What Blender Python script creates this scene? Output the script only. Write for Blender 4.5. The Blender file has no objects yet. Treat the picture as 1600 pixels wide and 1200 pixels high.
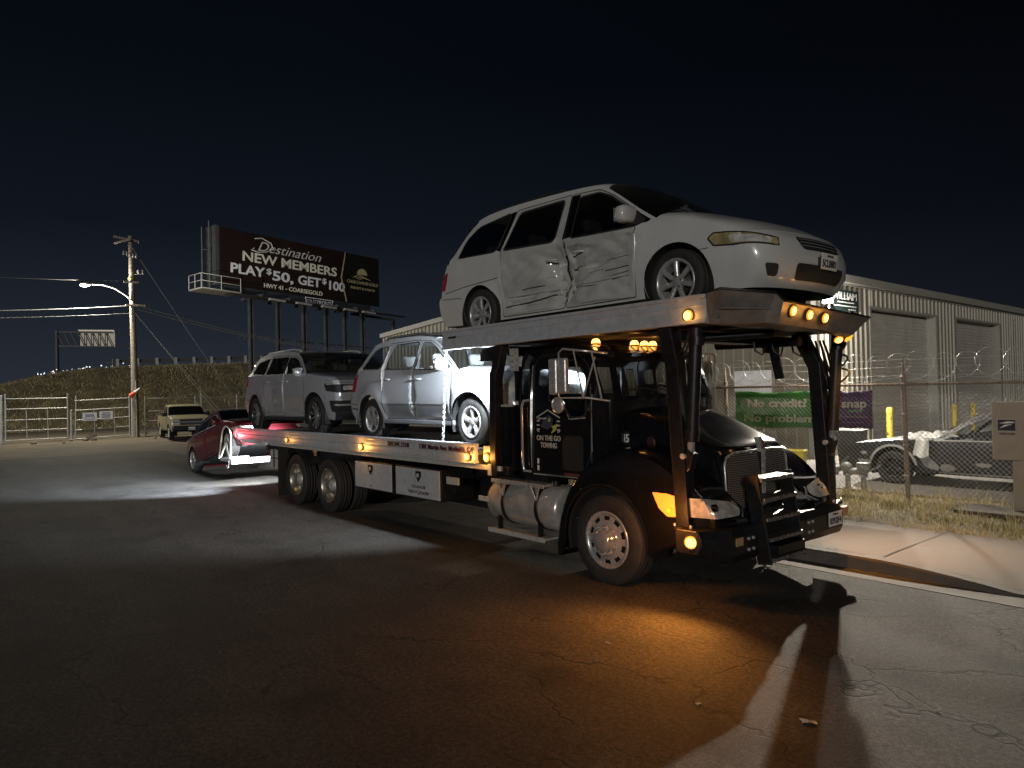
import bpy, bmesh, math, random
import numpy as np
from mathutils import Vector, Matrix, geometry
from mathutils.bvhtree import BVHTree

random.seed(7)
rng = np.random.default_rng(11)
PI = math.pi
R = math.radians
S = bpy.context.scene
COL = S.collection

# ------------------------------------------------------------------ camera
# world frame: x runs along the street towards the truck's nose, y towards the far kerb
cam_d = bpy.data.cameras.new("camera")
cam_d.sensor_width = 36.0
cam_d.lens = 36.0 * 1110.0 / 1600.0
cam_d.clip_start = 0.05
cam_d.clip_end = 3000
cam = bpy.data.objects.new("camera", cam_d)
COL.objects.link(cam)
cam.matrix_world = Matrix((
    (0.641230887728878, 0.023464562098922788, 0.7669891543874273, 5.132702403762034),
    (0.7670468325688118, 0.008400731469690672, -0.6415361130575017, -6.730512876528663),
    (-0.021496633889713197, 0.9996893727735031, -0.012611609537711241, 2.03),
    (0, 0, 0, 1)))
S.camera = cam

# ------------------------------------------------------------------ sky
W = bpy.data.worlds.new("World")
S.world = W
W.use_nodes = True
nt = W.node_tree
nt.nodes.clear()
out = nt.nodes.new("ShaderNodeOutputWorld")
bg = nt.nodes.new("ShaderNodeBackground")
tc = nt.nodes.new("ShaderNodeTexCoord")
sep = nt.nodes.new("ShaderNodeSeparateXYZ")
ramp = nt.nodes.new("ShaderNodeValToRGB")
nt.links.new(tc.outputs["Generated"], sep.inputs[0])
nt.links.new(sep.outputs["Z"], ramp.inputs[0])
cr_ = ramp.color_ramp
cr_.elements[0].position = 0.0
cr_.elements[0].color = (0.0225, 0.027, 0.037, 1)
cr_.elements[1].position = 0.62
cr_.elements[1].color = (0.0012, 0.0022, 0.0038, 1)
for p_, c_ in ((0.1, (0.0135, 0.0170, 0.0250, 1)), (0.22, (0.0054, 0.0076, 0.0126, 1)), (0.4, (0.0020, 0.0033, 0.0059, 1))):
    e_ = cr_.elements.new(p_)
    e_.color = c_
# darker and less blue towards the right of the picture (away from the town glow)
dotn = nt.nodes.new("ShaderNodeVectorMath"); dotn.operation = 'DOT_PRODUCT'
dotn.inputs[1].default_value = (-0.88, -0.47, 0.0)
nt.links.new(tc.outputs["Generated"], dotn.inputs[0])
mr = nt.nodes.new("ShaderNodeMapRange")
mr.inputs["From Min"].default_value = -0.55
mr.inputs["From Max"].default_value = 0.55
nt.links.new(dotn.outputs["Value"], mr.inputs["Value"])
mixc = nt.nodes.new("ShaderNodeMix"); mixc.data_type = 'RGBA'; mixc.blend_type = 'MULTIPLY'
mixc.inputs["Factor"].default_value = 1.0
tint = nt.nodes.new("ShaderNodeMix"); tint.data_type = 'RGBA'
tint.inputs["A"].default_value = (0.28, 0.24, 0.24, 1)
tint.inputs["B"].default_value = (1, 1, 1, 1)
nt.links.new(mr.outputs["Result"], tint.inputs["Factor"])
nt.links.new(ramp.outputs["Color"], mixc.inputs["A"])
nt.links.new(tint.outputs["Result"], mixc.inputs["B"])
nt.links.new(mixc.outputs["Result"], bg.inputs["Color"])
bg.inputs["Strength"].default_value = 1.0
nt.links.new(bg.outputs[0], out.inputs[0])

# ------------------------------------------------------------------ stand-in sun (weak and soft, added for an unseen source behind the camera)
sd = bpy.data.lights.new("standin_sun", 'SUN')
sd.energy = 0.95
sd.angle = R(5)
sd.color = (1.0, 0.96, 0.90)
so = bpy.data.objects.new("standin_sun", sd)
COL.objects.link(so)
so.rotation_euler = Vector((-0.60, 0.80, -0.15)).to_track_quat('-Z', 'Y').to_euler()

S.view_settings.view_transform = 'Standard'
S.view_settings.look = 'None'
S.view_settings.exposure = 0.0
S.view_settings.gamma = 1.0
S.cycles.max_bounces = 6
S.cycles.diffuse_bounces = 2
S.cycles.glossy_bounces = 3
S.cycles.transmission_bounces = 4
S.cycles.transparent_max_bounces = 10
S.cycles.sample_clamp_indirect = 3.0
S.cycles.caustics_reflective = False
S.cycles.caustics_refractive = False
S.cycles.use_denoising = True

# ------------------------------------------------------------------ helpers: tagging, mesh building
def tag(o, label=None, cat=None, group=None, kind=None):
    if label: o["label"] = label
    if cat: o["category"] = cat
    if group: o["group"] = group
    if kind: o["kind"] = kind
    return o

def empty(name, loc, rz=0.0, ry=0.0, label=None, cat=None, group=None):
    o = bpy.data.objects.new(name, None)
    o.empty_display_size = 0.2
    COL.objects.link(o)
    o.location = loc
    o.rotation_euler = (0, ry, rz)
    return tag(o, label, cat, group)

def link(name, me, parent=None):
    o = bpy.data.objects.new(name, me)
    COL.objects.link(o)
    if parent is not None:
        o.parent = parent
    return o

class MB:
    def __init__(s):
        s.v = []; s.f = []; s.m = []; s.s = []
    def add(s, vs, fs, mi=0, smooth=False):
        b = len(s.v)
        s.v.extend([tuple(map(float, p)) for p in vs])
        for f in fs:
            s.f.append([b + i for i in f]); s.m.append(mi); s.s.append(smooth)
        return s
    def box(s, c, d, M=None, mi=0):
        x, y, z = d[0] / 2, d[1] / 2, d[2] / 2
        vs = [Vector((sx * x, sy * y, sz * z)) for sx in (-1, 1) for sy in (-1, 1) for sz in (-1, 1)]
        if M is not None: vs = [M @ q for q in vs]
        vs = [q + Vector(c) for q in vs]
        return s.add(vs, [(0, 1, 3, 2), (4, 6, 7, 5), (0, 4, 5, 1), (2, 3, 7, 6), (0, 2, 6, 4), (1, 5, 7, 3)], mi)
    def bb(s, a, b, mi=0):
        return s.box([(a[i] + b[i]) / 2 for i in range(3)], [abs(b[i] - a[i]) for i in range(3)], None, mi)
    def beam(s, p0, p1, w, h, up=(0, 0, 1), mi=0):
        p0 = Vector(p0); p1 = Vector(p1); d = (p1 - p0).normalized()
        u = Vector(up)
        if abs(d.dot(u)) > 0.98: u = Vector((1, 0, 0))
        a = d.cross(u).normalized() * (w / 2); c = a.cross(d).normalized() * (h / 2)
        vs = [p + sa * a + sc * c for p in (p0, p1) for sa, sc in ((-1, -1), (1, -1), (1, 1), (-1, 1))]
        return s.add(vs, [(0, 3, 2, 1), (4, 5, 6, 7), (0, 1, 5, 4), (1, 2, 6, 5), (2, 3, 7, 6), (3, 0, 4, 7)], mi)
    def cyl(s, p0, p1, r0, r1=None, n=14, caps=True, mi=0, smooth=True):
        if r1 is None: r1 = r0
        return s.tube([p0, p1], [r0, r1], n, caps, mi, smooth)
    def tube(s, path, r, n=8, caps=True, mi=0, smooth=True):
        P = [Vector(p) for p in path]
        k = len(P)
        rs = r if isinstance(r, (list, tuple)) else [r] * k
        t0 = (P[1] - P[0]).normalized()
        ref = Vector((0, 0, 1)) if abs(t0.z) < 0.9 else Vector((1, 0, 0))
        nrm = t0.cross(ref).normalized()
        vs = []
        for i in range(k):
            t = (P[min(i + 1, k - 1)] - P[max(i - 1, 0)])
            t = t.normalized() if t.length > 1e-9 else t0
            nrm = (nrm - t * nrm.dot(t))
            nrm = nrm.normalized() if nrm.length > 1e-6 else t.orthogonal().normalized()
            b = t.cross(nrm)
            for j in range(n):
                a = 2 * PI * j / n
                vs.append(P[i] + (nrm * math.cos(a) + b * math.sin(a)) * rs[i])
        fs = []
        for i in range(k - 1):
            for j in range(n):
                j2 = (j + 1) % n
                fs.append((i * n + j, i * n + j2, (i + 1) * n + j2, (i + 1) * n + j))
        s.add(vs, fs, mi, smooth)
        if caps:
            s.add(vs[:n], [tuple(range(n - 1, -1, -1))], mi)
            s.add(vs[-n:], [tuple(range(n))], mi)
        return s
    def lathe(s, prof, o=(0, 0, 0), axis='y', n=32, mi=0, smooth=True, a0=0.0, a1=2 * PI):
        # prof: list of (radius, height along axis)
        full = abs(a1 - a0 - 2 * PI) < 1e-6
        m = n if full else n + 1
        vs = []
        for i in range(m):
            a = a0 + (a1 - a0) * i / n
            c, si = math.cos(a), math.sin(a)
            for r, h in prof:
                if axis == 'y': q = (r * c, h, r * si)
                elif axis == 'z': q = (r * c, r * si, h)
                else: q = (h, r * c, r * si)
                vs.append((q[0] + o[0], q[1] + o[1], q[2] + o[2]))
        k = len(prof)
        fs = []
        for i in range(n):
            i2 = (i + 1) % m
            for j in range(k - 1):
                fs.append((i * k + j, i2 * k + j, i2 * k + j + 1, i * k + j + 1))
        return s.add(vs, fs, mi, smooth)
    def prism(s, poly, ext, mi=0):
        # poly: list of 3D points, ext: extrusion vector
        n = len(poly); e = Vector(ext)
        P = [Vector(p) for p in poly]
        vs = P + [p + e for p in P]
        fs = [tuple(range(n - 1, -1, -1)), tuple(range(n, 2 * n))]
        fs += [(i, (i + 1) % n, n + (i + 1) % n, n + i) for i in range(n)]
        return s.add(vs, fs, mi)
    def sphere(s, c, r, n=12, m=8, mi=0, sc=(1, 1, 1)):
        vs = [];
        for i in range(m + 1):
            t = PI * i / m
            for j in range(n):
                a = 2 * PI * j / n
                vs.append((c[0] + sc[0] * r * math.sin(t) * math.cos(a), c[1] + sc[1] * r * math.sin(t) * math.sin(a), c[2] + sc[2] * r * math.cos(t)))
        fs = [(i * n + j, (i + 1) * n + j, (i + 1) * n + (j + 1) % n, i * n + (j + 1) % n) for i in range(m) for j in range(n)]
        return s.add(vs, fs, mi, True)
    def build(s, name, mats, parent=None, bevel=0.0, seg=2, fix=True):
        me = bpy.data.meshes.new(name)
        me.from_pydata(s.v, [], s.f)
        if not isinstance(mats, (list, tuple)): mats = [mats]
        for m in mats: me.materials.append(m)
        me.polygons.foreach_set("material_index", s.m)
        me.polygons.foreach_set("use_smooth", s.s)
        if fix:
            bm = bmesh.new(); bm.from_mesh(me)
            bmesh.ops.recalc_face_normals(bm, faces=bm.faces)
            bm.to_mesh(me); bm.free()
        me.update()
        o = link(name, me, parent)
        if bevel > 0:
            b = o.modifiers.new("bevel", 'BEVEL'); b.width = bevel; b.segments = seg; b.limit_method = 'ANGLE'; b.angle_limit = R(40)
            b.harden_normals = False
        return o

# ------------------------------------------------------------------ materials
def nodes_of(m):
    m.use_nodes = True
    return m.node_tree.nodes, m.node_tree.links, m.node_tree.nodes["Principled BSDF"]

MATS = {}
def mat(name, col, rough=0.5, metal=0.0, coat=0.0, var=0.12, nscale=6.0, bump=0.0, bscale=60.0, spec=0.5, dirt=None, dirt_amt=0.4, dscale=2.5, stretch=None):
    if name in MATS: return MATS[name]
    m = bpy.data.materials.new(name)
    N, L, P = nodes_of(m)
    P.inputs["Roughness"].default_value = rough
    P.inputs["Metallic"].default_value = metal
    P.inputs["Coat Weight"].default_value = coat
    P.inputs["Coat Roughness"].default_value = 0.06
    P.inputs["Specular IOR Level"].default_value = spec
    tcn = N.new("ShaderNodeTexCoord")
    ns = N.new("ShaderNodeTexNoise"); ns.inputs["Scale"].default_value = nscale; ns.inputs["Detail"].default_value = 6; ns.inputs["Roughness"].default_value = 0.65
    L.new(tcn.outputs["Object"], ns.inputs["Vector"])
    rp = N.new("ShaderNodeValToRGB")
    rp.color_ramp.elements[0].position = 0.3; rp.color_ramp.elements[1].position = 0.72
    a = [max(0, c * (1 - var)) for c in col]; b = [min(1, c * (1 + var)) for c in col]
    rp.color_ramp.elements[0].color = (*a, 1); rp.color_ramp.elements[1].color = (*b, 1)
    L.new(ns.outputs["Fac"], rp.inputs[0])
    src = rp.outputs[0]
    if dirt is not None:
        n2 = N.new("ShaderNodeTexNoise"); n2.inputs["Scale"].default_value = dscale; n2.inputs["Detail"].default_value = 8; n2.inputs["Roughness"].default_value = 0.7
        if stretch:
            mpn = N.new("ShaderNodeMapping"); mpn.inputs["Scale"].default_value = stretch; L.new(tcn.outputs["Object"], mpn.inputs[0]); L.new(mpn.outputs[0], n2.inputs["Vector"])
        else: L.new(tcn.outputs["Object"], n2.inputs["Vector"])
        r2 = N.new("ShaderNodeValToRGB"); r2.color_ramp.elements[0].position = 0.48; r2.color_ramp.elements[1].position = 0.75
        r2.color_ramp.elements[1].color = (dirt_amt, dirt_amt, dirt_amt, 1)
        L.new(n2.outputs["Fac"], r2.inputs[0])
        mx = N.new("ShaderNodeMix"); mx.data_type = 'RGBA'
        mx.inputs["B"].default_value = (*dirt, 1)
        L.new(r2.outputs[0], mx.inputs["Factor"]); L.new(src, mx.inputs["A"])
        src = mx.outputs["Result"]
    L.new(src, P.inputs["Base Color"])
    mr_ = N.new("ShaderNodeMapRange"); ra_ = min(.09, rough * .22); mr_.inputs["To Min"].default_value = max(0.02, rough - ra_); mr_.inputs["To Max"].default_value = min(1, rough + ra_)
    L.new(ns.outputs["Fac"], mr_.inputs["Value"]); L.new(mr_.outputs["Result"], P.inputs["Roughness"])
    if bump > 0:
        n3 = N.new("ShaderNodeTexNoise"); n3.inputs["Scale"].default_value = bscale; n3.inputs["Detail"].default_value = 5
        L.new(tcn.outputs["Object"], n3.inputs["Vector"])
        bp = N.new("ShaderNodeBump"); bp.inputs["Strength"].default_value = bump; bp.inputs["Distance"].default_value = 0.02
        L.new(n3.outputs["Fac"], bp.inputs["Height"]); L.new(bp.outputs[0], P.inputs["Normal"])
    MATS[name] = m
    return m

def emit(name, col, strength):
    if name in MATS: return MATS[name]
    m = bpy.data.materials.new(name)
    N, L, P = nodes_of(m)
    P.inputs["Base Color"].default_value = (*col, 1)
    P.inputs["Emission Color"].default_value = (*col, 1)
    P.inputs["Emission Strength"].default_value = strength
    MATS[name] = m
    return m

def glassmat(name, tintc, alpha, rough=0.03, base=.05):
    if name in MATS: return MATS[name]
    m = bpy.data.materials.new(name)
    m.use_nodes = True
    N, L = m.node_tree.nodes, m.node_tree.links
    N.clear()
    o = N.new("ShaderNodeOutputMaterial")
    tr = N.new("ShaderNodeBsdfTransparent"); tr.inputs[0].default_value = (*tintc, 1)
    gl = N.new("ShaderNodeBsdfPrincipled")
    gl.inputs["Base Color"].default_value = (tintc[0] * base, tintc[1] * base, tintc[2] * base, 1); gl.inputs["Roughness"].default_value = rough
    mx = N.new("ShaderNodeMixShader")
    lw = N.new("ShaderNodeLayerWeight"); lw.inputs[0].default_value = .5
    pw = N.new("ShaderNodeMath"); pw.operation = 'POWER'; pw.inputs[1].default_value = 5; L.new(lw.outputs["Facing"], pw.inputs[0])
    fr = N.new("ShaderNodeMath"); fr.operation = 'MULTIPLY_ADD'; fr.inputs[1].default_value = .95; fr.inputs[2].default_value = .04; L.new(pw.outputs[0], fr.inputs[0])
    ad = N.new("ShaderNodeMath"); ad.operation = 'MAXIMUM'; ad.inputs[1].default_value = alpha
    L.new(fr.outputs[0], ad.inputs[0]); L.new(ad.outputs[0], mx.inputs[0])
    L.new(tr.outputs[0], mx.inputs[1]); L.new(gl.outputs[0], mx.inputs[2]); L.new(mx.outputs[0], o.inputs[0])
    MATS[name] = m
    return m

M_black = mat("black_paint", (0.006, 0.006, 0.007), 0.11, coat=0.3, var=0.3)
M_steelblk = mat("black_steel", (0.009, 0.009, 0.010), 0.40, var=0.4, nscale=14, bump=0.08, spec=.35, dirt=(0.05, 0.045, 0.04), dirt_amt=0.15)
M_rubber = mat("tyre_rubber", (0.018, 0.017, 0.016), 0.8, var=0.35, nscale=12, bump=0.15, bscale=120, dirt=(0.07, 0.06, 0.05), dirt_amt=0.35)
M_plastic = mat("black_plastic", (0.02, 0.02, 0.021), 0.55, var=0.3, bump=0.1, bscale=200)
M_gap = mat("dark_seal", (0.006, 0.006, 0.006), 0.8)
M_alu = mat("aluminium_deck", (0.46, 0.475, 0.50), 0.36, metal=0.25, var=0.16, nscale=14, bump=0.025, bscale=35, dirt=(0.30, 0.29, 0.28), dirt_amt=0.45, dscale=9)
M_aludark = mat("deck_floor_metal", (0.12, 0.12, 0.12), 0.55, metal=0.2, var=0.35, nscale=8, bump=0.2, bscale=70)
M_chrome = mat("chrome", (0.6, 0.6, 0.6), 0.14, metal=0.7, var=0.06)
M_polish = mat("polished_aluminium", (0.46, 0.45, 0.44), 0.27, metal=0.5, var=0.15, nscale=14, bump=0.05, dirt=(0.2, 0.17, 0.14), dirt_amt=0.3)
M_galv = mat("galvanised_steel", (0.42, 0.42, 0.40), 0.5, metal=0.25, var=0.25, nscale=20, bump=0.06)
M_darkglass = mat("tinted_glass", (0.004, 0.004, 0.005), 0.04, var=0.2, spec=0.5)
M_clear = glassmat("clear_glass", (0.90, 0.95, 0.96), 0.06)
M_smoke = glassmat("smoked_glass", (0.70, 0.74, 0.78), 0.10)
M_seat = mat("seat_fabric", (0.40, 0.40, 0.39), 0.85, var=0.2, bump=0.2, bscale=90)
M_amber = emit("amber_lens_lit", (1.0, 0.30, 0.02), 1.5)
M_ambercore = emit("amber_bulb_lit", (1.0, 0.47, 0.11), 4.2)
M_amberdull = mat("amber_lens", (0.55, 0.17, 0.02), 0.25, coat=0.5)
M_red = emit("red_lens_lit", (1.0, 0.07, 0.06), 6.0)
M_reddull = mat("red_lens", (0.30, 0.012, 0.01), 0.2, coat=0.5)
M_whitelamp = emit("white_lamp_lit", (0.92, 0.97, 1.0), 60.0)
M_privacy = glassmat("privacy_glass", (0.30, 0.31, 0.33), 0.05)
M_screen = glassmat("shaded_windscreen", (0.55, 0.57, 0.58), 0.05)
M_lens = mat("headlamp_lens", (0.46, 0.45, 0.42), 0.12, coat=0.9, var=0.45, nscale=11)
M_lensyel = mat("yellowed_lens", (0.30, 0.25, 0.12), 0.2, coat=0.7, var=0.5, nscale=9)
M_white = mat("white_lettering", (0.75, 0.75, 0.73), 0.6, var=0.08)
M_platew = mat("plate_white", (0.62, 0.61, 0.58), 0.45, var=0.08)
M_ink = mat("dark_ink", (0.025, 0.02, 0.035), 0.6)
M_redink = mat("maroon_ink", (0.06, 0.012, 0.018), 0.6)

# ------------------------------------------------------------------ lettering
def frame_mat(o, xd, yd):
    x = Vector(xd).normalized(); y = Vector(yd); z = x.cross(y).normalized(); y = z.cross(x)
    m = Matrix.Identity(4)
    m.col[0][:3] = x; m.col[1][:3] = y; m.col[2][:3] = z; m.col[3][:3] = o
    return m

def text(s, size, o, xd, yd, material, name="lettering", parent=None, align='LEFT', bold=0.0, shear=0.0, width=None, extr=0.003, space=1.0):
    cu = bpy.data.curves.new(name, 'FONT')
    cu.body = s; cu.size = size; cu.align_x = align; cu.offset = bold * size; cu.shear = shear; cu.extrude = extr
    cu.space_character = space
    cu.resolution_u = 3
    ob = bpy.data.objects.new(name, cu)
    COL.objects.link(ob)
    dg = bpy.context.evaluated_depsgraph_get()
    me = bpy.data.meshes.new_from_object(ob.evaluated_get(dg))
    bpy.data.objects.remove(ob)
    bpy.data.curves.remove(cu)
    me.name = name
    if width:
        xs = [v.co.x for v in me.vertices]
        k = width / max(1e-6, max(xs) - min(xs))
        for v in me.vertices: v.co.x *= k
    me.materials.clear(); me.materials.append(material)
    me.transform(frame_mat(o, xd, yd))
    return link(name, me, parent)

def lamp(name, kind, loc, energy, col, parent=None, radius=0.04, direction=None, size=None, blend=0.5):
    l = bpy.data.lights.new(name, kind)
    l.energy = energy; l.color = col
    if kind in ('POINT', 'SPOT'): l.shadow_soft_size = radius
    if kind == 'SPOT':
        l.spot_size = R(size or 90); l.spot_blend = blend
    o = bpy.data.objects.new(name, l)
    COL.objects.link(o)
    o.location = loc
    if direction is not None:
        o.rotation_euler = Vector(direction).to_track_quat('-Z', 'Y').to_euler()
    if parent is not None: o.parent = parent
    return o

AMB = (1.0, 0.42, 0.07)
# ------------------------------------------------------------------ body shells
def catmull(P, n):
    P = [np.array(p, float) for p in P]
    if len(P) == 2: return [P[0] + (P[1] - P[0]) * i / n for i in range(n)] + [P[1]]
    Q = [2 * P[0] - P[1]] + P + [2 * P[-1] - P[-2]]
    o = []
    for i in range(1, len(Q) - 2):
        p0, p1, p2, p3 = Q[i - 1:i + 3]
        for k in range(n):
            t = k / n
            o.append(0.5 * (2 * p1 + (p2 - p0) * t + (2 * p0 - 5 * p1 + 4 * p2 - p3) * t * t + (3 * p1 - p0 - 3 * p2 + p3) * t ** 3))
    o.append(P[-1])
    return o

def pip(poly, pts):
    poly = np.asarray(poly, float); x = pts[:, 0]; y = pts[:, 1]
    ins = np.zeros(len(pts), bool)
    j = len(poly) - 1
    for i in range(len(poly)):
        xi, yi = poly[i]; xj, yj = poly[j]
        if yi != yj:
            ins ^= ((yi > y) != (yj > y)) & (x < (xj - xi) * (y - yi) / (yj - yi) + xi)
        j = i
    return ins

def segdist(pts, line):
    line = np.asarray(line, float)
    d = np.full(len(pts), 1e9)
    for i in range(len(line) - 1):
        a = line[i]; b = line[i + 1] - a; L2 = max(1e-12, b @ b)
        t = np.clip(((pts - a) @ b) / L2, 0, 1)
        d = np.minimum(d, np.hypot(*(pts - a - t[:, None] * b).T))
    return d

def area2(poly):
    p = np.asarray(poly); q = np.roll(p, -1, 0)
    return float(np.sum(p[:, 0] * q[:, 1] - q[:, 0] * p[:, 1]))

def offset_line(line, d, closed):
    P = [np.array(p, float) for p in line]; n = len(P); o = []
    for i in range(n):
        a = P[i - 1] if (closed or i > 0) else None
        b = P[(i + 1) % n] if (closed or i < n - 1) else None
        ns = []
        for u, v in ((a, P[i]), (P[i], b)):
            if u is None or v is None: continue
            t = v - u; t = t / max(1e-9, np.hypot(*t)); ns.append(np.array([t[1], -t[0]]))
        m = sum(ns); m = m / max(1e-9, np.hypot(*m))
        k = 1 / max(0.45, float(m @ ns[0]))
        o.append(P[i] + m * d * k)
    return o

def rounded(poly, r=0.04, n=4):
    P = [np.array(p, float) for p in poly]; o = []
    for i in range(len(P)):
        a, b, c = P[i - 1], P[i], P[(i + 1) % len(P)]
        da = a - b; dc = c - b
        la, lc = np.hypot(*da), np.hypot(*dc)
        q = min(r, la * .45, lc * .45)
        s = b + da / la * q; e = b + dc / lc * q
        for k in range(n + 1):
            t = k / n
            o.append((1 - t) ** 2 * s + 2 * t * (1 - t) * b + t * t * e)
    return o

def grid_cdt(loops, opens, outer, step, fine=None):
    """triangulate the inside of polygon `outer`; loops / opens are constraint polylines"""
    V = []; E = []
    def addl(l, closed):
        b = len(V); V.extend([Vector((float(p[0]), float(p[1]))) for p in l]); n = len(l)
        E.extend([(b + i, b + i + 1) for i in range(n - 1)])
        if closed: E.append((b + n - 1, b))
    addl(outer, True)
    for l in loops: addl(l, True)
    for l in opens: addl(l, False)
    o = np.asarray(outer, float)
    lo, hi = o.min(0), o.max(0)
    pts = []
    def g(x0, x1, y0, y1, st):
        nx = max(1, int((x1 - x0) / st)); ny = max(1, int((y1 - y0) / st))
        for i in range(nx + 1):
            for j in range(ny + 1):
                pts.append((x0 + (x1 - x0) * (i + (.25 if j % 2 else -.25)) / max(1, nx), y0 + (y1 - y0) * j / ny))
    g(lo[0], hi[0], lo[1], hi[1], step)
    if fine:
        (x0, x1, y0, y1), st = fine
        pts[:] = [p for p in pts if not (x0 < p[0] < x1 and y0 < p[1] < y1)]
        g(x0, x1, y0, y1, st)
    pts = np.array(pts)
    pts = pts[pip(o, pts)]
    dist = segdist(pts, np.vstack([o, o[:1]]))
    for l in loops: dist = np.minimum(dist, segdist(pts, list(l) + [l[0]]))
    for l in opens: dist = np.minimum(dist, segdist(pts, l))
    mn = (fine[1] if fine else step) * .35
    pts = pts[dist > mn]
    V.extend([Vector((float(a), float(b))) for a, b in pts])
    vv, ee, ff, *_ = geometry.delaunay_2d_cdt(V, E, [], 0, 1e-5)
    vv = np.array([(v.x, v.y) for v in vv]); ff = np.array([f for f in ff if len(f) == 3])
    cen = vv[ff].mean(1)
    ff = ff[pip(o, cen)]
    return vv, ff

def sharpen(me, ang=.42):
    bm = bmesh.new(); bm.from_mesh(me)
    for e in bm.edges:
        if len(e.link_faces) == 2:
            a, b = e.link_faces
            if a.material_index != b.material_index or a.normal.angle(b.normal, 0) > ang: e.smooth = False
    bm.to_mesh(me); bm.free(); me.update()

def mesh_from(name, V, F, mats, parent=None, mi=None, smooth=True):
    used = np.unique(F); mp = np.full(len(V), -1); mp[used] = np.arange(len(used))
    me = bpy.data.meshes.new(name)
    me.from_pydata([tuple(p) for p in V[used]], [], [tuple(int(mp[i]) for i in f) for f in F])
    for m in (mats if isinstance(mats, (list, tuple)) else [mats]): me.materials.append(m)
    if mi is not None: me.polygons.foreach_set("material_index", np.asarray(mi, np.int32))
    me.polygons.foreach_set("use_smooth", np.full(len(F), smooth))
    me.update()
    sharpen(me)
    return link(name, me, parent)

def join_arrays(L):
    V = []; F = []; M = []; b = 0
    for v, f, m in L:
        V.append(v); F.append(f + b); M.append(m); b += len(v)
    return np.vstack(V), np.vstack(F), np.concatenate(M)

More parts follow.
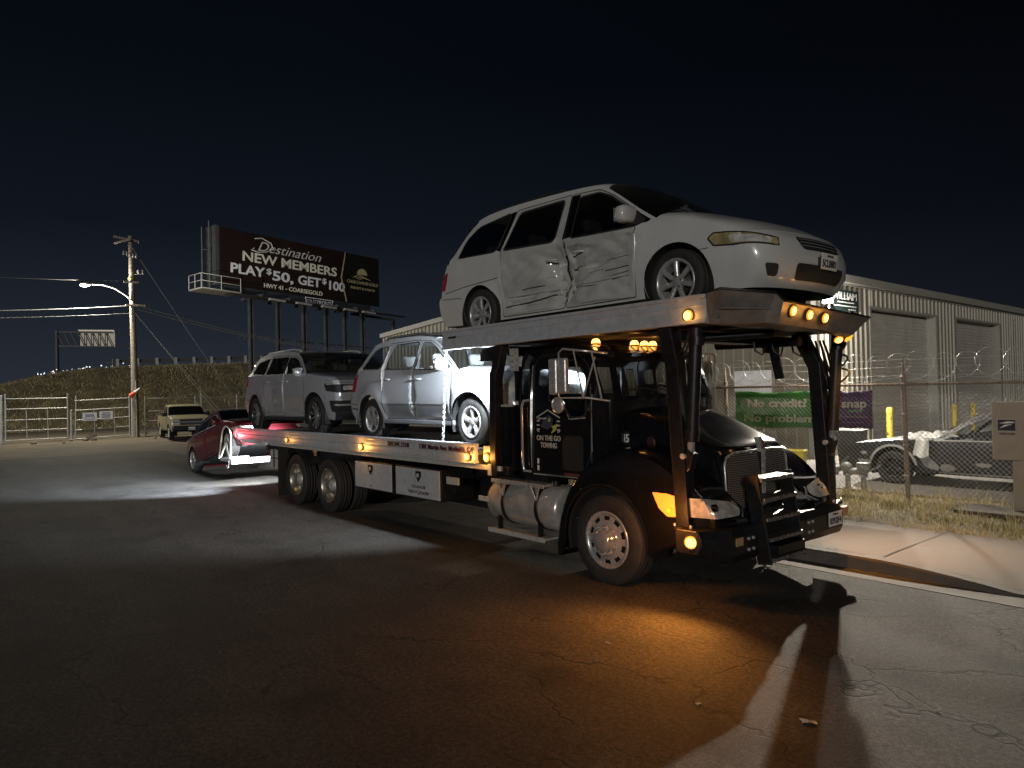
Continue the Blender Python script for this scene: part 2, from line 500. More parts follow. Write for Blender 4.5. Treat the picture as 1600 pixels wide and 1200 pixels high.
class Shell:
    """A hollow body: two side skins (a height field over the side view, cut into panels and panes)
    joined by crowned strips along the outline (bumpers, bonnet, windscreen, roof, tail)."""
    def __init__(s, root, segs, Wf, zs, arches, regions, paint, trim=None, step=.09, fine=None, gapw=.005, gapd=.014, lines=(), body="body", nsub=5, inset=.006, body_parent=None, dent=None):
        s.root = root; s.Wf = Wf
        trim = trim or M_gap
        per = []; patches = []
        for sg in segs:
            P = catmull(sg['p'], sg.get('n', nsub))
            patches.append((sg, P))
            per += [p[:2] for p in (P if not per else P[1:])]
        outer = [tuple(p) for p in per]
        x = per[-1][0]
        # bottom edge, rear to front, with wheel openings
        zb0 = per[-1][1]; zb1 = per[0][1]; x0 = per[-1][0]; x1 = per[0][0]
        for cx, cz, r in sorted(arches):
            zz = zs
            h = min(0.98 * r, max(-.98 * r, zz - cz)); w = math.sqrt(r * r - h * h)
            a0 = math.atan2(h, -w); a1 = math.atan2(h, w)
            if a0 < 0: a0 += 2 * PI
            for k in range(23):
                a = a0 + (a1 - a0) * k / 22
                outer.append((cx + r * math.cos(a), cz + r * math.sin(a)))
        loops = []; opens = []; gaps = []
        for rg in regions:
            pl = [tuple(p) for p in rg['poly']]
            if area2(pl) < 0: pl = pl[::-1]
            rg['poly'] = pl
            loops.append(pl)
            if rg.get('gap'):
                gaps.append(pl + [pl[0]])
                loops.append(offset_line(pl, gapw, True)); loops.append(offset_line(pl, -gapw, True))
            if rg.get('trim'):
                rg['outer'] = offset_line(pl, rg['trim'], True)
                loops.append(rg['outer'])
        for l in lines:
            gaps.append(l); opens += [l, offset_line(l, gapw, False), offset_line(l, -gapw, False)]
        vv, ff = grid_cdt(loops, opens, outer, step, fine)
        cen = vv[ff].mean(1)
        y = np.array([Wf(a, b) for a, b in vv])
        if dent is not None: y = y - dent(vv)
        gd = np.full(len(vv), 1e9); gc = np.full(len(ff), 1e9)
        for gl in gaps:
            gd = np.minimum(gd, segdist(vv, gl)); gc = np.minimum(gc, segdist(cen, gl))
        y = y - gapd * np.clip(1 - gd / gapw, 0, 1)
        mi = np.where(gc < gapw, 1, 0)
        reg = np.full(len(ff), -1)
        for i, rg in enumerate(regions):
            if rg.get('trim'):
                q = pip(rg['outer'], cen); mi[q] = 2
        for i in range(len(regions)):
            reg[pip(regions[i]['poly'], cen)] = i
        sides = {}
        s.parts = {}
        bodyL = []
        A = []
        for sy in (-1, 1):
            V = np.column_stack([vv[:, 0], sy * y, vv[:, 1]])
            A.append((V, ff, mi))
            bodyL.append((V, ff[reg == -1], mi[reg == -1]))
            objs = [None] * len(regions)
            for i, rg in enumerate(regions):
                q = reg == i
                if not q.any(): continue
                V2 = V.copy()
                if rg.get('glass'):
                    V2[:, 1] -= sy * inset
                    m = [rg['mat']]; mm = np.zeros(q.sum(), int)
                else:
                    m = [rg.get('mat', paint), M_gap, trim]; mm = mi[q]
                par = objs[rg['in']] if 'in' in rg else (body_parent or root)
                objs[i] = mesh_from(rg['name'], V2, ff[q], m, par, mm)
            sides[sy] = objs
        s.sides = sides
        # crowned strips
        nt = 28
        th = np.linspace(-PI / 2, PI / 2, nt + 1)
        groups = {}
        for sg, P in patches:
            e = sg.get('e', 0.8)
            P = np.array(P); Wd = np.array([Wf(p[0], p[1]) for p in P])
            if dent is not None: Wd = Wd - dent(P[:, :2])
            c = np.cos(th); c[np.abs(c) < 1e-9] = 0
            c = c ** e; si = np.sin(th)
            V = np.stack([P[:, 0][:, None] + P[:, 2][:, None] * c, Wd[:, None] * si[None, :], P[:, 1][:, None] + P[:, 3][:, None] * c], -1).reshape(-1, 3)
            k = nt + 1
            F = []
            for i in range(len(P) - 1):
                for j in range(nt):
                    a, b, d, f = i * k + j, i * k + j + 1, (i + 1) * k + j + 1, (i + 1) * k + j
                    F += [(a, b, d), (a, d, f)]
            F = np.array(F)
            A.append((V, F, np.zeros(len(F), int)))
            nm = sg['t']
            if nm == body: bodyL.append((V, F, np.zeros(len(F), int)))
            else: groups.setdefault(nm, []).append((V, F, np.zeros(len(F), int), sg.get('m', paint)))
        V, F, M = join_arrays(bodyL)
        s.body = mesh_from(body, V, F, [paint, M_gap, trim], body_parent or root, M)
        bm = bmesh.new(); bm.from_mesh(s.body.data); bmesh.ops.remove_doubles(bm, verts=bm.verts, dist=2e-4)
        bmesh.ops.recalc_face_normals(bm, faces=bm.faces); bm.to_mesh(s.body.data); bm.free(); sharpen(s.body.data, .6)
        for nm, L in groups.items():
            V, F, M = join_arrays([l[:3] for l in L])
            s.parts[nm] = mesh_from(nm, V, F, [L[0][3]], body_parent or root, M)
        V, F, M = join_arrays(A)
        s.bvh = BVHTree.FromPolygons([tuple(p) for p in V], [tuple(int(i) for i in f) for f in F])
        s.arches = arches

    def project(s, pts3, d, eps):
        d = Vector(d).normalized()
        o = []
        for p in pts3:
            p = Vector(p)
            h, n, i, dist = s.bvh.ray_cast(p - d * 6, d)
            if h is None:
                h, n, i, dist = s.bvh.find_nearest(p)
            o.append(h - d * eps)
        return o

    def decal(s, name, pts, d, material, eps=.004, parent=None, step=.04, mirror=True, rnd=0.0, fit=False):
        """a panel whose outline (3D points, seen along d) is laid on the body skin"""
        made = []
        d0 = Vector(d).normalized()
        for sy in ((1, -1) if mirror else (1,)):
            dd = Vector((d0.x, d0.y * sy, d0.z))
            up = Vector((0, 0, 1)) if abs(dd.z) < .9 else Vector((1, 0, 0))
            u = dd.cross(up).normalized(); v = u.cross(dd).normalized()
            P3 = [Vector((p[0], p[1] * sy, p[2])) for p in pts]
            o = sum(P3, Vector()) / len(P3)
            pl = [((p - o).dot(u), (p - o).dot(v)) for p in P3]
            if rnd > 0: pl = [tuple(q) for q in rounded(pl, rnd)]
            # resample edges
            rs = []
            for i in range(len(pl)):
                a, b = np.array(pl[i]), np.array(pl[(i + 1) % len(pl)])
                n = max(1, int(np.hypot(*(b - a)) / step))
                rs += [tuple(a + (b - a) * k / n) for k in range(n)]
            vv, ff = grid_cdt([], [], rs, step)
            q = s.project([o + u * float(a) + v * float(b) for a, b in vv], dd, eps)
            Q = np.array([tuple(x) for x in q])
            if fit:     # a smooth lens over the skin instead of every crease of it
                D = np.array(tuple(dd)); dep = Q @ D
                a_, b_ = vv[:, 0], vv[:, 1]
                Am = np.column_stack([np.ones(len(vv)), a_, b_, a_ * a_, a_ * b_, b_ * b_])
                co = np.linalg.lstsq(Am, dep, rcond=None)[0]
                sm = Am @ co; off = min(0, float(np.min(dep - sm)))
                Q = Q + np.outer(sm + max(off, -.035) - .004 - dep, D)
            made.append(mesh_from(name, Q, ff, material, parent or s.root))
        return made

    def seam(s, name, pts, d, w=.010, material=None, eps=.0025, mirror=True, parent=None):
        d0 = Vector(d).normalized()
        for sy in ((1, -1) if mirror else (1,)):
            dd = Vector((d0.x, d0.y * sy, d0.z))
            P = [Vector((p[0], p[1] * sy, p[2])) for p in pts]
            Q = []
            for a, b in zip(P[:-1], P[1:]):
                n = max(1, int((b - a).length / .05)); Q += [a + (b - a) * k / n for k in range(n)]
            Q.append(P[-1])
            V = []; F = []
            for i, p in enumerate(Q):
                t = (Q[min(i + 1, len(Q) - 1)] - Q[max(i - 1, 0)]).normalized()
                sd = t.cross(dd).normalized() * (w / 2)
                V += s.project([p + sd, p - sd], dd, eps)
                if i: k = 2 * i; F += [(k - 2, k - 1, k + 1), (k - 2, k + 1, k)]
            mesh_from(name, np.array([tuple(x) for x in V]), np.array(F), material or M_gap, parent or s.body)

def wells(root, shell, halfw, zs, xr, xf, zf=None):
    """dark wheel housings and floor pan inside a shell"""
    mb = MB()
    for cx, cz, r in shell.arches:
        for sy in (-1, 1):
            w = shell.Wf(cx, cz + r * .8) - .015
            rr = r + .004
            mb.lathe([(rr, sy * w), (rr, sy * (w - .34)), (0.0, sy * (w - .34))], (cx, 0, cz), 'y', 28, a0=-.35, a1=PI + .35)
    z = zf or zs + .05
    mb.bb((xr, -halfw + .12, z - .03), (xf, halfw - .12, z + .06))
    return mb.build("underbody", M_gap, root)

def wheel(root, x, y, z, sy, r, rr, w=.2, style='five', rimmat=None, spokemat=None, ry=0.0, steer=0.0, name="wheel"):
    """tyre with a rim; sy=-1 is the near (right-hand) side"""
    mb = MB()
    h = w / 2
    prof = [(rr - .004, -h * .80), (rr + .012, -h * .96), (rr + (r - rr) * .45, -h * 1.02), (rr + (r - rr) * .8, -h * .98), (r - .012, -h * .86), (r - .001, -h * .70)]
    for k in (-.42, -.15, .15, .42):
        prof += [(r, h * (k - .09)), (r - .009, h * (k - .05)), (r - .009, h * (k + .05)), (r, h * (k + .09))]
    prof += [(r - .001, h * .70), (r - .012, h * .86), (rr + (r - rr) * .45, h * 1.0), (rr - .004, h * .8)]
    mb.lathe([(a, -sy * b * -1) for a, b in prof], (0, 0, 0), 'y', 44)
    ty = mb.build(name, M_rubber, root)
    ty.location = (x, y, z)
    ty.rotation_euler = (0, ry, steer)
    o = sy  # outward sign along y
    rm = rimmat or M_polish
    k = MB()
    f = o * h
    k.lathe([(rr + .004, f * .88), (rr + .006, f * .97), (rr - .006, f * 1.0), (rr - .022, f * .93), (rr - .032, f * .6), (rr - .045, -f * .3), (rr - .05, -f * .8)], (0, 0, 0), 'y', 44)
    d = MB()
    if style in ('five', 'split', 'seven', 'ten', 'steel'):
        n = {'five': 5, 'split': 5, 'seven': 7, 'ten': 10, 'steel': 6}[style]
        w0, w1 = {'five': (.062, .085), 'split': (.03, .022), 'seven': (.05, .058), 'ten': (.016, .022), 'steel': (.07, .12)}[style]
        sps = []
        for i in range(n):
            a = 2 * PI * i / n + PI / 2
            if style == 'split':
                for q in (-.13, .13): sps.append((a, a + q))
            else: sps.append((a, a))
        for a, b in sps:
            r0, r1 = .035, rr - .018
            pts = []
            for rad, ang, wd, yy in ((r0, a, w0, .70), ((r0 + r1) / 2, (a + b) / 2, (w0 + w1) / 2 * .92, .80), (r1, b, w1, .86)):
                c, s_ = math.cos(ang), math.sin(ang)
                for q, dy in ((-1, -.06), (-.5, .03), (.5, .03), (1, -.06)):
                    pts.append((rad * c - q * wd / 2 * s_, f * (yy + dy) , rad * s_ + q * wd / 2 * c))
                for q in (1, -1):
                    pts.append((rad * c - q * wd / 2 * s_, f * (yy - .30), rad * s_ + q * wd / 2 * c))
            fs = []
            for sct in range(2):
                b0 = sct * 6
                for j in range(6): fs.append((b0 + j, b0 + (j + 1) % 6, b0 + 6 + (j + 1) % 6, b0 + 6 + j))
            d.add(pts, fs)
        d.lathe([(.0, f * .80), (.03, f * .80), (.036, f * .77), (.07, f * .72), (.078, f * .6), (.08, f * .3)], (0, 0, 0), 'y', 24)
        for i in range(5):
            a = 2 * PI * i / 5 + .3
            d.cyl((.055 * math.cos(a), f * .70, .055 * math.sin(a)), (.055 * math.cos(a), f * .765, .055 * math.sin(a)), .010, n=8, mi=1)
    rim = k.build("rim", rm, ty)
    sp = d.build("spokes", [spokemat or rm, M_gap], ty, bevel=.003, seg=1)
    bk = MB()
    bk.lathe([(0.0, f * .15), (rr * .62, f * .15), (rr * .62, f * .22), (0, f * .22)], (0, 0, 0), 'y', 28)
    bk.lathe([(rr - .05, -f * .5), (0, -f * .5)], (0, 0, 0), 'y', 28)
    bk.build("brake_disc", mat("brake_iron", (0.03, 0.028, 0.027), .55, metal=.5, var=.3), ty)
    return ty

def handle(shell, x, z, W, parent, material, L=.17):
    for i, sy in enumerate((-1, 1)):
        y = sy * (W + .012)
        mb = MB()
        mb.tube([(x - L / 2, sy * (W - .01), z), (x - L / 2 + .02, y + sy * .012, z), (x, y + sy * .02, z + .004), (x + L / 2 - .02, y + sy * .012, z), (x + L / 2, sy * (W - .01), z)], .013, 8)
        mb.build("handle", material, parent[i] if parent else shell.root)

def mirror_part(root, x, z, y, material, sx=.24, sz=.15, name="wing_mirror"):
    for sy in (-1, 1):
        mb = MB()
        c = (x, sy * (y + .13), z + .05)
        n, m = 16, 8
        vs = []
        for i in range(m + 1):
            t = PI * i / m
            for j in range(n):
                a = 2 * PI * j / n
                ca, sa, st, ct = math.cos(a), math.sin(a), math.sin(t), math.cos(t)
                f = lambda v: math.copysign(abs(v) ** .55, v)
                vs.append((c[0] + .075 * f(st) * f(ca) , c[1] + sx / 2 * f(st) * f(sa), c[2] + sz / 2 * f(ct)))
        mb.add(vs, [(i * n + j, (i + 1) * n + j, (i + 1) * n + (j + 1) % n, i * n + (j + 1) % n) for i in range(m) for j in range(n)], 0, True)
        mb.beam((x, sy * (y - .02), z), (x, sy * (y + .06), z + .01), .09, .035, mi=0)
        mb.bb((x - .078, c[1] - sx * .42, c[2] - sz * .38), (x - .07, c[1] + sx * .42, c[2] + sz * .38), 1)
        mb.build(name, [material, M_chrome], root)

def linW(half, belt, k, taper_f=0.08, taper_r=0.06, L=2.4, tuck=.05, zs=.25, zm=.6, bulge=.012):
    def Wf(x, z):
        w = half
        t = x / L
        w -= (taper_f if t > 0 else taper_r) * abs(t) ** 3.2
        zb = belt(x)
        if z > zb:
            d = z - zb
            w -= k * d + .02 * min(1, d / .08)
        else:
            w += bulge * math.cos((z - zm) / .35 * PI / 2) if abs(z - zm) < .35 else 0
        if z < zm:
            w -= tuck * ((zm - z) / (zm - zs)) ** 2
        return w
    return Wf

def plate(root, o, yd, nrm_x, txt, w=.31, h=.155, name="licence_plate", top=None, xdir=(0, 1, 0)):
    mb = MB()
    x = Vector(xdir).normalized(); u = Vector(yd).normalized(); n = x.cross(u).normalized()
    M = Matrix((x, u, n)).transposed()
    mb.box(o, (w, h, .006), M)
    p = mb.build(name, M_platew, root, bevel=.002, seg=1)
    f = Vector(o) + n * .005
    text(txt, h * .62, f - u * h * .33, x, u, M_ink, "plate_number", p, 'CENTER', bold=.01, width=w * .86)
    if top: text(top, h * .2, f + u * h * .28, x, u, M_redink, "plate_state", p, 'CENTER', width=w * .4)
    return p

def seat(root, x, y, z, hx=.5, w=.5, m=None):
    mb = MB()
    mb.bb((x - .02, y - w / 2, z), (x + .48, y + w / 2, z + .16))
    mb.beam((x + .03, y, z + .08), (x - .16, y, z + .66), w, .14, (1, 0, 0))
    mb.beam((x - .165, y, z + .68), (x - .20, y, z + .86), w * .55, .10, (1, 0, 0))
    return mb.build("seat", m or M_seat, root, bevel=.05, seg=3)

# ------------------------------------------------------------------ ground, street, kerb
def asphalt_mat():
    m = bpy.data.materials.new("asphalt")
    N, L, P = nodes_of(m)
    t = N.new("ShaderNodeTexCoord")
    def noise(sc, det=6, rough=.6):
        n = N.new("ShaderNodeTexNoise"); n.inputs["Scale"].default_value = sc; n.inputs["Detail"].default_value = det; n.inputs["Roughness"].default_value = rough
        L.new(t.outputs["Object"], n.inputs["Vector"]); return n
    def ramp_(src, stops):
        r = N.new("ShaderNodeValToRGB"); L.new(src, r.inputs[0])
        e = r.color_ramp.elements
        e[0].position, e[0].color = stops[0][0], (*stops[0][1], 1); e[1].position, e[1].color = stops[-1][0], (*stops[-1][1], 1)
        for p, c in stops[1:-1]:
            x = e.new(p); x.color = (*c, 1)
        return r
    def mix(a, b, f, mode='MIX', fac=None):
        x = N.new("ShaderNodeMix"); x.data_type = 'RGBA'; x.blend_type = mode
        if fac is not None: x.inputs["Factor"].default_value = fac
        if f is not None: L.new(f, x.inputs["Factor"])
        L.new(a, x.inputs["A"]); L.new(b, x.inputs["B"]); return x.outputs["Result"]
    big = noise(.35, 5); mid = noise(2.3, 6); fine = noise(62, 4, .75); agg = noise(150, 2, .6)
    base = ramp_(big.outputs["Fac"], [(.3, (.050, .046, .042)), (.7, (.078, .072, .066))])
    m1 = mix(base.outputs[0], ramp_(mid.outputs["Fac"], [(.3, (.72, .72, .72)), (.7, (1.22, 1.2, 1.18))]).outputs[0], None, 'MULTIPLY', .8)
    gr = noise(26, 3, .6)
    m1 = mix(m1, ramp_(gr.outputs["Fac"], [(.38, (.55, .55, .55)), (.62, (1.5, 1.47, 1.42))]).outputs[0], None, 'MULTIPLY', .8)
    stn = noise(.8, 3, .5)
    m1 = mix(m1, ramp_(stn.outputs["Fac"], [(.60, (1, 1, 1)), (.68, (.55, .54, .54))]).outputs[0], None, 'MULTIPLY', .9)
    m2 = mix(m1, ramp_(fine.outputs["Fac"], [(.36, (.38, .38, .38)), (.64, (1.75, 1.7, 1.62))]).outputs[0], None, 'MULTIPLY', .9)
    # long lengthwise streaks left by tyres
    mp = N.new("ShaderNodeMapping"); mp.inputs["Scale"].default_value = (.12, 1.6, 1); L.new(t.outputs["Object"], mp.inputs[0])
    st = N.new("ShaderNodeTexNoise"); st.inputs["Scale"].default_value = 1.0; st.inputs["Detail"].default_value = 4; L.new(mp.outputs[0], st.inputs["Vector"])
    m3 = mix(m2, ramp_(st.outputs["Fac"], [(.35, (.82, .82, .82)), (.65, (1.15, 1.14, 1.12))]).outputs[0], None, 'MULTIPLY', .8)
    # cracks: edges of a stretched, warped cell pattern, broken up by noise
    wn = noise(1.7, 3); 
    cmb = N.new("ShaderNodeVectorMath"); cmb.operation = 'SCALE'; cmb.inputs["Scale"].default_value = .42; L.new(wn.outputs["Color"], cmb.inputs[0])
    add = N.new("ShaderNodeVectorMath"); add.operation = 'ADD'; L.new(t.outputs["Object"], add.inputs[0]); L.new(cmb.outputs[0], add.inputs[1])
    mp2 = N.new("ShaderNodeMapping"); mp2.inputs["Scale"].default_value = (.42, .95, 1); mp2.inputs["Rotation"].default_value = (0, 0, .25); L.new(add.outputs[0], mp2.inputs[0])
    vo = N.new("ShaderNodeTexVoronoi"); vo.feature = 'DISTANCE_TO_EDGE'; vo.inputs["Scale"].default_value = 1.0; L.new(mp2.outputs[0], vo.inputs["Vector"])
    cr1 = ramp_(vo.outputs["Distance"], [(.0, (1, 1, 1)), (.008, (0, 0, 0))])
    brk = ramp_(noise(.9, 3).outputs["Fac"], [(.42, (0, 0, 0)), (.52, (1, 1, 1))])
    crk0 = mix(cr1.outputs[0], brk.outputs[0], None, 'MULTIPLY', 1.0)
    wf = noise(6, 3); c2 = N.new("ShaderNodeVectorMath"); c2.operation = 'SCALE'; c2.inputs["Scale"].default_value = .22; L.new(wf.outputs["Color"], c2.inputs[0])
    a2 = N.new("ShaderNodeVectorMath"); a2.operation = 'ADD'; L.new(t.outputs["Object"], a2.inputs[0]); L.new(c2.outputs[0], a2.inputs[1])
    mp3 = N.new("ShaderNodeMapping"); mp3.inputs["Scale"].default_value = (1.1, 2.6, 1); mp3.inputs["Rotation"].default_value = (0, 0, -.15); L.new(a2.outputs[0], mp3.inputs[0])
    vo2 = N.new("ShaderNodeTexVoronoi"); vo2.feature = 'DISTANCE_TO_EDGE'; vo2.inputs["Scale"].default_value = 1.0; L.new(mp3.outputs[0], vo2.inputs["Vector"])
    cr2 = ramp_(vo2.outputs["Distance"], [(.0, (.8, .8, .8)), (.012, (0, 0, 0))])
    brk2 = ramp_(noise(.7, 4).outputs["Fac"], [(.56, (0, 0, 0)), (.66, (1, 1, 1))])
    crk1 = mix(cr2.outputs[0], brk2.outputs[0], None, 'MULTIPLY', 1.0)
    crk = mix(crk0, crk1, None, 'LIGHTEN', 1.0)
    dark = N.new("ShaderNodeRGB"); dark.outputs[0].default_value = (.018, .016, .015, 1)
    m4 = mix(m3, dark.outputs[0], crk)
    # small pale specks (grit)
    sv = N.new("ShaderNodeTexVoronoi"); sv.inputs["Scale"].default_value = 9; L.new(t.outputs["Object"], sv.inputs["Vector"])
    sp = ramp_(sv.outputs["Distance"], [(.0, (1, 1, 1)), (.05, (0, 0, 0))])
    spk = mix(sp.outputs[0], ramp_(noise(3.1, 2).outputs["Fac"], [(.60, (0, 0, 0)), (.68, (1, 1, 1))]).outputs[0], None, 'MULTIPLY', 1.0)
    pale = N.new("ShaderNodeRGB"); pale.outputs[0].default_value = (.22, .20, .18, 1)
    m5 = mix(m4, pale.outputs[0], spk)
    L.new(m5, P.inputs["Base Color"])
    P.inputs["Roughness"].default_value = .82
    P.inputs["Specular IOR Level"].default_value = .3
    h = N.new("ShaderNodeMath"); h.operation = 'ADD'; L.new(fine.outputs["Fac"], h.inputs[0]); L.new(agg.outputs["Fac"], h.inputs[1])
    h2 = N.new("ShaderNodeMath"); h2.operation = 'SUBTRACT'; L.new(h.outputs[0], h2.inputs[0])
    bw = N.new("ShaderNodeRGBToBW"); L.new(crk, bw.inputs[0]); L.new(bw.outputs[0], h2.inputs[1])
    b = N.new("ShaderNodeBump"); b.inputs["Strength"].default_value = .9; b.inputs["Distance"].default_value = .014
    L.new(h2.outputs[0], b.inputs["Height"]); L.new(b.outputs[0], P.inputs["Normal"])
    return m

def sheet(name, x0, x1, y0, y1, z, m, nx=1, ny=1, zf=None):
    mb = MB()
    V = [(x0 + (x1 - x0) * i / nx, y0 + (y1 - y0) * j / ny, 0) for i in range(nx + 1) for j in range(ny + 1)]
    V = [(x, y, zf(x, y) if zf else z) for x, y, _ in V]
    k = ny + 1
    mb.add(V, [(i * k + j, (i + 1) * k + j, (i + 1) * k + j + 1, i * k + j + 1) for i in range(nx) for j in range(ny)], 0, zf is not None)
    return tag(mb.build(name, m), kind="structure")

M_dirt = mat("packed_dirt", (.13, .105, .07), .95, var=.45, nscale=.6, bump=.5, bscale=9, dirt=(.055, .05, .045), dirt_amt=.75, dscale=.35)
M_conc = mat("concrete", (.095, .068, .046), .85, var=.18, nscale=2.2, bump=.3, bscale=70, dirt=(.10, .085, .07), dirt_amt=.45, dscale=1.6)
M_kerb = mat("kerb_concrete", (.095, .08, .066), .85, var=.25, nscale=5, bump=.35, bscale=50, dirt=(.06, .055, .05), dirt_amt=.6, dscale=2.5)
M_soil = mat("dry_soil", (.17, .135, .075), .95, var=.35, nscale=3, bump=.6, bscale=25, dirt=(.09, .07, .045), dirt_amt=.6)
M_yard = mat("yard_concrete", (.17, .155, .135), .85, var=.2, nscale=1.5, bump=.2, bscale=40, dirt=(.12, .11, .10), dirt_amt=.5)
sheet("ground", -600, 600, -600, 600, -.03, M_dirt)
M_asph = asphalt_mat()
sheet("road", -26.5, 60, -60, .85, 0, M_asph)
kh = lambda x: .15 - .115 * max(0, min(1, (x - 1.7) / 1.3)) ** 1.5 * (1 if x < 6 else max(0, 1 - (x - 6)))
mb = MB(); mb.bb((-26, .85, -.05), (60, 1.18, .006)); tag(mb.build("gutter", M_kerb), kind="structure")
def kerb():
    mb = MB()
    xs = np.concatenate([np.arange(-24, 0, 2.0), np.arange(0, 8, .25), np.arange(8, 60, 4)])
    prof = lambda x: [(1.18, 0.0), (1.195, kh(x) - .025), (1.215, kh(x) - .004), (1.34, kh(x))]
    V = [(x, y, z) for x in xs for y, z in prof(x)]
    F = [(i * 4 + j, i * 4 + j + 1, (i + 1) * 4 + j + 1, (i + 1) * 4 + j) for i in range(len(xs) - 1) for j in range(3)]
    mb.add(V, F); return tag(mb.build("kerb", M_kerb), kind="structure")
kerb()
sheet("pavement", -24, 60, 1.335, 3.25, 0, M_conc, 168, 8, lambda x, y: .15 - (.15 - kh(x)) * max(0, 1 - (y - 1.335) / 1.2) + .002)
M_joint = mat("expansion_joint", (.03, .027, .024), .9)
mb = MB()
for x in (-4.3, -1.3, 1.72, 4.7):
    for k in range(6):
        y0, y1 = 1.36 + .31 * k, 1.36 + .31 * (k + 1)
        za = .15 - (.15 - kh(x)) * max(0, 1 - (y0 - 1.335) / 1.2) + .0055; zb = .15 - (.15 - kh(x)) * max(0, 1 - (y1 - 1.335) / 1.2) + .0055
        mb.add([(x, y0, za), (x + .018, y0, za), (x + .018, y1, zb), (x, y1, zb)], [(0, 1, 2, 3)])
tag(mb.build("pavement_joint", M_joint), kind="structure")
vz = lambda x, y: .150 + .03 * math.sin(1.7 * x + .8 * y) * math.sin(1.3 * y - .5 * x) + .02 * math.sin(5 * x) * math.sin(4.1 * y)
sheet("verge", -24, 60, 3.0, 6.35, 0, M_soil, 240, 14, lambda x, y: vz(x, y) - (.12 if y < 3.15 else 0) - (.05 if y > 6.3 else 0))
mb = MB(); mb.bb((-24, 6.25, -.02), (60, 60, .155)); tag(mb.build("yard", M_yard), kind="structure")
mb = MB(); mb.bb((1.3, 4.75, .10), (3.2, 5.5, .21)); tag(mb.build("concrete_pad", M_conc, bevel=.01), kind="structure")

def blades(name, pts, h0, h1, w, mats, lean=.5, parent=None):
    n = len(pts); P = np.asarray(pts, float)
    a = rng.uniform(0, 2 * PI, n); h = rng.uniform(h0, h1, n) * rng.uniform(.5, 1.0, n); l = rng.uniform(.1, lean, n) * h
    b = a + rng.uniform(-1, 1, n)
    dx, dy = np.cos(a) * w / 2, np.sin(a) * w / 2
    lx, ly = -np.sin(b) * l, np.cos(b) * l
    V = np.empty((n, 5, 3))
    V[:, 0] = P + np.column_stack([-dx, -dy, 0 * dx]); V[:, 1] = P + np.column_stack([dx, dy, 0 * dx])
    V[:, 2] = P + np.column_stack([dx * .8 + lx * .4, dy * .8 + ly * .4, h * .6]); V[:, 3] = P + np.column_stack([-dx * .8 + lx * .4, -dy * .8 + ly * .4, h * .6])
    V[:, 4] = P + np.column_stack([lx, ly, h * rng.uniform(.75, 1.0, n)])
    i = np.arange(n)[:, None] * 5
    F = np.concatenate([np.stack([i + 0, i + 1, i + 2], -1).reshape(-1, 3), np.stack([i + 0, i + 2, i + 3], -1).reshape(-1, 3), np.stack([i + 3, i + 2, i + 4], -1).reshape(-1, 3)])
    me = bpy.data.meshes.new(name)
    me.from_pydata(V.reshape(-1, 3).tolist(), [], F.tolist())
    for m in mats: me.materials.append(m)
    mi = rng.integers(0, len(mats), n)
    me.polygons.foreach_set("material_index", np.concatenate([mi, mi, mi]).astype(np.int32))
    me.update()
    return link(name, me, parent)
G1 = mat("straw", (.62, .50, .24), .85, var=.3, nscale=2); G2 = mat("dry_grass_blade", (.46, .36, .16), .9, var=.3, nscale=2); G3 = mat("green_grass_blade", (.15, .19, .05), .85, var=.3, nscale=2); G4 = mat("pale_straw", (.72, .63, .36), .85, var=.2, nscale=2)
def verge_grass():
    pts = []
    while len(pts) < 26000:
        x = random.uniform(-7, 4.5) if random.random() < .8 else random.uniform(4.5, 9)
        y = 3.12 + 3.1 * random.random() ** .95
        d = .5 + .5 * math.sin(2.1 * x + 1.3 * math.sin(3 * y)) * math.sin(2.7 * y + x)
        edge = 3.2 + .14 * math.sin(3 * x) + .1 * math.sin(7.3 * x + 1)
        if y < edge and random.random() < .92: continue
        if 1.25 < x < 3.25 and 4.7 < y < 5.55: continue
        if random.random() < .25 + .75 * d: pts.append((x, y, vz(x, y) - .01))
    o = blades("dry_grass", pts, .03, .17, .0075, [G1, G1, G2, G4], 1.5)
    tag(o, "dry straw coloured grass on the verge in front of the chain link fence", "grass", kind="stuff")
    pts = []
    for _ in range(110):
        cx, cy = random.uniform(-5, 4.5), random.choice([random.uniform(3.3, 6.2), random.uniform(5.2, 6.3)])
        for _ in range(random.randint(6, 26)): 
            x, y = cx + random.gauss(0, .05), cy + random.gauss(0, .05)
            pts.append((x, y, vz(x, min(y, 6.3)) - .01))
    o = blades("weeds", pts, .12, .42, .008, [G1, G2, G4, G2], .55)
    tag(o, "tall dry weed stalks standing along the fence line", "weeds", kind="stuff")
    pts = []
    for cx, cy in ((2.2, 3.9), (2.6, 4.1), (1.5, 3.9), (-.6, 4.9), (-1.9, 5.3), (.6, 4.6), (3.0, 3.7), (-2.6, 4.4)):
        for _ in range(90): pts.append((cx + random.gauss(0, .16), cy + random.gauss(0, .10), vz(cx, cy)))
    o = blades("green_grass", pts, .05, .16, .009, [G3, G3, G1], .8)
    tag(o, "small green grass clumps among the dry verge grass", "grass", kind="stuff")
verge_grass()
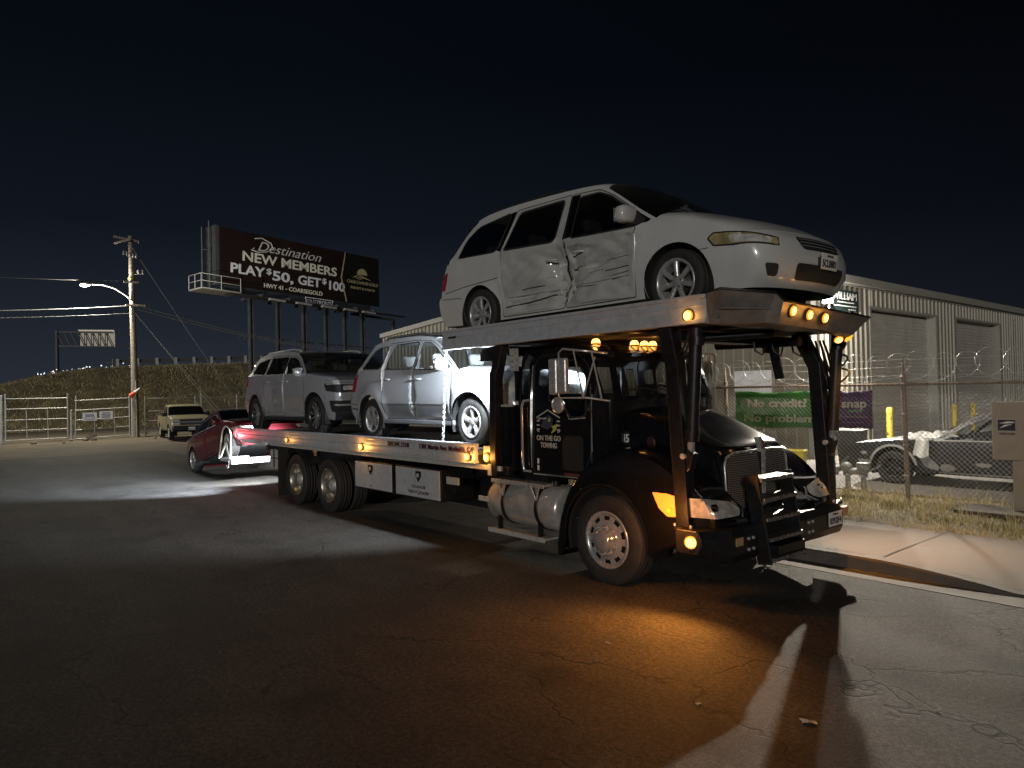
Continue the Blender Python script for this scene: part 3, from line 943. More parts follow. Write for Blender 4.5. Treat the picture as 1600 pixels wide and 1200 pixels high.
# scraps on the street
for i, (x, y, a, s_) in enumerate(((2.94, -2.62, .4, .05), (2.35, -2.9, 1.2, .018), (1.2, -2.5, .2, .02), (3.1, -3.3, 2.0, .018), (3.4, -1.9, .7, .015))):
    mb = MB()
    k = 9
    vs = [(s_ * math.cos(2 * PI * j / k) * (1 + .4 * math.sin(3.3 * j + i)), s_ * .6 * math.sin(2 * PI * j / k) * (1 + .3 * math.cos(2.1 * j)), .008 + .006 * math.sin(2 * j)) for j in range(k)] + [(0, 0, .016)]
    mb.add(vs, [(j, (j + 1) % k, k) for j in range(k)] + [tuple(range(k - 1, -1, -1))], 0, True)
    o = mb.build("litter", mat("paper_scrap", (.6, .57, .52), .8)); o.location = (x, y, 0); o.rotation_euler = (0, 0, a)
    tag(o, ["crumpled white paper scrap lying alone on the street in front of the truck, largest of the litter", "tiny pale scrap on the street in the truck's shadow", "tiny pale scrap on the street under the amber glow", "tiny pale scrap on the street nearest the camera", "tiny pale scrap on the street nearest the kerb"][i], "litter", "paper scraps on the street")

# ------------------------------------------------------------------ chain link fence with razor wire
YF = 5.56
M_wire = mat("fence_wire", (.34, .32, .29), .5, metal=.3, var=.2)
M_rust = mat("rusty_pipe", (.28, .22, .17), .7, metal=.4, var=.35, nscale=15, bump=.1, dirt=(.12, .06, .03), dirt_amt=.7, dscale=8)
def chain_fence():
    root = empty("chain_link_fence", (0, YF, .15), label="chain link fence with razor wire between the verge and the yard", cat="fence")
    z0, z1 = -.06, 1.89
    x0, x1 = -14.0, 6.0
    for x in (-12.9, -9.7, -6.35, -2.95, .37, 3.7):
        mb = MB(); mb.cyl((x, .03, -.1), (x - .03, .03, 2.0 if x != .37 else 2.02), .036, n=14); mb.tube([(x - .03, .03, 1.98), (x - .032, .02, 2.31)], [.028, .010], 8)
        mb.sphere((x - .03, .03, 2.0), .045, sc=(1, 1, .7))
        ps = mb.build("post", M_rust, root)
        for z in (.4, .9, 1.4):
            mb = MB(); mb.lathe([(.040, z - .012), (.045, z - .012), (.045, z + .012), (.040, z + .012)], (x - .012, .03, 0), 'z', 14)
            mb.build("tie_band", M_wire, ps)
    mb = MB(); mb.tube([(x0, .0, 1.90), (-8, 0, 1.885), (-3, 0, 1.895), (0, 0, 1.885), (x1, 0, 1.88)], .024, 10); mb.build("top_rail", M_rust, root)
    mb = MB()
    V = []; F = []; s_ = .078; r = .0022; H = z1 - z0
    n = int((x1 - x0 + H) / s_)
    for i in range(n):
        for sg in (1, -1):
            xa = x0 - H / 2 + i * s_
            a = (xa, z0) if sg > 0 else (xa + H, z0); b = (xa + H, z1) if sg > 0 else (xa, z1)
            def at(t): return (a[0] + (b[0] - a[0]) * t, a[1] + (b[1] - a[1]) * t)
            t0, t1 = 0.0, 1.0
            dxx = b[0] - a[0]
            ts = sorted([(x0 - a[0]) / dxx, (x1 - a[0]) / dxx]); t0 = max(0, ts[0]); t1 = min(1, ts[1])
            if t1 - t0 < .02: continue
            k = len(V); seg = 5
            for q in range(seg + 1):
                t = t0 + (t1 - t0) * q / seg
                px, pz = at(t)
                yy = .006 * sg + .012 * math.sin(2.1 * px) * math.sin(PI * (pz - z0) / H) - .026
                for dx, dz in ((0, r * 1.4), (-r * sg, -r * .7), (r * sg, -r * .7)):
                    V.append((px + dx, yy + (r if dx == 0 else -r), pz + dz))
            for q in range(seg):
                for j in range(3):
                    F.append((k + q * 3 + j, k + q * 3 + (j + 1) % 3, k + (q + 1) * 3 + (j + 1) % 3, k + (q + 1) * 3 + j))
    mb.add(V, F, 0, True); mb.build("wire_mesh", M_wire, root, fix=False)
    mb = MB()
    P = []
    x = x0
    k = 0
    while x < x1:
        for j in range(18):
            t = 2 * PI * j / 18
            rr = .215 + .03 * math.sin(1.9 * k)
            P.append((x + .33 * j / 18 + 1.15 * rr * math.cos(t) + .03 * math.sin(3 * k), .02 + .05 * math.cos(t + .6) + .03 * math.sin(k), 2.17 + rr * 1.02 * math.sin(t)))
        x += .33 + .04 * math.sin(2.3 * k); k += 1
    mb.tube(P, .0042, 5, False)
    for q in range(0, len(P), 3):
        p = Vector(P[q]); mb.box(p, (.026, .003, .010), Matrix.Rotation(rng.uniform(0, 3), 3, 'Y'))
    for z in (2.02, 2.16, 2.28): mb.tube([(x0 + .8 * i, .02, z + .012 * math.sin(2.1 * i + z)) for i in range(26)], .003, 4, False)
    mb.build("razor_wire", mat("razor_steel", (.45, .45, .43), .4, metal=.4), root)
chain_fence()

# banner tied to the yard side of the fence (vinyl lets some light through)
def vinyl(*a, **k):
    m = mat(*a, **k)
    N, L, P = nodes_of(m)
    t = N.new("ShaderNodeBsdfTranslucent"); x = N.new("ShaderNodeMixShader"); x.inputs[0].default_value = .4
    L.new(P.inputs["Base Color"].links[0].from_socket, t.inputs[0])
    L.new(P.outputs[0], x.inputs[1]); L.new(t.outputs[0], x.inputs[2]); L.new(x.outputs[0], N["Material Output"].inputs[0])
    return m
def banner(name, x0, x1, z0, z1, m, label):
    root = empty(name, ((x0 + x1) / 2, YF + .06, z0), label=label, cat="banner")
    nx, nz = 40, 12
    mb = MB(); V = []
    w = x1 - x0
    f = lambda u, v: .012 * math.sin(9 * u + 5 * v) * math.sin(PI * v) + .010 * math.sin(23 * u - 7 * v) + .018 * math.sin(4 * v + 15 * u) * u * (1 - u)
    for i in range(nx + 1):
        for j in range(nz + 1):
            u, v = i / nx, j / nz
            V.append(((u - .5) * w, f(u * w, v), v * (z1 - z0) - .03 * math.sin(PI * u) * (v) + .01 * math.sin(12 * u)))
    k = nz + 1
    mb.add(V, [(i * k + j, (i + 1) * k + j, (i + 1) * k + j + 1, i * k + j + 1) for i in range(nx) for j in range(nz)], 0, True)
    sh_ = mb.build("sheet", m, root)
    s_ = sh_.modifiers.new("solid", 'SOLIDIFY'); s_.thickness = .003; s_.offset = 1
    return root
M_cream = vinyl("cream_print", (.78, .72, .58), .7)
bn = banner("banner", -2.785, -.80, 1.28, 1.965, vinyl("green_vinyl", (.085, .25, .075), .5, var=.15, nscale=2), "green vinyl banner about no credit hung on the fence")
text("No credit?", .20, (-.72, -.035, .385), (1, 0, 0), (0, 0, 1), M_cream, "banner_lettering", bn, bold=.03, width=1.20)
text("No problem", .20, (-.80, -.035, .105), (1, 0, 0), (0, 0, 1), M_cream, "banner_lettering", bn, bold=.03, width=1.42)
bn = banner("banner", -.79, -.17, 1.30, 1.955, vinyl("purple_vinyl", (.11, .06, .14), .45, var=.2, nscale=2), "dark purple vinyl banner beside the green one on the fence")
text("FINANCE", .05, (-.09, -.032, .275), (1, 0, 0), (0, 0, 1), mat('green_print', (.14, .4, .08), .6), 'banner_lettering', bn, bold=.01, width=.23)
text("snap", .20, (-.20, -.03, .355), (1, 0, 0), (0, 0, 1), M_cream, "banner_lettering", bn, bold=.02, width=.42)
mb = MB()
for i in range(9): mb.bb((-.24 + i * .055, -.032, .185), (-.24 + i * .055 + .045, -.03, .20))
for i in range(7): mb.bb((-.19 + i * .055, -.032, .09), (-.19 + i * .055 + .04, -.03, .10))
mb.build("banner_small_print", mat("pink_print", (.35, .2, .25), .6), bn)

# parcel mailbox unit at the verge
def mailbox():
    root = empty("mailbox_unit", (2.05, 5.18, .20), label="beige cluster mailbox on a pedestal with a postal eagle mark", cat="mailbox")
    m = mat("beige_metal", (.34, .29, .23), .5, metal=.2, var=.08, bump=.04, dirt=(.2, .17, .13), dirt_amt=.3)
    mb = MB(); mb.bb((-.36, -.02, .72), (.45, .40, 1.55)); b = mb.build("cabinet", m, root, bevel=.012)
    mb = MB(); mb.bb((-.13, .02, 0), (.25, .36, .72)); mb.build("pedestal", m, root, bevel=.01)
    mb = MB(); mb.bb((-.28, -.026, 1.14), (-.07, -.021, 1.30)); d = mb.build("eagle_mark", M_ink, b)
    mb = MB()
    mb.prism([(-.27, -.028, 1.245), (-.16, -.028, 1.275), (-.085, -.028, 1.27), (-.075, -.028, 1.255), (-.16, -.028, 1.245)], (0, -.002, 0))
    mb.prism([(-.265, -.028, 1.17), (-.20, -.028, 1.225), (-.10, -.028, 1.235), (-.17, -.028, 1.21)], (0, -.002, 0))
    for (a_, c_) in (((-.285, 1.135), (-.065, 1.14)), ((-.285, 1.30), (-.065, 1.305))): mb.bb((a_[0], -.028, a_[1]), (c_[0], -.026, c_[1]))
    mb.build("eagle", M_platew, d)
    text("USPS.COM", .035, (-.27, -.024, 1.085), (1, 0, 0), (0, 0, 1), M_ink, "mailbox_lettering", b, bold=.02, width=.19)
mailbox()

# backflow valve on the verge
def valve():
    root = empty("backflow_valve", (-.70, 6.10, .14), label="grey backflow valve assembly on two risers behind the fence", cat="valve")
    m = mat("painted_iron", (.26, .26, .25), .55, metal=.4, var=.25, nscale=14, bump=.1)
    mb = MB()
    for x in (-.14, .14): mb.cyl((x, 0, -.05), (x, 0, .34), .045); mb.lathe([(.075, .28), (.075, .31), (.0, .31)], (x, 0, 0), 'z', 16); mb.lathe([(.0, .0), (.09, .0), (.09, .03)], (x, 0, 0), 'z', 16)
    mb.cyl((-.2, 0, .36), (.2, 0, .36), .06); mb.build("riser", m, root)
    mb = MB(); mb.sphere((-.16, 0, .44), .10, sc=(1.1, .8, .8)); mb.sphere((.14, 0, .44), .10, sc=(1.2, .8, .75)); mb.bb((.04, -.07, .46), (.24, .07, .52)); mb.build("valve_body", m, root, bevel=.01)
    mb = MB(); mb.tube([(.28, 0, .40), (.36, .02, .44), (.42, .03, .50)], .012, 6); mb.beam((-.25, 0, .50), (-.12, 0, .62), .03, .02); mb.build("lever", m, root)
valve()

# things against the wall
def wheelie_bin():
    root = empty("rubbish_bin", (-2.50, 9.9, .155), .2, label="dark grey rubbish bin standing behind the nose of the coupe", cat="bin")
    m = mat("bin_plastic", (.05, .052, .055), .5, var=.2)
    mb = MB(); mb.add([(-.22, -.22, 0), (.22, -.22, 0), (.22, .22, 0), (-.22, .22, 0), (-.29, -.30, .82), (.29, -.30, .82), (.29, .30, .82), (-.29, .30, .82)], [(3, 2, 1, 0), (4, 5, 6, 7), (0, 1, 5, 4), (1, 2, 6, 5), (2, 3, 7, 6), (3, 0, 4, 7)])
    mb.build("tub", m, root, bevel=.02)
    mb = MB(); mb.bb((-.32, -.33, .825), (.32, .33, .86)); mb.build("lid", mat("bin_lid", (.22, .22, .22), .5), root, bevel=.015)
wheelie_bin()
def open_tub(name, loc, w, d, h, m, label, rz=0.0, cat="tub"):
    root = empty(name, loc, rz, label=label, cat=cat)
    mb = MB(); t = .02; k = .85
    o = [(-w / 2 * k, -d / 2 * k), (w / 2 * k, -d / 2 * k), (w / 2 * k, d / 2 * k), (-w / 2 * k, d / 2 * k)]; p = [(x / k, y / k) for x, y in o]
    V = [(x, y, 0) for x, y in o] + [(x, y, h) for x, y in p] + [(x * .9, y * .9, h) for x, y in p] + [(x * .88, y * .88, .03) for x, y in o]
    F = [(3, 2, 1, 0), (12, 13, 14, 15)]
    for i in range(4):
        j = (i + 1) % 4; F += [(i, j, 4 + j, 4 + i), (4 + i, 4 + j, 8 + j, 8 + i), (8 + i, 8 + j, 12 + j, 12 + i)]
    mb.add(V, F); mb.build("tub", m, root, bevel=.012)
    mb = MB(); mb.bb((-w / 2 - .015, -d / 2 - .015, h - .05), (w / 2 + .015, -d / 2 + .002, h - .005)); mb.bb((-w / 2 - .015, d / 2 - .002, h - .05), (w / 2 + .015, d / 2 + .015, h - .005)); mb.bb((-w / 2 - .015, -d / 2, h - .05), (-w / 2 + .002, d / 2, h - .005)); mb.bb((w / 2 - .002, -d / 2, h - .05), (w / 2 + .015, d / 2, h - .005)); mb.build("rim", m, root, bevel=.006)
open_tub("mop_bucket", (-3.08, 8.45, .155), .40, .34, .46, mat("yellow_plastic", (.50, .40, .02), .5, var=.15), "yellow plastic tub standing behind the blue crate by the wall", .25)
open_tub("crate", (-2.95, 8.05, .155), .42, .30, .13, mat("blue_plastic", (.02, .06, .40), .45, var=.15), "low blue plastic crate in front of the yellow tub", .1, cat="crate")
def spare_part():
    root = empty("scrap_casing", (-2.30, 8.3, .155), .3, label="grey machine casing lying on the yard between the truck pillar and the bin", cat="scrap")
    mb = MB(); mb.bb((-.22, -.14, 0), (.22, .14, .16)); b = mb.build("casing", mat("grey_scrap", (.20, .20, .19), .5, metal=.3, var=.3), root, bevel=.03)
    mb = MB(); mb.cyl((-.08, 0, .15), (-.08, 0, .21), .09); mb.cyl((.1, -.02, .15), (.16, -.03, .24), .04); mb.build("flange", M_galv, root)
spare_part()
def cloths():
    m = mat("white_cloth", (.66, .65, .63), .9, var=.06, bump=.15, bscale=30)
    mb = MB(); n, q = 44, 24; V = []
    for i in range(n + 1):
        for j in range(q + 1):
            u, v = i / n, j / q
            e = min(u, 1 - u, v, 1 - v)
            x = -.62 + .86 * u + .04 * math.sin(9 * v); y = 7.55 + .75 * v + .03 * math.sin(11 * u)
            z = 1.005 + .03 * u + min(1, e * 7) * (.055 + .035 * math.sin(13 * u + 4 * v) * math.sin(3 + 7 * v) + .028 * math.sin(21 * u - 9 * v) + .03 * (u > .5) * u) 
            V.append((x, y, z))
    k = q + 1
    mb.add(V, [(i * k + j, (i + 1) * k + j, (i + 1) * k + j + 1, i * k + j + 1) for i in range(n) for j in range(q)], 0, True)
    o = mb.build("dust_sheet", m); tag(o, "crumpled white sheet spread over the bonnet of the coupe", "cloth")
    mb = MB(); n, q = 14, 22; V = []
    for i in range(n + 1):
        for j in range(q + 1):
            u, v = i / n, j / q
            L = v * .42
            drop = max(0, L - .10)
            yy = 7.52 - min(L, .10) * 1.75 - .012 * math.sin(9 * u + 3 * v) * (v > .2)
            V.append((-.15 + .19 * u * (1 + .15 * v) + .012 * math.sin(5 * v) - .05 * v * (1 - u), yy, 1.02 - drop * (.92 + .12 * math.sin(3 * u)) + .01 * math.sin(8 * u)))
    k = q + 1
    mb.add(V, [(i * k + j, (i + 1) * k + j, (i + 1) * k + j + 1, i * k + j + 1) for i in range(n) for j in range(q)], 0, True)
    o = mb.build("towel", m); tag(o, "white towel hanging down over the front wing of the coupe", "towel")
cloths()
for i, (x, y, h) in enumerate(((-3.0, 13.25, 1.22), (-3.0, 17.95, 1.19), (-3.0, 19.6, 1.19))):
    root = empty("bollard", (x, y, .155), label=["yellow bollard with black wear marks left of the first roller door", "yellow bollard seen just above the coupe's bonnet, left of the shorter looking one", "yellow bollard seen just above the coupe's roof, nearest the second roller door"][i], cat="bollard", group="yellow bollards guarding the roller doors")
    mb = MB(); mb.lathe([(.085, -.05), (.085, h), (.077, h + .03), (.04, h + .05), (0, h + .055)], (0, 0, 0), 'z', 20)
    mb.build("post", mat("yellow_paint", (.46, .36, .035), .55, var=.12), root)
    mb = MB()
    for k in range(11):
        a = rng.uniform(2.6, 5.6); z = rng.uniform(.25, h - .1); hh = rng.uniform(.03, .10)
        mb.lathe([(.0862, z), (.0864, z + hh)], (0, 0, 0), 'z', 4, a0=a, a1=a + rng.uniform(.15, .55))
    mb.build("scuff", M_steelblk, root)

# ------------------------------------------------------------------ metal warehouse
M_wall = mat("painted_wall_steel", (.25, .23, .185), .5, metal=.1, var=.08, nscale=2, bump=.03, bscale=10, dirt=(.15, .12, .09), dirt_amt=.65, dscale=2.2, stretch=(1, 1, .10))
M_trimw = mat("white_trim", (.28, .27, .24), .5, var=.06)
M_door = mat("roller_door", (.52, .49, .44), .45, metal=.15, var=.07, nscale=3, dirt=(.34, .30, .26), dirt_amt=.5, stretch=(1, 1.2, .2))
def warehouse():
    root = empty("warehouse", (-4.0, 11.0, 0), label="ribbed metal warehouse with roller doors beside the yard", cat="building")
    eave = 5.06
    roofz = lambda x: eave + .062 * min(-x, 22 + x) if x < 0 else eave   # local x: 0 .. -22
    rib = [(0, 0), (.10, 0), (.125, .045), (.175, .045), (.20, 0)]
    pitch = .305
    # side wall (faces the yard): runs along +y
    def side_strip(y0, y1, z0, z1, mb):
        y = y0
        prof = []
        while y < y1 - 1e-6:
            for a, b in rib:
                if y + a <= y1: prof.append((y + a, b))
            y += pitch
        prof.append((y1, 0))
        V = [(b, a, z) for a, b in prof for z in (z0, z1)]
        mb.add(V, [(2 * i, 2 * i + 2, 2 * i + 3, 2 * i + 1) for i in range(len(prof) - 1)])
    L = 36.0
    doors = ((3.5, 8.42, 4.27), (10.3, 14.95, 4.30))
    mb = MB()
    y = 0
    for a, b, h in doors:
        side_strip(y, a, 0, eave, mb); side_strip(a, b, h, eave, mb); y = b
    side_strip(y, L, 0, eave, mb)
    # gable wall along -x
    x = 0
    prof = []
    while x > -22:
        for a, b in rib:
            if x - a >= -22: prof.append((x - a, b))
        x -= pitch
    prof.append((-22, 0))
    V = [(a, -b, z) for a, b in prof for z in (0, roofz(a))]
    mb.add(V, [(2 * i, 2 * i + 2, 2 * i + 3, 2 * i + 1) for i in range(len(prof) - 1)])
    mb.add([(-22, 0, 0), (-22, L, 0), (-22, L, eave), (-22, 0, eave)], [(0, 1, 2, 3)]); mb.add([(0, L, 0), (-22, L, 0), (-22, L, eave), (-11, L, roofz(-11)), (0, L, eave)], [(0, 1, 2, 3, 4)])
    mb.build("wall", M_wall, root)
    mb = MB()
    for s0, s1 in ((.12, -11), (-22.12, -11)):
        mb.add([(s0, -.10, roofz(0) - .0 + .03), (s0, L + .1, roofz(0) + .03), (s1, L + .1, roofz(-11) + .05), (s1, -.10, roofz(-11) + .05)], [(0, 1, 2, 3)])
    rf = mb.build("roof", mat("roof_steel", (.33, .32, .29), .5, var=.1), root)
    sl = rf.modifiers.new("solid", 'SOLIDIFY'); sl.thickness = .05
    mb = MB(); mb.bb((.05, -.02, eave - .20), (.18, L, eave + .02)); mb.bb((.046, -.06, eave - .26), (.055, L, eave - .20)); mb.build("gutter", M_trimw, root, bevel=.01)
    mb = MB()
    mb.prism([(.12, -.06, eave - .16), (.12, -.06, eave + .04), (-11, -.06, roofz(-11) + .06), (-11, -.06, roofz(-11) - .16)], (0, -.03, 0)); mb.prism([(-22.12, -.06, eave - .16), (-22.12, -.06, eave + .04), (-11, -.06, roofz(-11) + .06), (-11, -.06, roofz(-11) - .16)], (0, -.03, 0))
    mb.build("barge_board", M_trimw, root)
    mb = MB(); mb.bb((.03, -.07, 0), (.075, .07, eave - .2)); mb.bb((-.07, -.075, 0), (.03, -.045, eave - .2)); mb.build("corner_trim", M_trimw, root)
    for a, b, h in doors:
        mb = MB()
        z = .12; prof = []
        while z < h - .02:
            for q, d in ((0, 0), (.03, .03), (.055, .035), (.085, .0)): prof.append((z + q, d))
            z += .115
        V = [(-.27 + d, yy, zz) for zz, d in prof for yy in (a + .01, b - .01)]
        mb.add(V, [(2 * i, 2 * i + 1, 2 * i + 3, 2 * i + 2) for i in range(len(prof) - 1)])
        dr = mb.build("roller_door", M_door, root)
        mb = MB(); mb.bb((-.26, b - .012, .1), (.04, b + .05, h)); mb.bb((-.26, a - .05, .1), (.04, a + .012, h)); mb.bb((-.26, a, h - .01), (.05, b, h + .06)); mb.bb((.045, a - .09, .1), (.055, a, h + .06)); mb.bb((.045, b, .1), (.055, b + .09, h + .06))
        mb.build("door_frame", M_trimw, dr)
        mb = MB(); mb.bb((-.24, a + .02, .12), (-.20, b - .02, .22)); mb.build("bottom_bar", M_galv, dr)
    mb = MB(); mb.tube([(.09, 16.6, .2), (.09, 16.6, 4.6)], .03, 8); mb.build("downpipe", M_trimw, root)
    mb = MB(); mb.bb((.04, 19.5, .1), (.06, 19.56, eave - .3)); mb.build("conduit", M_trimw, root)
    return root
warehouse()
def wall_lamp():
    root = empty("wall_lamp", (-3.95, 11.86, 3.92), label="wall lamp on the warehouse just under the name sign, washing the ribs white", cat="lamp")
    mb = MB(); mb.bb((0, -.16, -.02), (.12, .16, .22)); mb.add([(.12, -.16, .22), (.12, .16, .22), (.24, .16, .02), (.24, -.16, .02), (.12, -.16, -.02), (.12, .16, -.02)], [(0, 1, 2, 3), (3, 2, 5, 4)]); mb.build("housing", M_steelblk, root)
    mb = MB(); mb.bb((.125, -.14, -.05), (.245, .14, .0)); mb.build("lens", M_whitelamp, root)
    l = lamp("wall_lamp_beam", 'SPOT', (.42, .0, -.04), 2600., (1.0, .93, .80), root, .06, (1.0, -.25, -.9), 165, .55)
    lamp("wall_lamp_spill", 'POINT', (.34, .0, -.10), 220., (1.0, .94, .84), root, .06)
wall_lamp()
def flood_lamp():
    root = empty("flood_lamp", (-1.1, 6.05, .15), label="glaring white flood lamp on a thin pole behind the nose of the upper deck", cat="lamp")
    mb = MB(); mb.cyl((.02, .05, -.1), (0, .05, 3.45), .022, n=10); mb.bb((-.05, -.02, 3.40), (.05, .10, 3.46)); mb.build("pole", M_steelblk, root)
    d = Vector((.56, -.83, -.24)).normalized(); M = d.to_track_quat('-Z', 'Y').to_matrix()
    mb = MB(); mb.box((0, 0, 3.47), (.20, .15, .07), M); hd = mb.build("housing", M_steelblk, root, bevel=.01)
    mb = MB(); mb.box(Vector((0, 0, 3.47)) + d * .037, (.17, .12, .01), M); mb.build("lens", M_whitelamp, hd)
    lamp("flood_lamp_beam", 'SPOT', Vector((0, 0, 3.47)) + d * .06, 3300., (1.0, .90, .74), root, .05, d, 68, .75)
    lamp("flood_lamp_spill", 'POINT', Vector((0, 0, 3.40)) + d * .12, 520., (1.0, .90, .76), root, .06)
flood_lamp()
def wall_sign():
    root = empty("name_sign", (-3.94, 12.80, 4.08), label="dark name sign with white capitals on the warehouse wall", cat="sign")
    mb = MB(); mb.bb((0, -.82, 0), (.03, .84, .58)); mb.build("board", mat("sign_green_black", (.02, .035, .035), .4), root, bevel=.01)
    text("WILLIAM", .28, (.034, -.70, .32), (0, 1, 0), (0, 0, 1), M_white, "sign_lettering", root, bold=.015, width=1.42)
    mb = MB()
    for i in range(9): mb.bb((.032, -.42 + .11 * i, .225), (.036, -.33 + .11 * i, .255))
    for i in range(12): mb.bb((.032, -.62 + .11 * i, .125), (.036, -.53 + .11 * i, .155))
    for i in range(4): mb.bb((.032, .20 + .12 * i, .035), (.036, .28 + .12 * i, .065))
    mb.build("sign_small_print", M_white, root)
wall_sign()
mb = MB(); mb.bb((-6.19, 10.90, 1.72), (-5.07, 10.945, 2.50)); mb.bb((-6.19, 10.885, 2.47), (-5.07, 10.90, 2.50))
tag(mb.build("notice_board", mat("white_board", (.75, .75, .78), .5), bevel=.005), "large white board on the warehouse gable above the banner", "board")
mb = MB(); mb.bb((-5.30, 10.92, 3.08), (-4.98, 10.945, 3.38)); tag(mb.build("notice", mat("white_notice", (.55, .54, .52), .6), bevel=.003), "small white notice high on the warehouse gable under the deck", "notice")
# ------------------------------------------------------------------ utility pole with street lamp
M_wood = mat("weathered_pole_wood", (.25, .215, .17), .85, var=.35, nscale=7, bump=.3, bscale=30)
M_insul = mat("porcelain", (.35, .33, .30), .3, coat=.4)
PX = -40.0
def utility_pole():
    root = empty("utility_pole", (PX, 2.85, 0), label="tall wooden utility pole carrying a lit street lamp at the yard gate", cat="pole")
    mb = MB(); mb.tube([(0, 0, -.2), (0, -.05, 4), (0, -.10, 8), (0, -.16, 11.5)], [.185, .17, .145, .12], 16); mb.build("trunk", M_wood, root)
    mb = MB(); mb.beam((.12, -1.05, 11.35), (.12, .25, 11.2), .10, .12); mb.beam((-.3, -.9, 11.05), (.3, -.2, 11.25), .09, .11); mb.build("crossarm", M_wood, root)
    mb = MB(); mb.beam((.14, -.48, 7.5), (.14, .55, 7.53), .09, .11); mb.build("crossarm", M_wood, root)
    mb = MB(); mb.beam((.14, -.55, 8.82), (.14, .22, 8.85), .08, .10); mb.build("crossarm", M_wood, root)
    for k in range(5):
        mb = MB(); y = -.55 + .16 * k
        mb.lathe([(.05, 0), (.055, .05), (.04, .12), (.05, .18), (.03, .25), (0, .25)], (.2, y, 10.35 - .03 * k), 'z', 10); mb.build("insulator", M_insul, root)
    mb = MB(); mb.cyl((.18, .05, 9.3), (.18, .45, 9.35), .03); mb.lathe([(.06, 0), (.06, .2), (.03, .26), (0, .26)], (.18, .42, 9.35), 'z', 10); mb.lathe([(.06, 0), (.06, .2), (.03, .26), (0, .26)], (.18, .2, 9.32), 'z', 10); mb.build("switch_bracket", M_galv, root)
    mb = MB(); mb.tube([(.14, -.10, 7.7), (.16, -.45, 8.05), (.18, -1.05, 8.42), (.2, -1.6, 8.56), (.2, -2.2, 8.55)], [.05, .048, .045, .042, .04], 10); mb.build("lamp_arm", M_galv, root)
    mb = MB(); mb.sphere((.2, -2.45, 8.53), .17, sc=(.8, 1.8, .55)); hd = mb.build("lamp_head", M_galv, root)
    mb = MB(); mb.sphere((.2, -2.52, 8.45), .13, sc=(.8, 1.5, .55)); mb.build("lens", emit("street_lamp_lit", (1.0, .95, .85), 40.0), hd)
    lamp("street_lamp_light", 'POINT', (.2, -2.52, 8.28), 4200., (1.0, .93, .76), root, .12)
    mb = MB(); mb.cyl((.17, .0, 0), (.17, -.02, 3.2), .03); mb.cyl((.02, -.2, 2.2), (.02, -.2, 4.2), .035); mb.build("conduit", M_galv, root)
    mb = MB(); mb.lathe([(.172, 9.0), (.175, 9.0), (.175, 9.12), (.172, 9.12)], (0, -.13, 0), 'z', 14); mb.build("marker_band", mat("yellow_band", (.4, .33, .08), .6), root)
    for k in range(7):
        mb = MB(); z = 3.4 + .55 * k; mb.cyl((0, -.05, z), (.05, .22 * (-1) ** k - .08, z), .012, n=6); mb.build("pole_step", M_galv, root)
    return root
utility_pole()
M_cable = mat("cable", (.30, .30, .29), .6)
M_cabled = mat("dark_cable", (.06, .06, .06), .6)
def cable(pts_a, pts_b, sag, r, label, m=M_cable, n=26, group="wires on the utility pole"):
    a, b = Vector(pts_a), Vector(pts_b)
    P = [a.lerp(b, i / n) - Vector((0, 0, 4 * sag * (i / n) * (1 - i / n))) for i in range(n + 1)]
    mb = MB(); mb.tube(P, r, 6); o = mb.build("overhead_wire", m); tag(o, label, "wire", group)
    return o
cable((PX + .15, 2.40, 7.45), (PX + 1, -34, 8.6), 1.5, .028, "upper of the two thick pale wires running left from the pole")
cable((PX + .15, 2.70, 7.05), (PX + 1, -34, 7.5), 1.2, .026, "lower of the two thick pale wires running left from the pole")
cable((PX + .15, 2.30, 8.86), (PX + 1, -34, 11.0), 1.2, .012, "thin dark wire running left from beside the street lamp", M_cabled)
cable((PX + .1, 2.72, 10.9), (PX - .6, 9.9, .1), .10, .018, "steepest pale guy wire from the top of the pole", n=8)
cable((PX + .1, 2.76, 8.7), (PX - .6, 9.3, .1), .05, .012, "thin middle guy wire sloping right from the pole", M_cabled, 8)
cable((PX + .1, 2.80, 7.2), (PX + .2, 8.2, .1), .05, .016, "left one of the two lowest guy wires from the pole", n=8)
cable((PX + .1, 2.80, 7.1), (PX + .2, 8.5, .1), .02, .016, "right one of the two lowest guy wires from the pole", n=8)
cable((PX + .1, 3.2, 7.45), (-50, 42, 7.8), 2.2, .024, "upper telephone cable running right behind the billboard posts")
cable((PX + .1, 3.0, 7.3), (-50, 42, 7.2), 2.0, .024, "lower telephone cable running right behind the billboard posts")
def cone():
    root = empty("traffic_cone", (PX + .28, 2.50, 2.30), label="orange and white traffic cone stuck sideways on the utility pole", cat="cone")
    ax = Vector((.1, .52, .48)).normalized(); M = ax.to_track_quat('Z', 'Y').to_matrix()
    def tr(o): o.matrix_basis = M.to_4x4()
    mb = MB(); mb.bb((-.20, -.20, 0), (.20, .20, .03)); mb.lathe([(.15, .03), (.095, .34)], (0, 0, 0), 'z', 18); tr(mb.build("cone_base", mat("cone_orange", (.75, .10, .04), .5), root))
    mb = MB(); mb.lathe([(.096, .34), (.04, .66), (.03, .68), (0, .68)], (0, 0, 0), 'z', 18); tr(mb.build("reflective_collar", mat("cone_white", (.7, .7, .7), .5), root))
cone()

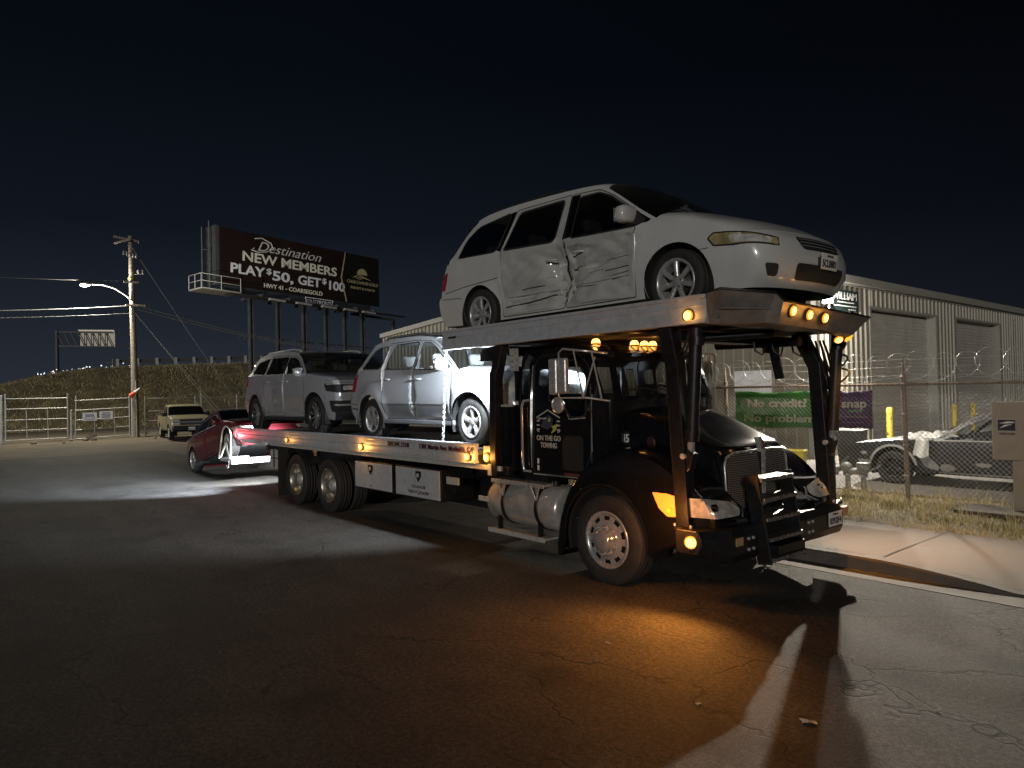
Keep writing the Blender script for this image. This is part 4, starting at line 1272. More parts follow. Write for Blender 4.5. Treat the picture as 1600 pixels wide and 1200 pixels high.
# ------------------------------------------------------------------ gates and side fence of the far yard
GX = -40.4
M_gate = mat("gate_pipe", (.42, .42, .40), .5, metal=.5, var=.2, nscale=10)
def gate(y0, y1, zl, zr, uprights, label, sag):
    root = empty("yard_gate", (GX, (y0 + y1) / 2, 0), label=label, cat="gate", group="pipe gates at the yard entrance")
    c = (y0 + y1) / 2
    mb = MB()
    for z in zl:
        f = 1 if y0 < -1 else 0
        mb.tube([(0, y0 - c, z - (0 if f else sag)), (0, y1 - c, z - (sag if f else 0) * -.0)], .028, 8)
    mb.build("rail", M_gate, root)
    for y in (y0, y1):
        mb = MB(); mb.cyl((0, y - c, .06), (0, y - c + (.06 if y == y0 and not y0 < -1 else 0), zr), .035); mb.build("stile", M_gate, root)
    for y in uprights:
        mb = MB(); mb.cyl((0, y - c, .12), (0, y - c - .03, zl[1]), .022); mb.build("upright", M_gate, root)
    return root
g1 = gate(-3.24, -.45, (2.28, 1.74, 1.16, .60, .10), 2.55, (-2.3, -1.35), "left pipe gate with four rails at the yard entrance", 0)
g2 = gate(-.10, 2.60, (2.22, 1.68, 1.14, .60, .10), 2.42, (.85, 1.85), "right pipe gate, sagging, with two white signs on it", .10)
def gatepost(y, h, label):
    root = empty("gate_post", (GX, y, 0), label=label, cat="post", group="gate posts at the yard entrance")
    mb = MB(); mb.cyl((0, 0, -.1), (0, 0, h), .06, n=12); mb.build("pipe", M_gate, root)
    mb = MB(); mb.sphere((0, 0, h), .07, sc=(1, 1, .5)); mb.build("cap", M_gate, root)
gatepost(-3.42, 2.45, "outer pipe post carrying the left gate")
gatepost(2.74, 2.3, "pipe post carrying the right gate beside the wooden pole")
gatepost(-.28, 1.6, "short dark post between the two gate leaves")
for i, (y0, y1, z0, z1) in enumerate(((.25, .95, .98, 1.44), (1.07, 1.74, 1.04, 1.50))):
    root = empty("gate_sign", (GX + .06, (y0 + y1) / 2, z0), label=["white sign with a blue arc on the sagging gate, the left one", "white sign with small blue lines on the sagging gate, the right one"][i], cat="sign")
    w, h = y1 - y0, z1 - z0
    mb = MB(); mb.bb((0, -w / 2, 0), (.01, w / 2, h)); mb.build("board", mat("gate_sign_white", (.66, .68, .72), .5), root)
    mb = MB(); bl = mat("sign_blue", (.05, .08, .22), .6)
    if i == 0:
        mb.tube([(.014, w * .36 * math.cos(t), h * .55 + h * .33 * math.sin(t)) for t in np.linspace(PI * 1.05, PI * 1.95, 12)], .012, 5)
        for k in range(5): mb.bb((.011, -w * .3 + k * w * .125, h * .52), (.015, -w * .3 + k * w * .125 + w * .09, h * .66))
        mb.bb((.011, -w * .34, h * .74), (.015, w * .3, h * .80))
    else:
        for r_, (a, b) in enumerate(((.8, .3), (.6, .36), (.42, .34), (.25, .3))):
            for k in range(6): mb.bb((.011, -w * b + k * w * b / 3, h * a - .02), (.015, -w * b + k * w * b / 3 + w * b * .25, h * a + .02))
    mb.build("print", bl, root)
def side_fence():
    root = empty("pipe_fence", (GX, 6.5, 0), label="chain link fence on pale pipe posts right of the utility pole", cat="fence")
    for y, h in ((3.43, 2.3), (6.2, 2.25), (6.55, 2.55), (8.7, 2.3), (9.35, 2.6), (11.5, 2.4), (14.0, 2.4), (17, 2.4), (20, 2.4), (24, 2.4), (28, 2.4)):
        mb = MB(); mb.cyl((0, y - 6.5, -.05), (0, y - 6.5, h), .04, n=10); mb.build("post", M_gate, root)
    mb = MB()
    for z in (2.17, 1.42, .86, .12): mb.tube([(0, 3.43 - 6.5, z), (0, 28 - 6.5, z - .03)], .024, 8)
    mb.build("rail", M_gate, root)
    mb = MB(); P = []
    for i in range(150):
        t = 2 * PI * i / 10
        P.append((.02 + .22 * math.cos(t), 2.2 + i * .035, 2.35 + .24 * math.sin(t)))
    mb.tube(P, .008, 4, False); mb.build("razor_wire", M_galv, root)
    mb = MB(); s_ = .16
    for i in range(160):
        for sg in (1, -1):
            a = 3.43 + i * s_; b = a + sg * 2.0
            mb.tube([(.0, a - 6.5, .12), (.0, b - 6.5, 2.15)], .0035, 3, False)
    mb.build("wire_mesh", M_wire, root, fix=False)
side_fence()
for i, (x, y, s_) in enumerate(((-38.6, .1, .17), (-38.3, .45, .12), (-37.6, -2.3, .13), (-36.8, 3.1, .08), (-38.9, -.5, .09), (-37.0, -1.1, .07))):
    mb = MB(); mb.sphere((0, 0, s_ * .3), s_, 9, 6, sc=(1.3, 1, .6))
    o = mb.build("stone", mat("pale_stone", (.22, .19, .15), .9, var=.3)); o.location = (x, y, 0); o.rotation_euler = (0, 0, i)
    for v in o.data.vertices: v.co += Vector((rng.normal(0, s_ * .12), rng.normal(0, s_ * .12), rng.normal(0, s_ * .06)))
    tag(o, ["largest stone lying on the dirt at the meeting of the gates", "smaller stone right of the largest one before the gates", "pale stone lying before the left gate", "small stone on the dirt left of the gold pick-up", "small stone just left of the gate meeting", "smallest stone on the dirt before the left gate"][i], "stone", "stones on the dirt before the gates")
def plank():
    root = empty("broken_board", (-38.4, .35, .02), 1.2, label="broken dark board propped on the dirt before the gates", cat="board")
    mb = MB(); mb.beam((-.25, 0, .03), (.22, .05, .30), .22, .03, (0, 1, 0)); mb.beam((-.1, -.18, .03), (.25, -.10, .22), .10, .03, (0, 1, 0)); mb.build("plank", M_wood, root)
plank()

# ------------------------------------------------------------------ embankment with guard rail
crest = [(-60, -.5), (-16, -.3), (-12, .9), (-5.5, 2.52), (-.7, 3.81), (2.3, 4.66), (6.15, 5.37), (10.2, 5.66), (16.6, 5.92), (23, 6.2), (60, 6.6), (110, 6.6)]
cz = lambda y: float(np.interp(y, [c[0] for c in crest], [c[1] for c in crest]))
def hill():
    ys = np.arange(-60, 110, .7); us = np.linspace(0, 1, 26)
    mb = MB(); V = []
    for y in ys:
        for u in us:
            x = -55 - 23 * u
            h = cz(y) * (3 * u * u - 2 * u ** 3)
            nz = .08 * math.sin(1.1 * y + 3 * u) * math.sin(9 * u + .6 * y) + .09 * math.sin(2.7 * y - 14 * u) + rng.normal(0, .05)
            V.append((x, y, h + nz * min(1, u * 5) * min(1, (1 - u) * 4) - .02))
    k = len(us)
    nb = len(V)
    V += [(-130, y, cz(y) - .3) for y in ys]
    F = [(i * k + j, (i + 1) * k + j, (i + 1) * k + j + 1, i * k + j + 1) for i in range(len(ys) - 1) for j in range(k - 1)]
    F += [(i * k + k - 1, (i + 1) * k + k - 1, nb + i + 1, nb + i) for i in range(len(ys) - 1)]
    mb.add(V, F, 0, True)
    tag(mb.build("hill", mat("hill_soil", (.20, .165, .09), .95, var=.5, nscale=.8, bump=.6, bscale=5, dirt=(.05, .05, .025), dirt_amt=.6, dscale=.5)), kind="structure")
    pts = []
    for _ in range(48000):
        y = random.uniform(-14, 34); u = random.random() ** .8
        x = -55 - 23 * u
        if .62 + .38 * math.sin(.9 * y + 5 * u) * math.sin(11 * u + .5 * y) > random.random():
            pts.append((x, y, cz(y) * (3 * u * u - 2 * u ** 3) - .05))
    o = blades("hill_grass", pts, .14, .42, .035, [mat("hill_straw", (.5, .41, .22), .9, var=.3, nscale=2), mat("hill_brown", (.30, .24, .13), .9, var=.3, nscale=2), mat("hill_green", (.25, .24, .11), .9, var=.3, nscale=2)], 1.4)
    tag(o, "dry wind-blown grass covering the embankment slope", "grass", kind="stuff")
hill()
def guard_rail():
    root = empty("guard_rail", (-78.4, 15, cz(15)), label="steel guard rail along the crest of the embankment", cat="guard rail")
    mb = MB(); P = []
    ys = np.arange(9, 40, 1.0)
    for y in ys: P.append((0, y - 15, cz(y) - cz(15) + .62))
    V = []
    for p in P:
        for dz, dx in ((-.16, 0), (-.08, .06), (0, 0), (.08, .06), (.16, 0)): V.append((p[0] + dx, p[1], p[2] + dz))
    mb.add(V, [(i * 5 + j, (i + 1) * 5 + j, (i + 1) * 5 + j + 1, i * 5 + j + 1) for i in range(len(P) - 1) for j in range(4)])
    b = mb.build("beam", mat("rail_steel", (.14, .14, .14), .6, metal=.4), root); b.modifiers.new("s", 'SOLIDIFY').thickness = .01
    for y in np.arange(9.3, 39, 1.9):
        mb = MB(); mb.bb((.07, y - 15 - .13, cz(y) - cz(15) - .3), (.25, y - 15 + .13, cz(y) - cz(15) + .86)); mb.build("post", mat("pale_post", (.42, .41, .40), .7, var=.2), root)
guard_rail()
# town lights far beyond the crest
mb = MB()
for k in range(26):
    t = rng.uniform(0, 1)
    y = 2.2 + 8.5 * t
    zz = cz(2.0 + 8.0 * t)
    d = rng.uniform(86, 100)
    c0 = Vector(cam.location); q = Vector((-78, y, zz + .12 + abs(rng.normal(0, .13)))) - c0
    p = c0 + q * (d / 78 * 1.0)
    mb.sphere(p, rng.uniform(.03, .085), 6, 4, mi=int(rng.integers(0, 3)))
tag(mb.build("town_lights", [emit("far_lamp_white", (.85, .93, 1.0), 2.2), emit("far_lamp_cool", (.6, .85, 1.0), 1.0), emit("far_lamp_warm", (1.0, .8, .55), 1.4)]), "far-off white town lights beyond the crest of the embankment", "lights", kind="stuff")
def far_pole():
    root = empty("telephone_pole", (-118, 16.3, 6), label="small far telephone pole beyond the embankment crest", cat="pole")
    mb = MB(); mb.cyl((0, 0, -1), (0, 0, 2.6), .10); mb.build("trunk", M_wood, root)
    mb = MB(); mb.beam((0, -.9, 2.0), (0, .9, 2.0), .1, .1); mb.build("crossarm", M_wood, root)
far_pole()

# ------------------------------------------------------------------ billboard
def billboard():
    A = Vector((-47.7, 10.14, 10.42)); B = Vector((-49.93, 24.36, 9.86))
    Hh = 4.15
    xd = (B - A).normalized(); up = (Vector((0, 0, 1)) - xd * xd.z * 0).normalized(); nrm = xd.cross(Vector((0, 0, 1))).normalized()
    if nrm.dot(Vector(cam.location) - A) < 0: nrm = -nrm
    Lw = (B - A).length
    root = empty("billboard", tuple(A), label="large dark red casino billboard on steel posts above the fence", cat="billboard")
    O = Vector((0, 0, 0))
    pt = lambda u, v, d=0.0: xd * u + Vector((0, 0, v)) + nrm * d
    mr_ = mat("billboard_red", (.013, .0045, .0045), .6, var=.25, nscale=.3); mk = mat("billboard_black", (.006, .0055, .0055), .6, var=.2)
    def poly(pts, d0, d1, m, name, parent=root):
        mb = MB(); mb.prism([pt(u, v, d0) for u, v in pts], nrm * (d1 - d0)); return mb.build(name, m, parent)
    k = .755 * Lw
    pnl = poly([(0, 0), (Lw, 0), (Lw, Hh), (0, Hh)], -.25, 0, mr_, "panel")
    poly([(k + .12, 0), (Lw, 0), (Lw, Hh), (k + .05, Hh), (k - .42, Hh * .47)], .0, .02, mk, "logo_panel", pnl)
    gold = mat("billboard_gold", (.44, .38, .22), .6); cream = mat("billboard_cream", (.80, .79, .70), .6); whit = mat("billboard_white", (.80, .82, .90), .6); sil = mat("billboard_silver", (.62, .62, .62), .6)
    poly([(k + .02, 0), (k + .12, 0), (k - .36, Hh * .47), (k + .07, Hh), (k + .02, Hh), (k - .48, Hh * .47)], .02, .04, gold, "gold_chevron", pnl)
    T = lambda s, size, u, v, m, **kw: text(s, size, pt(u, v, .03), xd, (0, 0, 1), m, "billboard_lettering", pnl, extr=.01, **kw)
    def script_word():
        T("Destination", 1.05, .20 * Lw, .70 * Hh, sil, shear=.38, width=.385 * Lw, bold=-.004)
        mb = MB()
        mb.tube([pt(.205 * Lw + .55 * a, .72 * Hh + .35 * b, .04) for a, b in ((-.5, .1), (-.9, -.3), (0, -.6), (1.2, -.3), (2.4, .6), (2.0, 1.9), (.6, 2.6), (-.4, 2.2))], .045, 6); mb.build("flourish", sil, pnl)
    script_word()
    T("NEW MEMBERS", 1.0, .115 * Lw, .475 * Hh, cream, bold=.02, width=.575 * Lw)
    T("PLAY", 1.02, .050 * Lw, .225 * Hh, whit, bold=.025, width=.19 * Lw)
    T("$", .62, .252 * Lw, .30 * Hh, whit, bold=.02, width=.028 * Lw)
    T("50,", 1.02, .285 * Lw, .205 * Hh, whit, bold=.025, width=.125 * Lw)
    T("GET", 1.02, .44 * Lw, .205 * Hh, whit, bold=.025, width=.145 * Lw)
    T("$", .62, .595 * Lw, .29 * Hh, whit, bold=.02, width=.028 * Lw)
    T("100", 1.02, .628 * Lw, .195 * Hh, whit, bold=.025, width=.105 * Lw)
    T("HWY 41 - COARSEGOLD", .46, .235 * Lw, .045 * Hh, cream, bold=.015, width=.36 * Lw)
    T("CHUKCHANSI GOLD", .38, .765 * Lw, .40 * Hh, gold, width=.225 * Lw)
    T("RESORT & CASINO", .27, .79 * Lw, .29 * Hh, gold, width=.175 * Lw, bold=.01)
    c = (.875 * Lw, .60 * Hh)
    poly([(c[0] + .52 * math.cos(t), c[1] + .52 * math.sin(t)) for t in np.linspace(0, PI, 18)], .02, .04, gold, "sun_emblem", pnl)
    for q in range(3):
        poly([(c[0] - 1.0 + .25 * q, c[1] - .34 - .05 * q), (c[0] - .35 + .3 * q, c[1] + .02 - .1 * q), (c[0] + .1 + .4 * q, c[1] - .28 - .05 * q), (c[0] - .05 + .4 * q, c[1] - .28 - .05 * q), (c[0] - .35 + .3 * q, c[1] - .06 - .1 * q), (c[0] - .85 + .25 * q, c[1] - .34 - .05 * q)], .045, .06, gold, "peak_emblem", pnl)
    dk = mat("billboard_steel", (.10, .105, .115), .55, metal=.5, var=.25, nscale=2)
    poly([(-.28, -.1), (-.02, -.1), (-.02, Hh + .1), (-.28, Hh + .1)], -1.6, -.1, dk, "back_frame")
    poly([(.4, -.75), (Lw - .9, -.75), (Lw - .9, -.02), (.4, -.02)], -.35, -.1, mat("billboard_apron", (.03, .035, .045), .6), "apron")
    lg = poly([(.495 * Lw, -.62), (.655 * Lw, -.62), (.67 * Lw, -.10), (.49 * Lw, -.10)], -.09, -.05, M_ink, "maker_plate")
    text("OUTFRONT", .42, pt(.50 * Lw, -.52, -.04), xd, (0, 0, 1), whit, "plate_lettering", lg, bold=.01, width=.155 * Lw)
    mb = MB()
    for (a, b) in (((.495, -.62), (.655, -.62)), ((.49, -.10), (.67, -.10)), ((.495, -.62), (.49, -.10)), ((.655, -.62), (.67, -.10))): mb.beam(pt(a[0] * Lw, a[1], -.04), pt(b[0] * Lw, b[1], -.04), .05, .04, tuple(nrm))
    mb.build("plate_rim", whit, lg)
    for u in (.19, .35, .51, .655, .785, .91):
        uu = u * Lw
        mb = MB()
        base = pt(uu, 0, -.75)
        z0 = -A.z
        for q in (-.14, .14): mb.beam(base + xd * q + Vector((0, 0, -.6)), base + xd * q + Vector((0, 0, z0)), .30, .09, tuple(xd))
        mb.bb((base.x - .05, base.y - .05, z0), (base.x + .05, base.y + .05, -.6))
        mb.build("post", dk, root)
        mb = MB(); mb.beam(pt(uu, -.62, 1.0), pt(uu, -.62, -2.2), .14, .22); mb.build("outrigger", dk, root)
        mb = MB(); mb.beam(base + xd * -.85 + Vector((0, 0, -3.6)), base + xd * .85 + Vector((0, 0, -3.65)), .12, .10)
        P = [base + xd * (.85 * math.cos(t) * (1 if s2 else -1) * .25 + (.75 if s2 else -.75)) + Vector((0, 0, -3.75 + .32 * math.sin(t))) for s2 in (0, 1) for t in np.linspace(0, 2 * PI, 12)]
        mb.tube(P[:12], .012, 4, False); mb.tube(P[12:], .012, 4, False)
        mb.build("climb_guard", dk, root)
        if u < .9: 
            mb = MB(); mb.beam(pt(uu + .6, -.82, .9), pt(uu + 1.9, -.85, .9), .30, .14); mb.build("flood_light", M_galv, root)
    mb = MB(); mb.beam(pt(.2, -.72, .55), pt(Lw + 2.5, -.72, .55), .7, .05); mb.beam(pt(Lw * .85, -.78, -1.2), pt(Lw + 2.6, -.80, -1.2), .25, .2); mb.beam(pt(Lw + 2.5, -.8, -1.2), pt(Lw + 2.5, z0, -1.2), .25, .25, tuple(xd)); mb.build("catwalk", dk, root)
    mb = MB(); mb.beam(pt(Lw * .25, -5.0, -.75), pt(Lw * .95, -5.1, -.75), .08, .12); mb.build("brace", dk, root)
    # railed landing at the left end
    mb = MB(); mb.beam(pt(-1.9, -.70, 0.1), pt(1.0, -.70, .1), 2.0, .06); mb.build("landing", M_galv, root)
    mb = MB()
    P = [pt(-1.9, -.65, -.85), pt(-1.9, -.65, 1.05), pt(1.0, -.65, 1.05)]
    for dz in (0, .5, 1.0): mb.tube([p + Vector((0, 0, dz)) for p in P], .025, 6)
    for p in (P[0], P[0].lerp(P[1], .5), P[1], P[1].lerp(P[2], .5), P[2]): mb.cyl(p, p + Vector((0, 0, 1.0)), .03, n=8)
    mb.build("hand_rail", M_galv, root)
    mb = MB(); mb.cyl(pt(-.5, -.5, -.6), pt(-.5, Hh + .4, -.6), .05); mb.cyl(pt(-.75, -.3, -1.2), pt(-.75, Hh, -1.2), .05); mb.cyl(pt(-.5, Hh * .6, -.6), pt(-.75, Hh * .6, -1.2), .04); mb.build("ladder", dk, root)
billboard()

# ------------------------------------------------------------------ highway sign gantry seen from behind
def gantry():
    root = empty("sign_gantry", (-126.65, 10.14, 5.5), label="highway sign gantry seen from behind, far left over the embankment", cat="gantry")
    A = Vector((0, 0, 7.7)); B = Vector((5.62, 6.7, 7.45)); d = (B - A).normalized()
    st = mat("gantry_steel", (.10, .10, .10), .6, metal=.4)
    mb = MB(); mb.cyl((0, 0, -3), (0, 0, 7.9), .28, n=12); mb.build("column", st, root)
    mb = MB()
    for z in (0, -2.25): mb.beam(A + Vector((0, 0, z)), B + Vector((0, 0, z)), .16, .16)
    n = 8
    for i in range(n):
        a = A + (B - A) * i / n; b = A + (B - A) * (i + 1) / n
        mb.beam(a, b - Vector((0, 0, 2.25)), .12, .12); mb.beam(a, a - Vector((0, 0, 2.25)), .10, .10)
    mb.build("truss", st, root)
    c = A.lerp(B, .38); e = B + d * .2
    nn = d.cross(Vector((0, 0, 1))).normalized()
    bk = nn if nn.dot(Vector((131, -17, 0))) < 0 else -nn
    mb = MB(); mb.prism([c + bk * .4 + Vector((0, 0, .25)), e + bk * .4 + Vector((0, 0, .25)), e + bk * .4 + Vector((0, 0, -2.35)), c + bk * .4 + Vector((0, 0, -2.35))], bk * .06)
    mb.build("sign_back", mat("sign_back_aluminium", (.62, .58, .50), .5, metal=.1), root)
    mb = MB(); mb.beam(c + bk * .15 + Vector((0, 0, .3)), e + bk * .15 + Vector((0, 0, .3)), .12, .12)
    mb.build("sign_light", emit("sign_lamp", (1, .9, .75), .25), root)
gantry()
# ------------------------------------------------------------------ the car carrier
def marker(parent, p, n, r=.045, lit=True, mat_=None, E=0.0, name="marker_lamp", col=AMB, rim=True):
    """round lens on a grommet facing n"""
    n = Vector(n).normalized(); p = Vector(p)
    mb = MB()
    u = n.orthogonal().normalized(); v = n.cross(u)
    N_ = 14
    rings = [(r, 0.004), (r * .80, .020), (r * .5, .028), (.001, .03)]
    vs = [p + (u * math.cos(2 * PI * j / N_) + v * math.sin(2 * PI * j / N_)) * a + n * h for a, h in rings for j in range(N_)]
    fs = [(i * N_ + j, i * N_ + (j + 1) % N_, (i + 1) * N_ + (j + 1) % N_, (i + 1) * N_ + j) for i in range(3) for j in range(N_)]
    mb.add(vs, fs[:N_], 0, True); mb.add(vs, fs[N_:], 2, True)
    if rim: mb.cyl(p - n * .01, p + n * .006, r * 1.22, n=16, mi=1)
    o = mb.build(name, [mat_ or M_amber, M_plastic, (mat_ or M_ambercore)], parent)
    if E: lamp("marker_glow", 'POINT', p + n * .09, E, col, o, .045)
    return o

TRUCK = empty("car_carrier_truck", (0, 0, 0), label="black flatbed car carrier truck with amber marker lamps lit, parked at the kerb", cat="truck")

def truck_wheels():
    # steered front wheels: polished disc with hand holes, hub and lug spikes
    for sy in (-1, 1):
        o = sy
        mb = MB()
        r, rr, h = .475, .298, .135
        prof = [(rr - .004, -h * .86), (rr + .014, -h * .98), (rr + .07, -h * 1.05), (r - .035, -h * .98), (r - .008, -h * .86)]
        for k in (-.62, -.25, .25, .62): prof += [(r, h * (k - .15)), (r - .012, h * (k - .10)), (r - .012, h * (k + .04)), (r, h * (k + .09))]
        prof += [(r - .008, h * .86), (r - .035, h * .98), (rr + .07, h * 1.05), (rr + .014, h * .98), (rr - .004, h * .86)]
        mb.lathe(prof, (0, 0, 0), 'y', 56)
        w = mb.build("wheel", M_rubber, TRUCK)
        w.location = (0, sy * 1.06, r - .012)
        f = o * h
        d = MB()
        # disc with ten hand holes: quads between radii with gaps
        d.lathe([(rr + .004, f * .9), (rr + .006, f * 1.0), (rr - .01, f * 1.02), (rr - .028, f * .92), (rr - .04, f * .78)], (0, 0, 0), 'y', 56)
        nh = 10; r_in, r_a, r_b = .155, .208, .250
        seg = 80
        for i in range(seg):
            a0, a1 = 2 * PI * i / seg, 2 * PI * (i + 1) / seg
            am = ((a0 + a1) / 2 * nh / (2 * PI)) % 1.0
            rings = [(r_in, .92), (.18, .90), (r_a, .86), (r_b, .80), (rr - .038, .78)]
            for q in range(4):
                ra, rb = rings[q], rings[q + 1]
                if q == 2 and abs(am - .5) < .20: continue
                d.add([(ra[0] * math.cos(a0), f * ra[1], ra[0] * math.sin(a0)), (rb[0] * math.cos(a0), f * rb[1], rb[0] * math.sin(a0)),
                       (rb[0] * math.cos(a1), f * rb[1], rb[0] * math.sin(a1)), (ra[0] * math.cos(a1), f * ra[1], ra[0] * math.sin(a1))], [(0, 1, 2, 3)], 0, True)
        d.build("rim", M_polish, w)
        d = MB()
        d.lathe([(.158, f * .85), (.158, f * 1.0), (.135, f * 1.06), (.115, f * 1.10), (.108, f * 1.5), (.098, f * 1.62), (.05, f * 1.66), (0, f * 1.66)], (0, 0, 0), 'y', 40)
        d.build("hub_cap", M_chrome, w)
        for i in range(10):
            a = 2 * PI * i / 10 + .2
            c, s_ = math.cos(a), math.sin(a)
            d = MB()
            d.tube([(.142 * c, f * .98, .142 * s_), (.142 * c, f * 1.12, .142 * s_), (.142 * c, f * 1.35, .142 * s_), (.142 * c, f * 1.62, .142 * s_)], [.021, .018, .010, .005], 8)
            d.build("lug_nut_cover", M_chrome, w)
        d = MB(); d.lathe([(.26, f * .3), (0, f * .3)], (0, 0, 0), 'y', 24); d.lathe([(rr - .04, f * .8), (rr - .05, -f * .8)], (0, 0, 0), 'y', 32)
        d.build("brake_drum", M_gap, w)
    # tandem rear duals, dished
    for x in (-6.604, -7.99):
        for sy in (-1, 1):
            for inner in (0, 1):
                r, rr, h = .475, .298, .125
                mb = MB()
                prof = [(rr - .004, -h * .86), (rr + .014, -h * .98), (rr + .07, -h * 1.05), (r - .035, -h * .98), (r - .008, -h * .86)]
                for k in (-.62, -.25, .25, .62): prof += [(r, h * (k - .15)), (r - .012, h * (k - .10)), (r - .012, h * (k + .04)), (r, h * (k + .09))]
                prof += [(r - .008, h * .86), (r - .035, h * .98), (rr + .07, h * 1.05), (rr + .014, h * .98), (rr - .004, h * .86)]
                mb.lathe(prof, (0, 0, 0), 'y', 48)
                w = mb.build("wheel", M_rubber, TRUCK)
                w.location = (x, sy * (1.07 - .30 * inner), r - .012)
                if inner: continue
                f = sy * h
                d = MB()
                d.lathe([(rr + .004, f * .9), (rr + .006, f * 1.0), (rr - .01, f * 1.02), (rr - .03, f * .9), (rr - .045, f * .2), (rr - .075, -f * .75), (.13, -f * .85)], (0, 0, 0), 'y', 48)
                d.build("rim", mat("rear_rim", (.50, .47, .40), .32, metal=.9, var=.25, nscale=9, dirt=(.1, .08, .06), dirt_amt=.6), w)
                d = MB()
                d.lathe([(.14, -f * .85), (.13, -f * .2), (.10, f * .1), (.095, f * .45), (.075, f * .55), (0, f * .56)], (0, 0, 0), 'y', 28)
                for i in range(8):
                    a = 2 * PI * i / 8
                    d.cyl((.165 * math.cos(a), -f * .85, .165 * math.sin(a)), (.165 * math.cos(a), -f * .5, .165 * math.sin(a)), .016, n=8)
                d.build("hub_cap", M_galv, w)
truck_wheels()

M_wsglass = glassmat("windscreen_glass", (.66, .63, .62), .16, .12, .10)
def cab():
    belt = lambda x: 1.90
    def Wf(x, z):
        w = 1.02
        if z > 1.90: w -= .14 * (z - 1.90) + .05 * max(0, (z - 2.40) / .2) ** 2
        if x > -.4: w -= .10 * min(1, (x + .4) / .3) ** 2
        return w
    segs = [
        dict(t="cowl", e=.7, p=[(-.16, 1.02, .10, 0), (-.16, 1.5, .12, 0), (-.17, 1.93, .18, .02)]),
        dict(t="windscreen", m=M_wsglass, e=.75, p=[(-.17, 1.93, .18, .02), (-.25, 2.15, .17, .02), (-.36, 2.40, .15, .03), (-.43, 2.47, .12, .03)]),
        dict(t="cab", e=.55, p=[(-.43, 2.47, .12, .03), (-.56, 2.535, .08, .04), (-.85, 2.57, .02, .04), (-1.3, 2.585, 0, .04), (-1.5, 2.55, -.02, .04)]),
        dict(t="back_wall_top", e=.5, p=[(-1.5, 2.55, -.02, .04), (-1.57, 2.48, -.03, .0), (-1.58, 2.36, -.03, 0)]), dict(t="rear_window", m=M_clear, e=.5, p=[(-1.58, 2.36, -.03, 0), (-1.58, 1.93, -.03, 0)]), dict(t="back_wall", e=.5, p=[(-1.58, 1.93, -.03, 0), (-1.58, 1.5, -.03, 0), (-1.58, 1.02, -.03, 0)]),
    ]
    door_p = [(-1.32, 1.06), (-1.33, 2.38), (-1.22, 2.49), (-.60, 2.47), (-.40, 2.30), (-.345, 1.9), (-.36, 1.30), (-.50, 1.08)]
    win_p = [(-1.02, 1.93), (-1.02, 2.30), (-.92, 2.40), (-.63, 2.38), (-.46, 2.20), (-.43, 1.76), (-.66, 1.74), (-.78, 1.93)]
    quart = [(-1.54, 1.90), (-1.54, 2.32), (-1.42, 2.32), (-1.40, 1.96), (-1.43, 1.90)]
    small = [(-1.22, 2.12), (-1.22, 2.30), (-1.08, 2.31), (-1.08, 2.11)]
    regions = [dict(name="door", poly=rounded(door_p, .07, 3), gap=True),
               dict(name="side_window", poly=rounded(win_p, .05, 3), glass=True, mat=M_clear, trim=.02, **{'in': 0}),
               dict(name="quarter_window", poly=rounded(quart, .03, 3), glass=True, mat=M_clear, trim=.015),
               dict(name="side_window", poly=rounded(small, .03, 3), glass=True, mat=M_clear, trim=.015, **{'in': 0})]
    sh = Shell(TRUCK, segs, Wf, 1.02, [], regions, M_black, M_plastic, step=.09, body="cab", gapw=.009, inset=.012)
    # windscreen laid in the frame, with rubber surround
    for nm, pl, w_ in (("windscreen_frame", [(0, -.87, 1.95), (0, -.84, 2.2), (0, -.79, 2.44)], .09), ("windscreen_frame", [(0, .87, 1.95), (0, .84, 2.2), (0, .79, 2.44)], .09), ("windscreen_frame", [(0, -.80, 2.44), (0, 0, 2.47), (0, .80, 2.44)], .07), ("windscreen_frame", [(0, -.88, 1.955), (0, 0, 1.965), (0, .88, 1.955)], .05)):
        sh.seam(nm, pl, (-1, 0, -.35), w_, M_black, .006, mirror=False)
    mb = MB()
    for y in (-.98, -.30, .30, .98): mb.bb((-1.63, y - .05, 1.93), (-1.60, y + .05, 2.36))
    mb.bb((-1.632, -1.0, 1.925), (-1.598, 1.0, 2.0)); mb.build("rear_window_frame", M_black, sh.body)
    # sun visor strip and bright door frame
    fr = [(-1.345, -1.1, 1.05), (-1.36, -1.1, 2.38), (-1.24, -1.1, 2.51), (-.6, -1.1, 2.49)]
    sh.seam("door_frame", [(-1.345, -1.1, 1.12), (-1.355, -1.1, 2.36)], (0, 1, 0), .018, M_polish, .006, parent=sh.body)
    sh.seam("door_frame", [(-.335, -1.1, 2.0), (-.34, -1.1, 1.34)], (0, 1, 0), .014, M_polish, .006, parent=sh.body)
    sh.seam("door_frame", [(-1.32, -1.1, 1.05), (-.52, -1.1, 1.05)], (0, 1, 0), .016, M_polish, .006, parent=sh.body)
    sh.seam("window_frame", [(-.78, -1.1, 1.90), (-.68, -1.1, 1.715), (-.42, -1.1, 1.735)], (0, 1, 0), .012, M_polish, .008, parent=sh.body)
    sh.decal("door_panel", [(-.80, -1.1, 1.52), (-.47, -1.1, 1.52), (-.47, -1.1, 1.13), (-.80, -1.1, 1.13)], (0, 1, 0), M_gap, .003, parent=sh.body, rnd=.06)
    sh.seam("door_panel_rim", [(-.80, -1.1, 1.13), (-.80, -1.1, 1.50), (-.77, -1.1, 1.53), (-.50, -1.1, 1.53), (-.47, -1.1, 1.50), (-.47, -1.1, 1.13)], (0, 1, 0), .008, M_steelblk, .009, parent=sh.body)
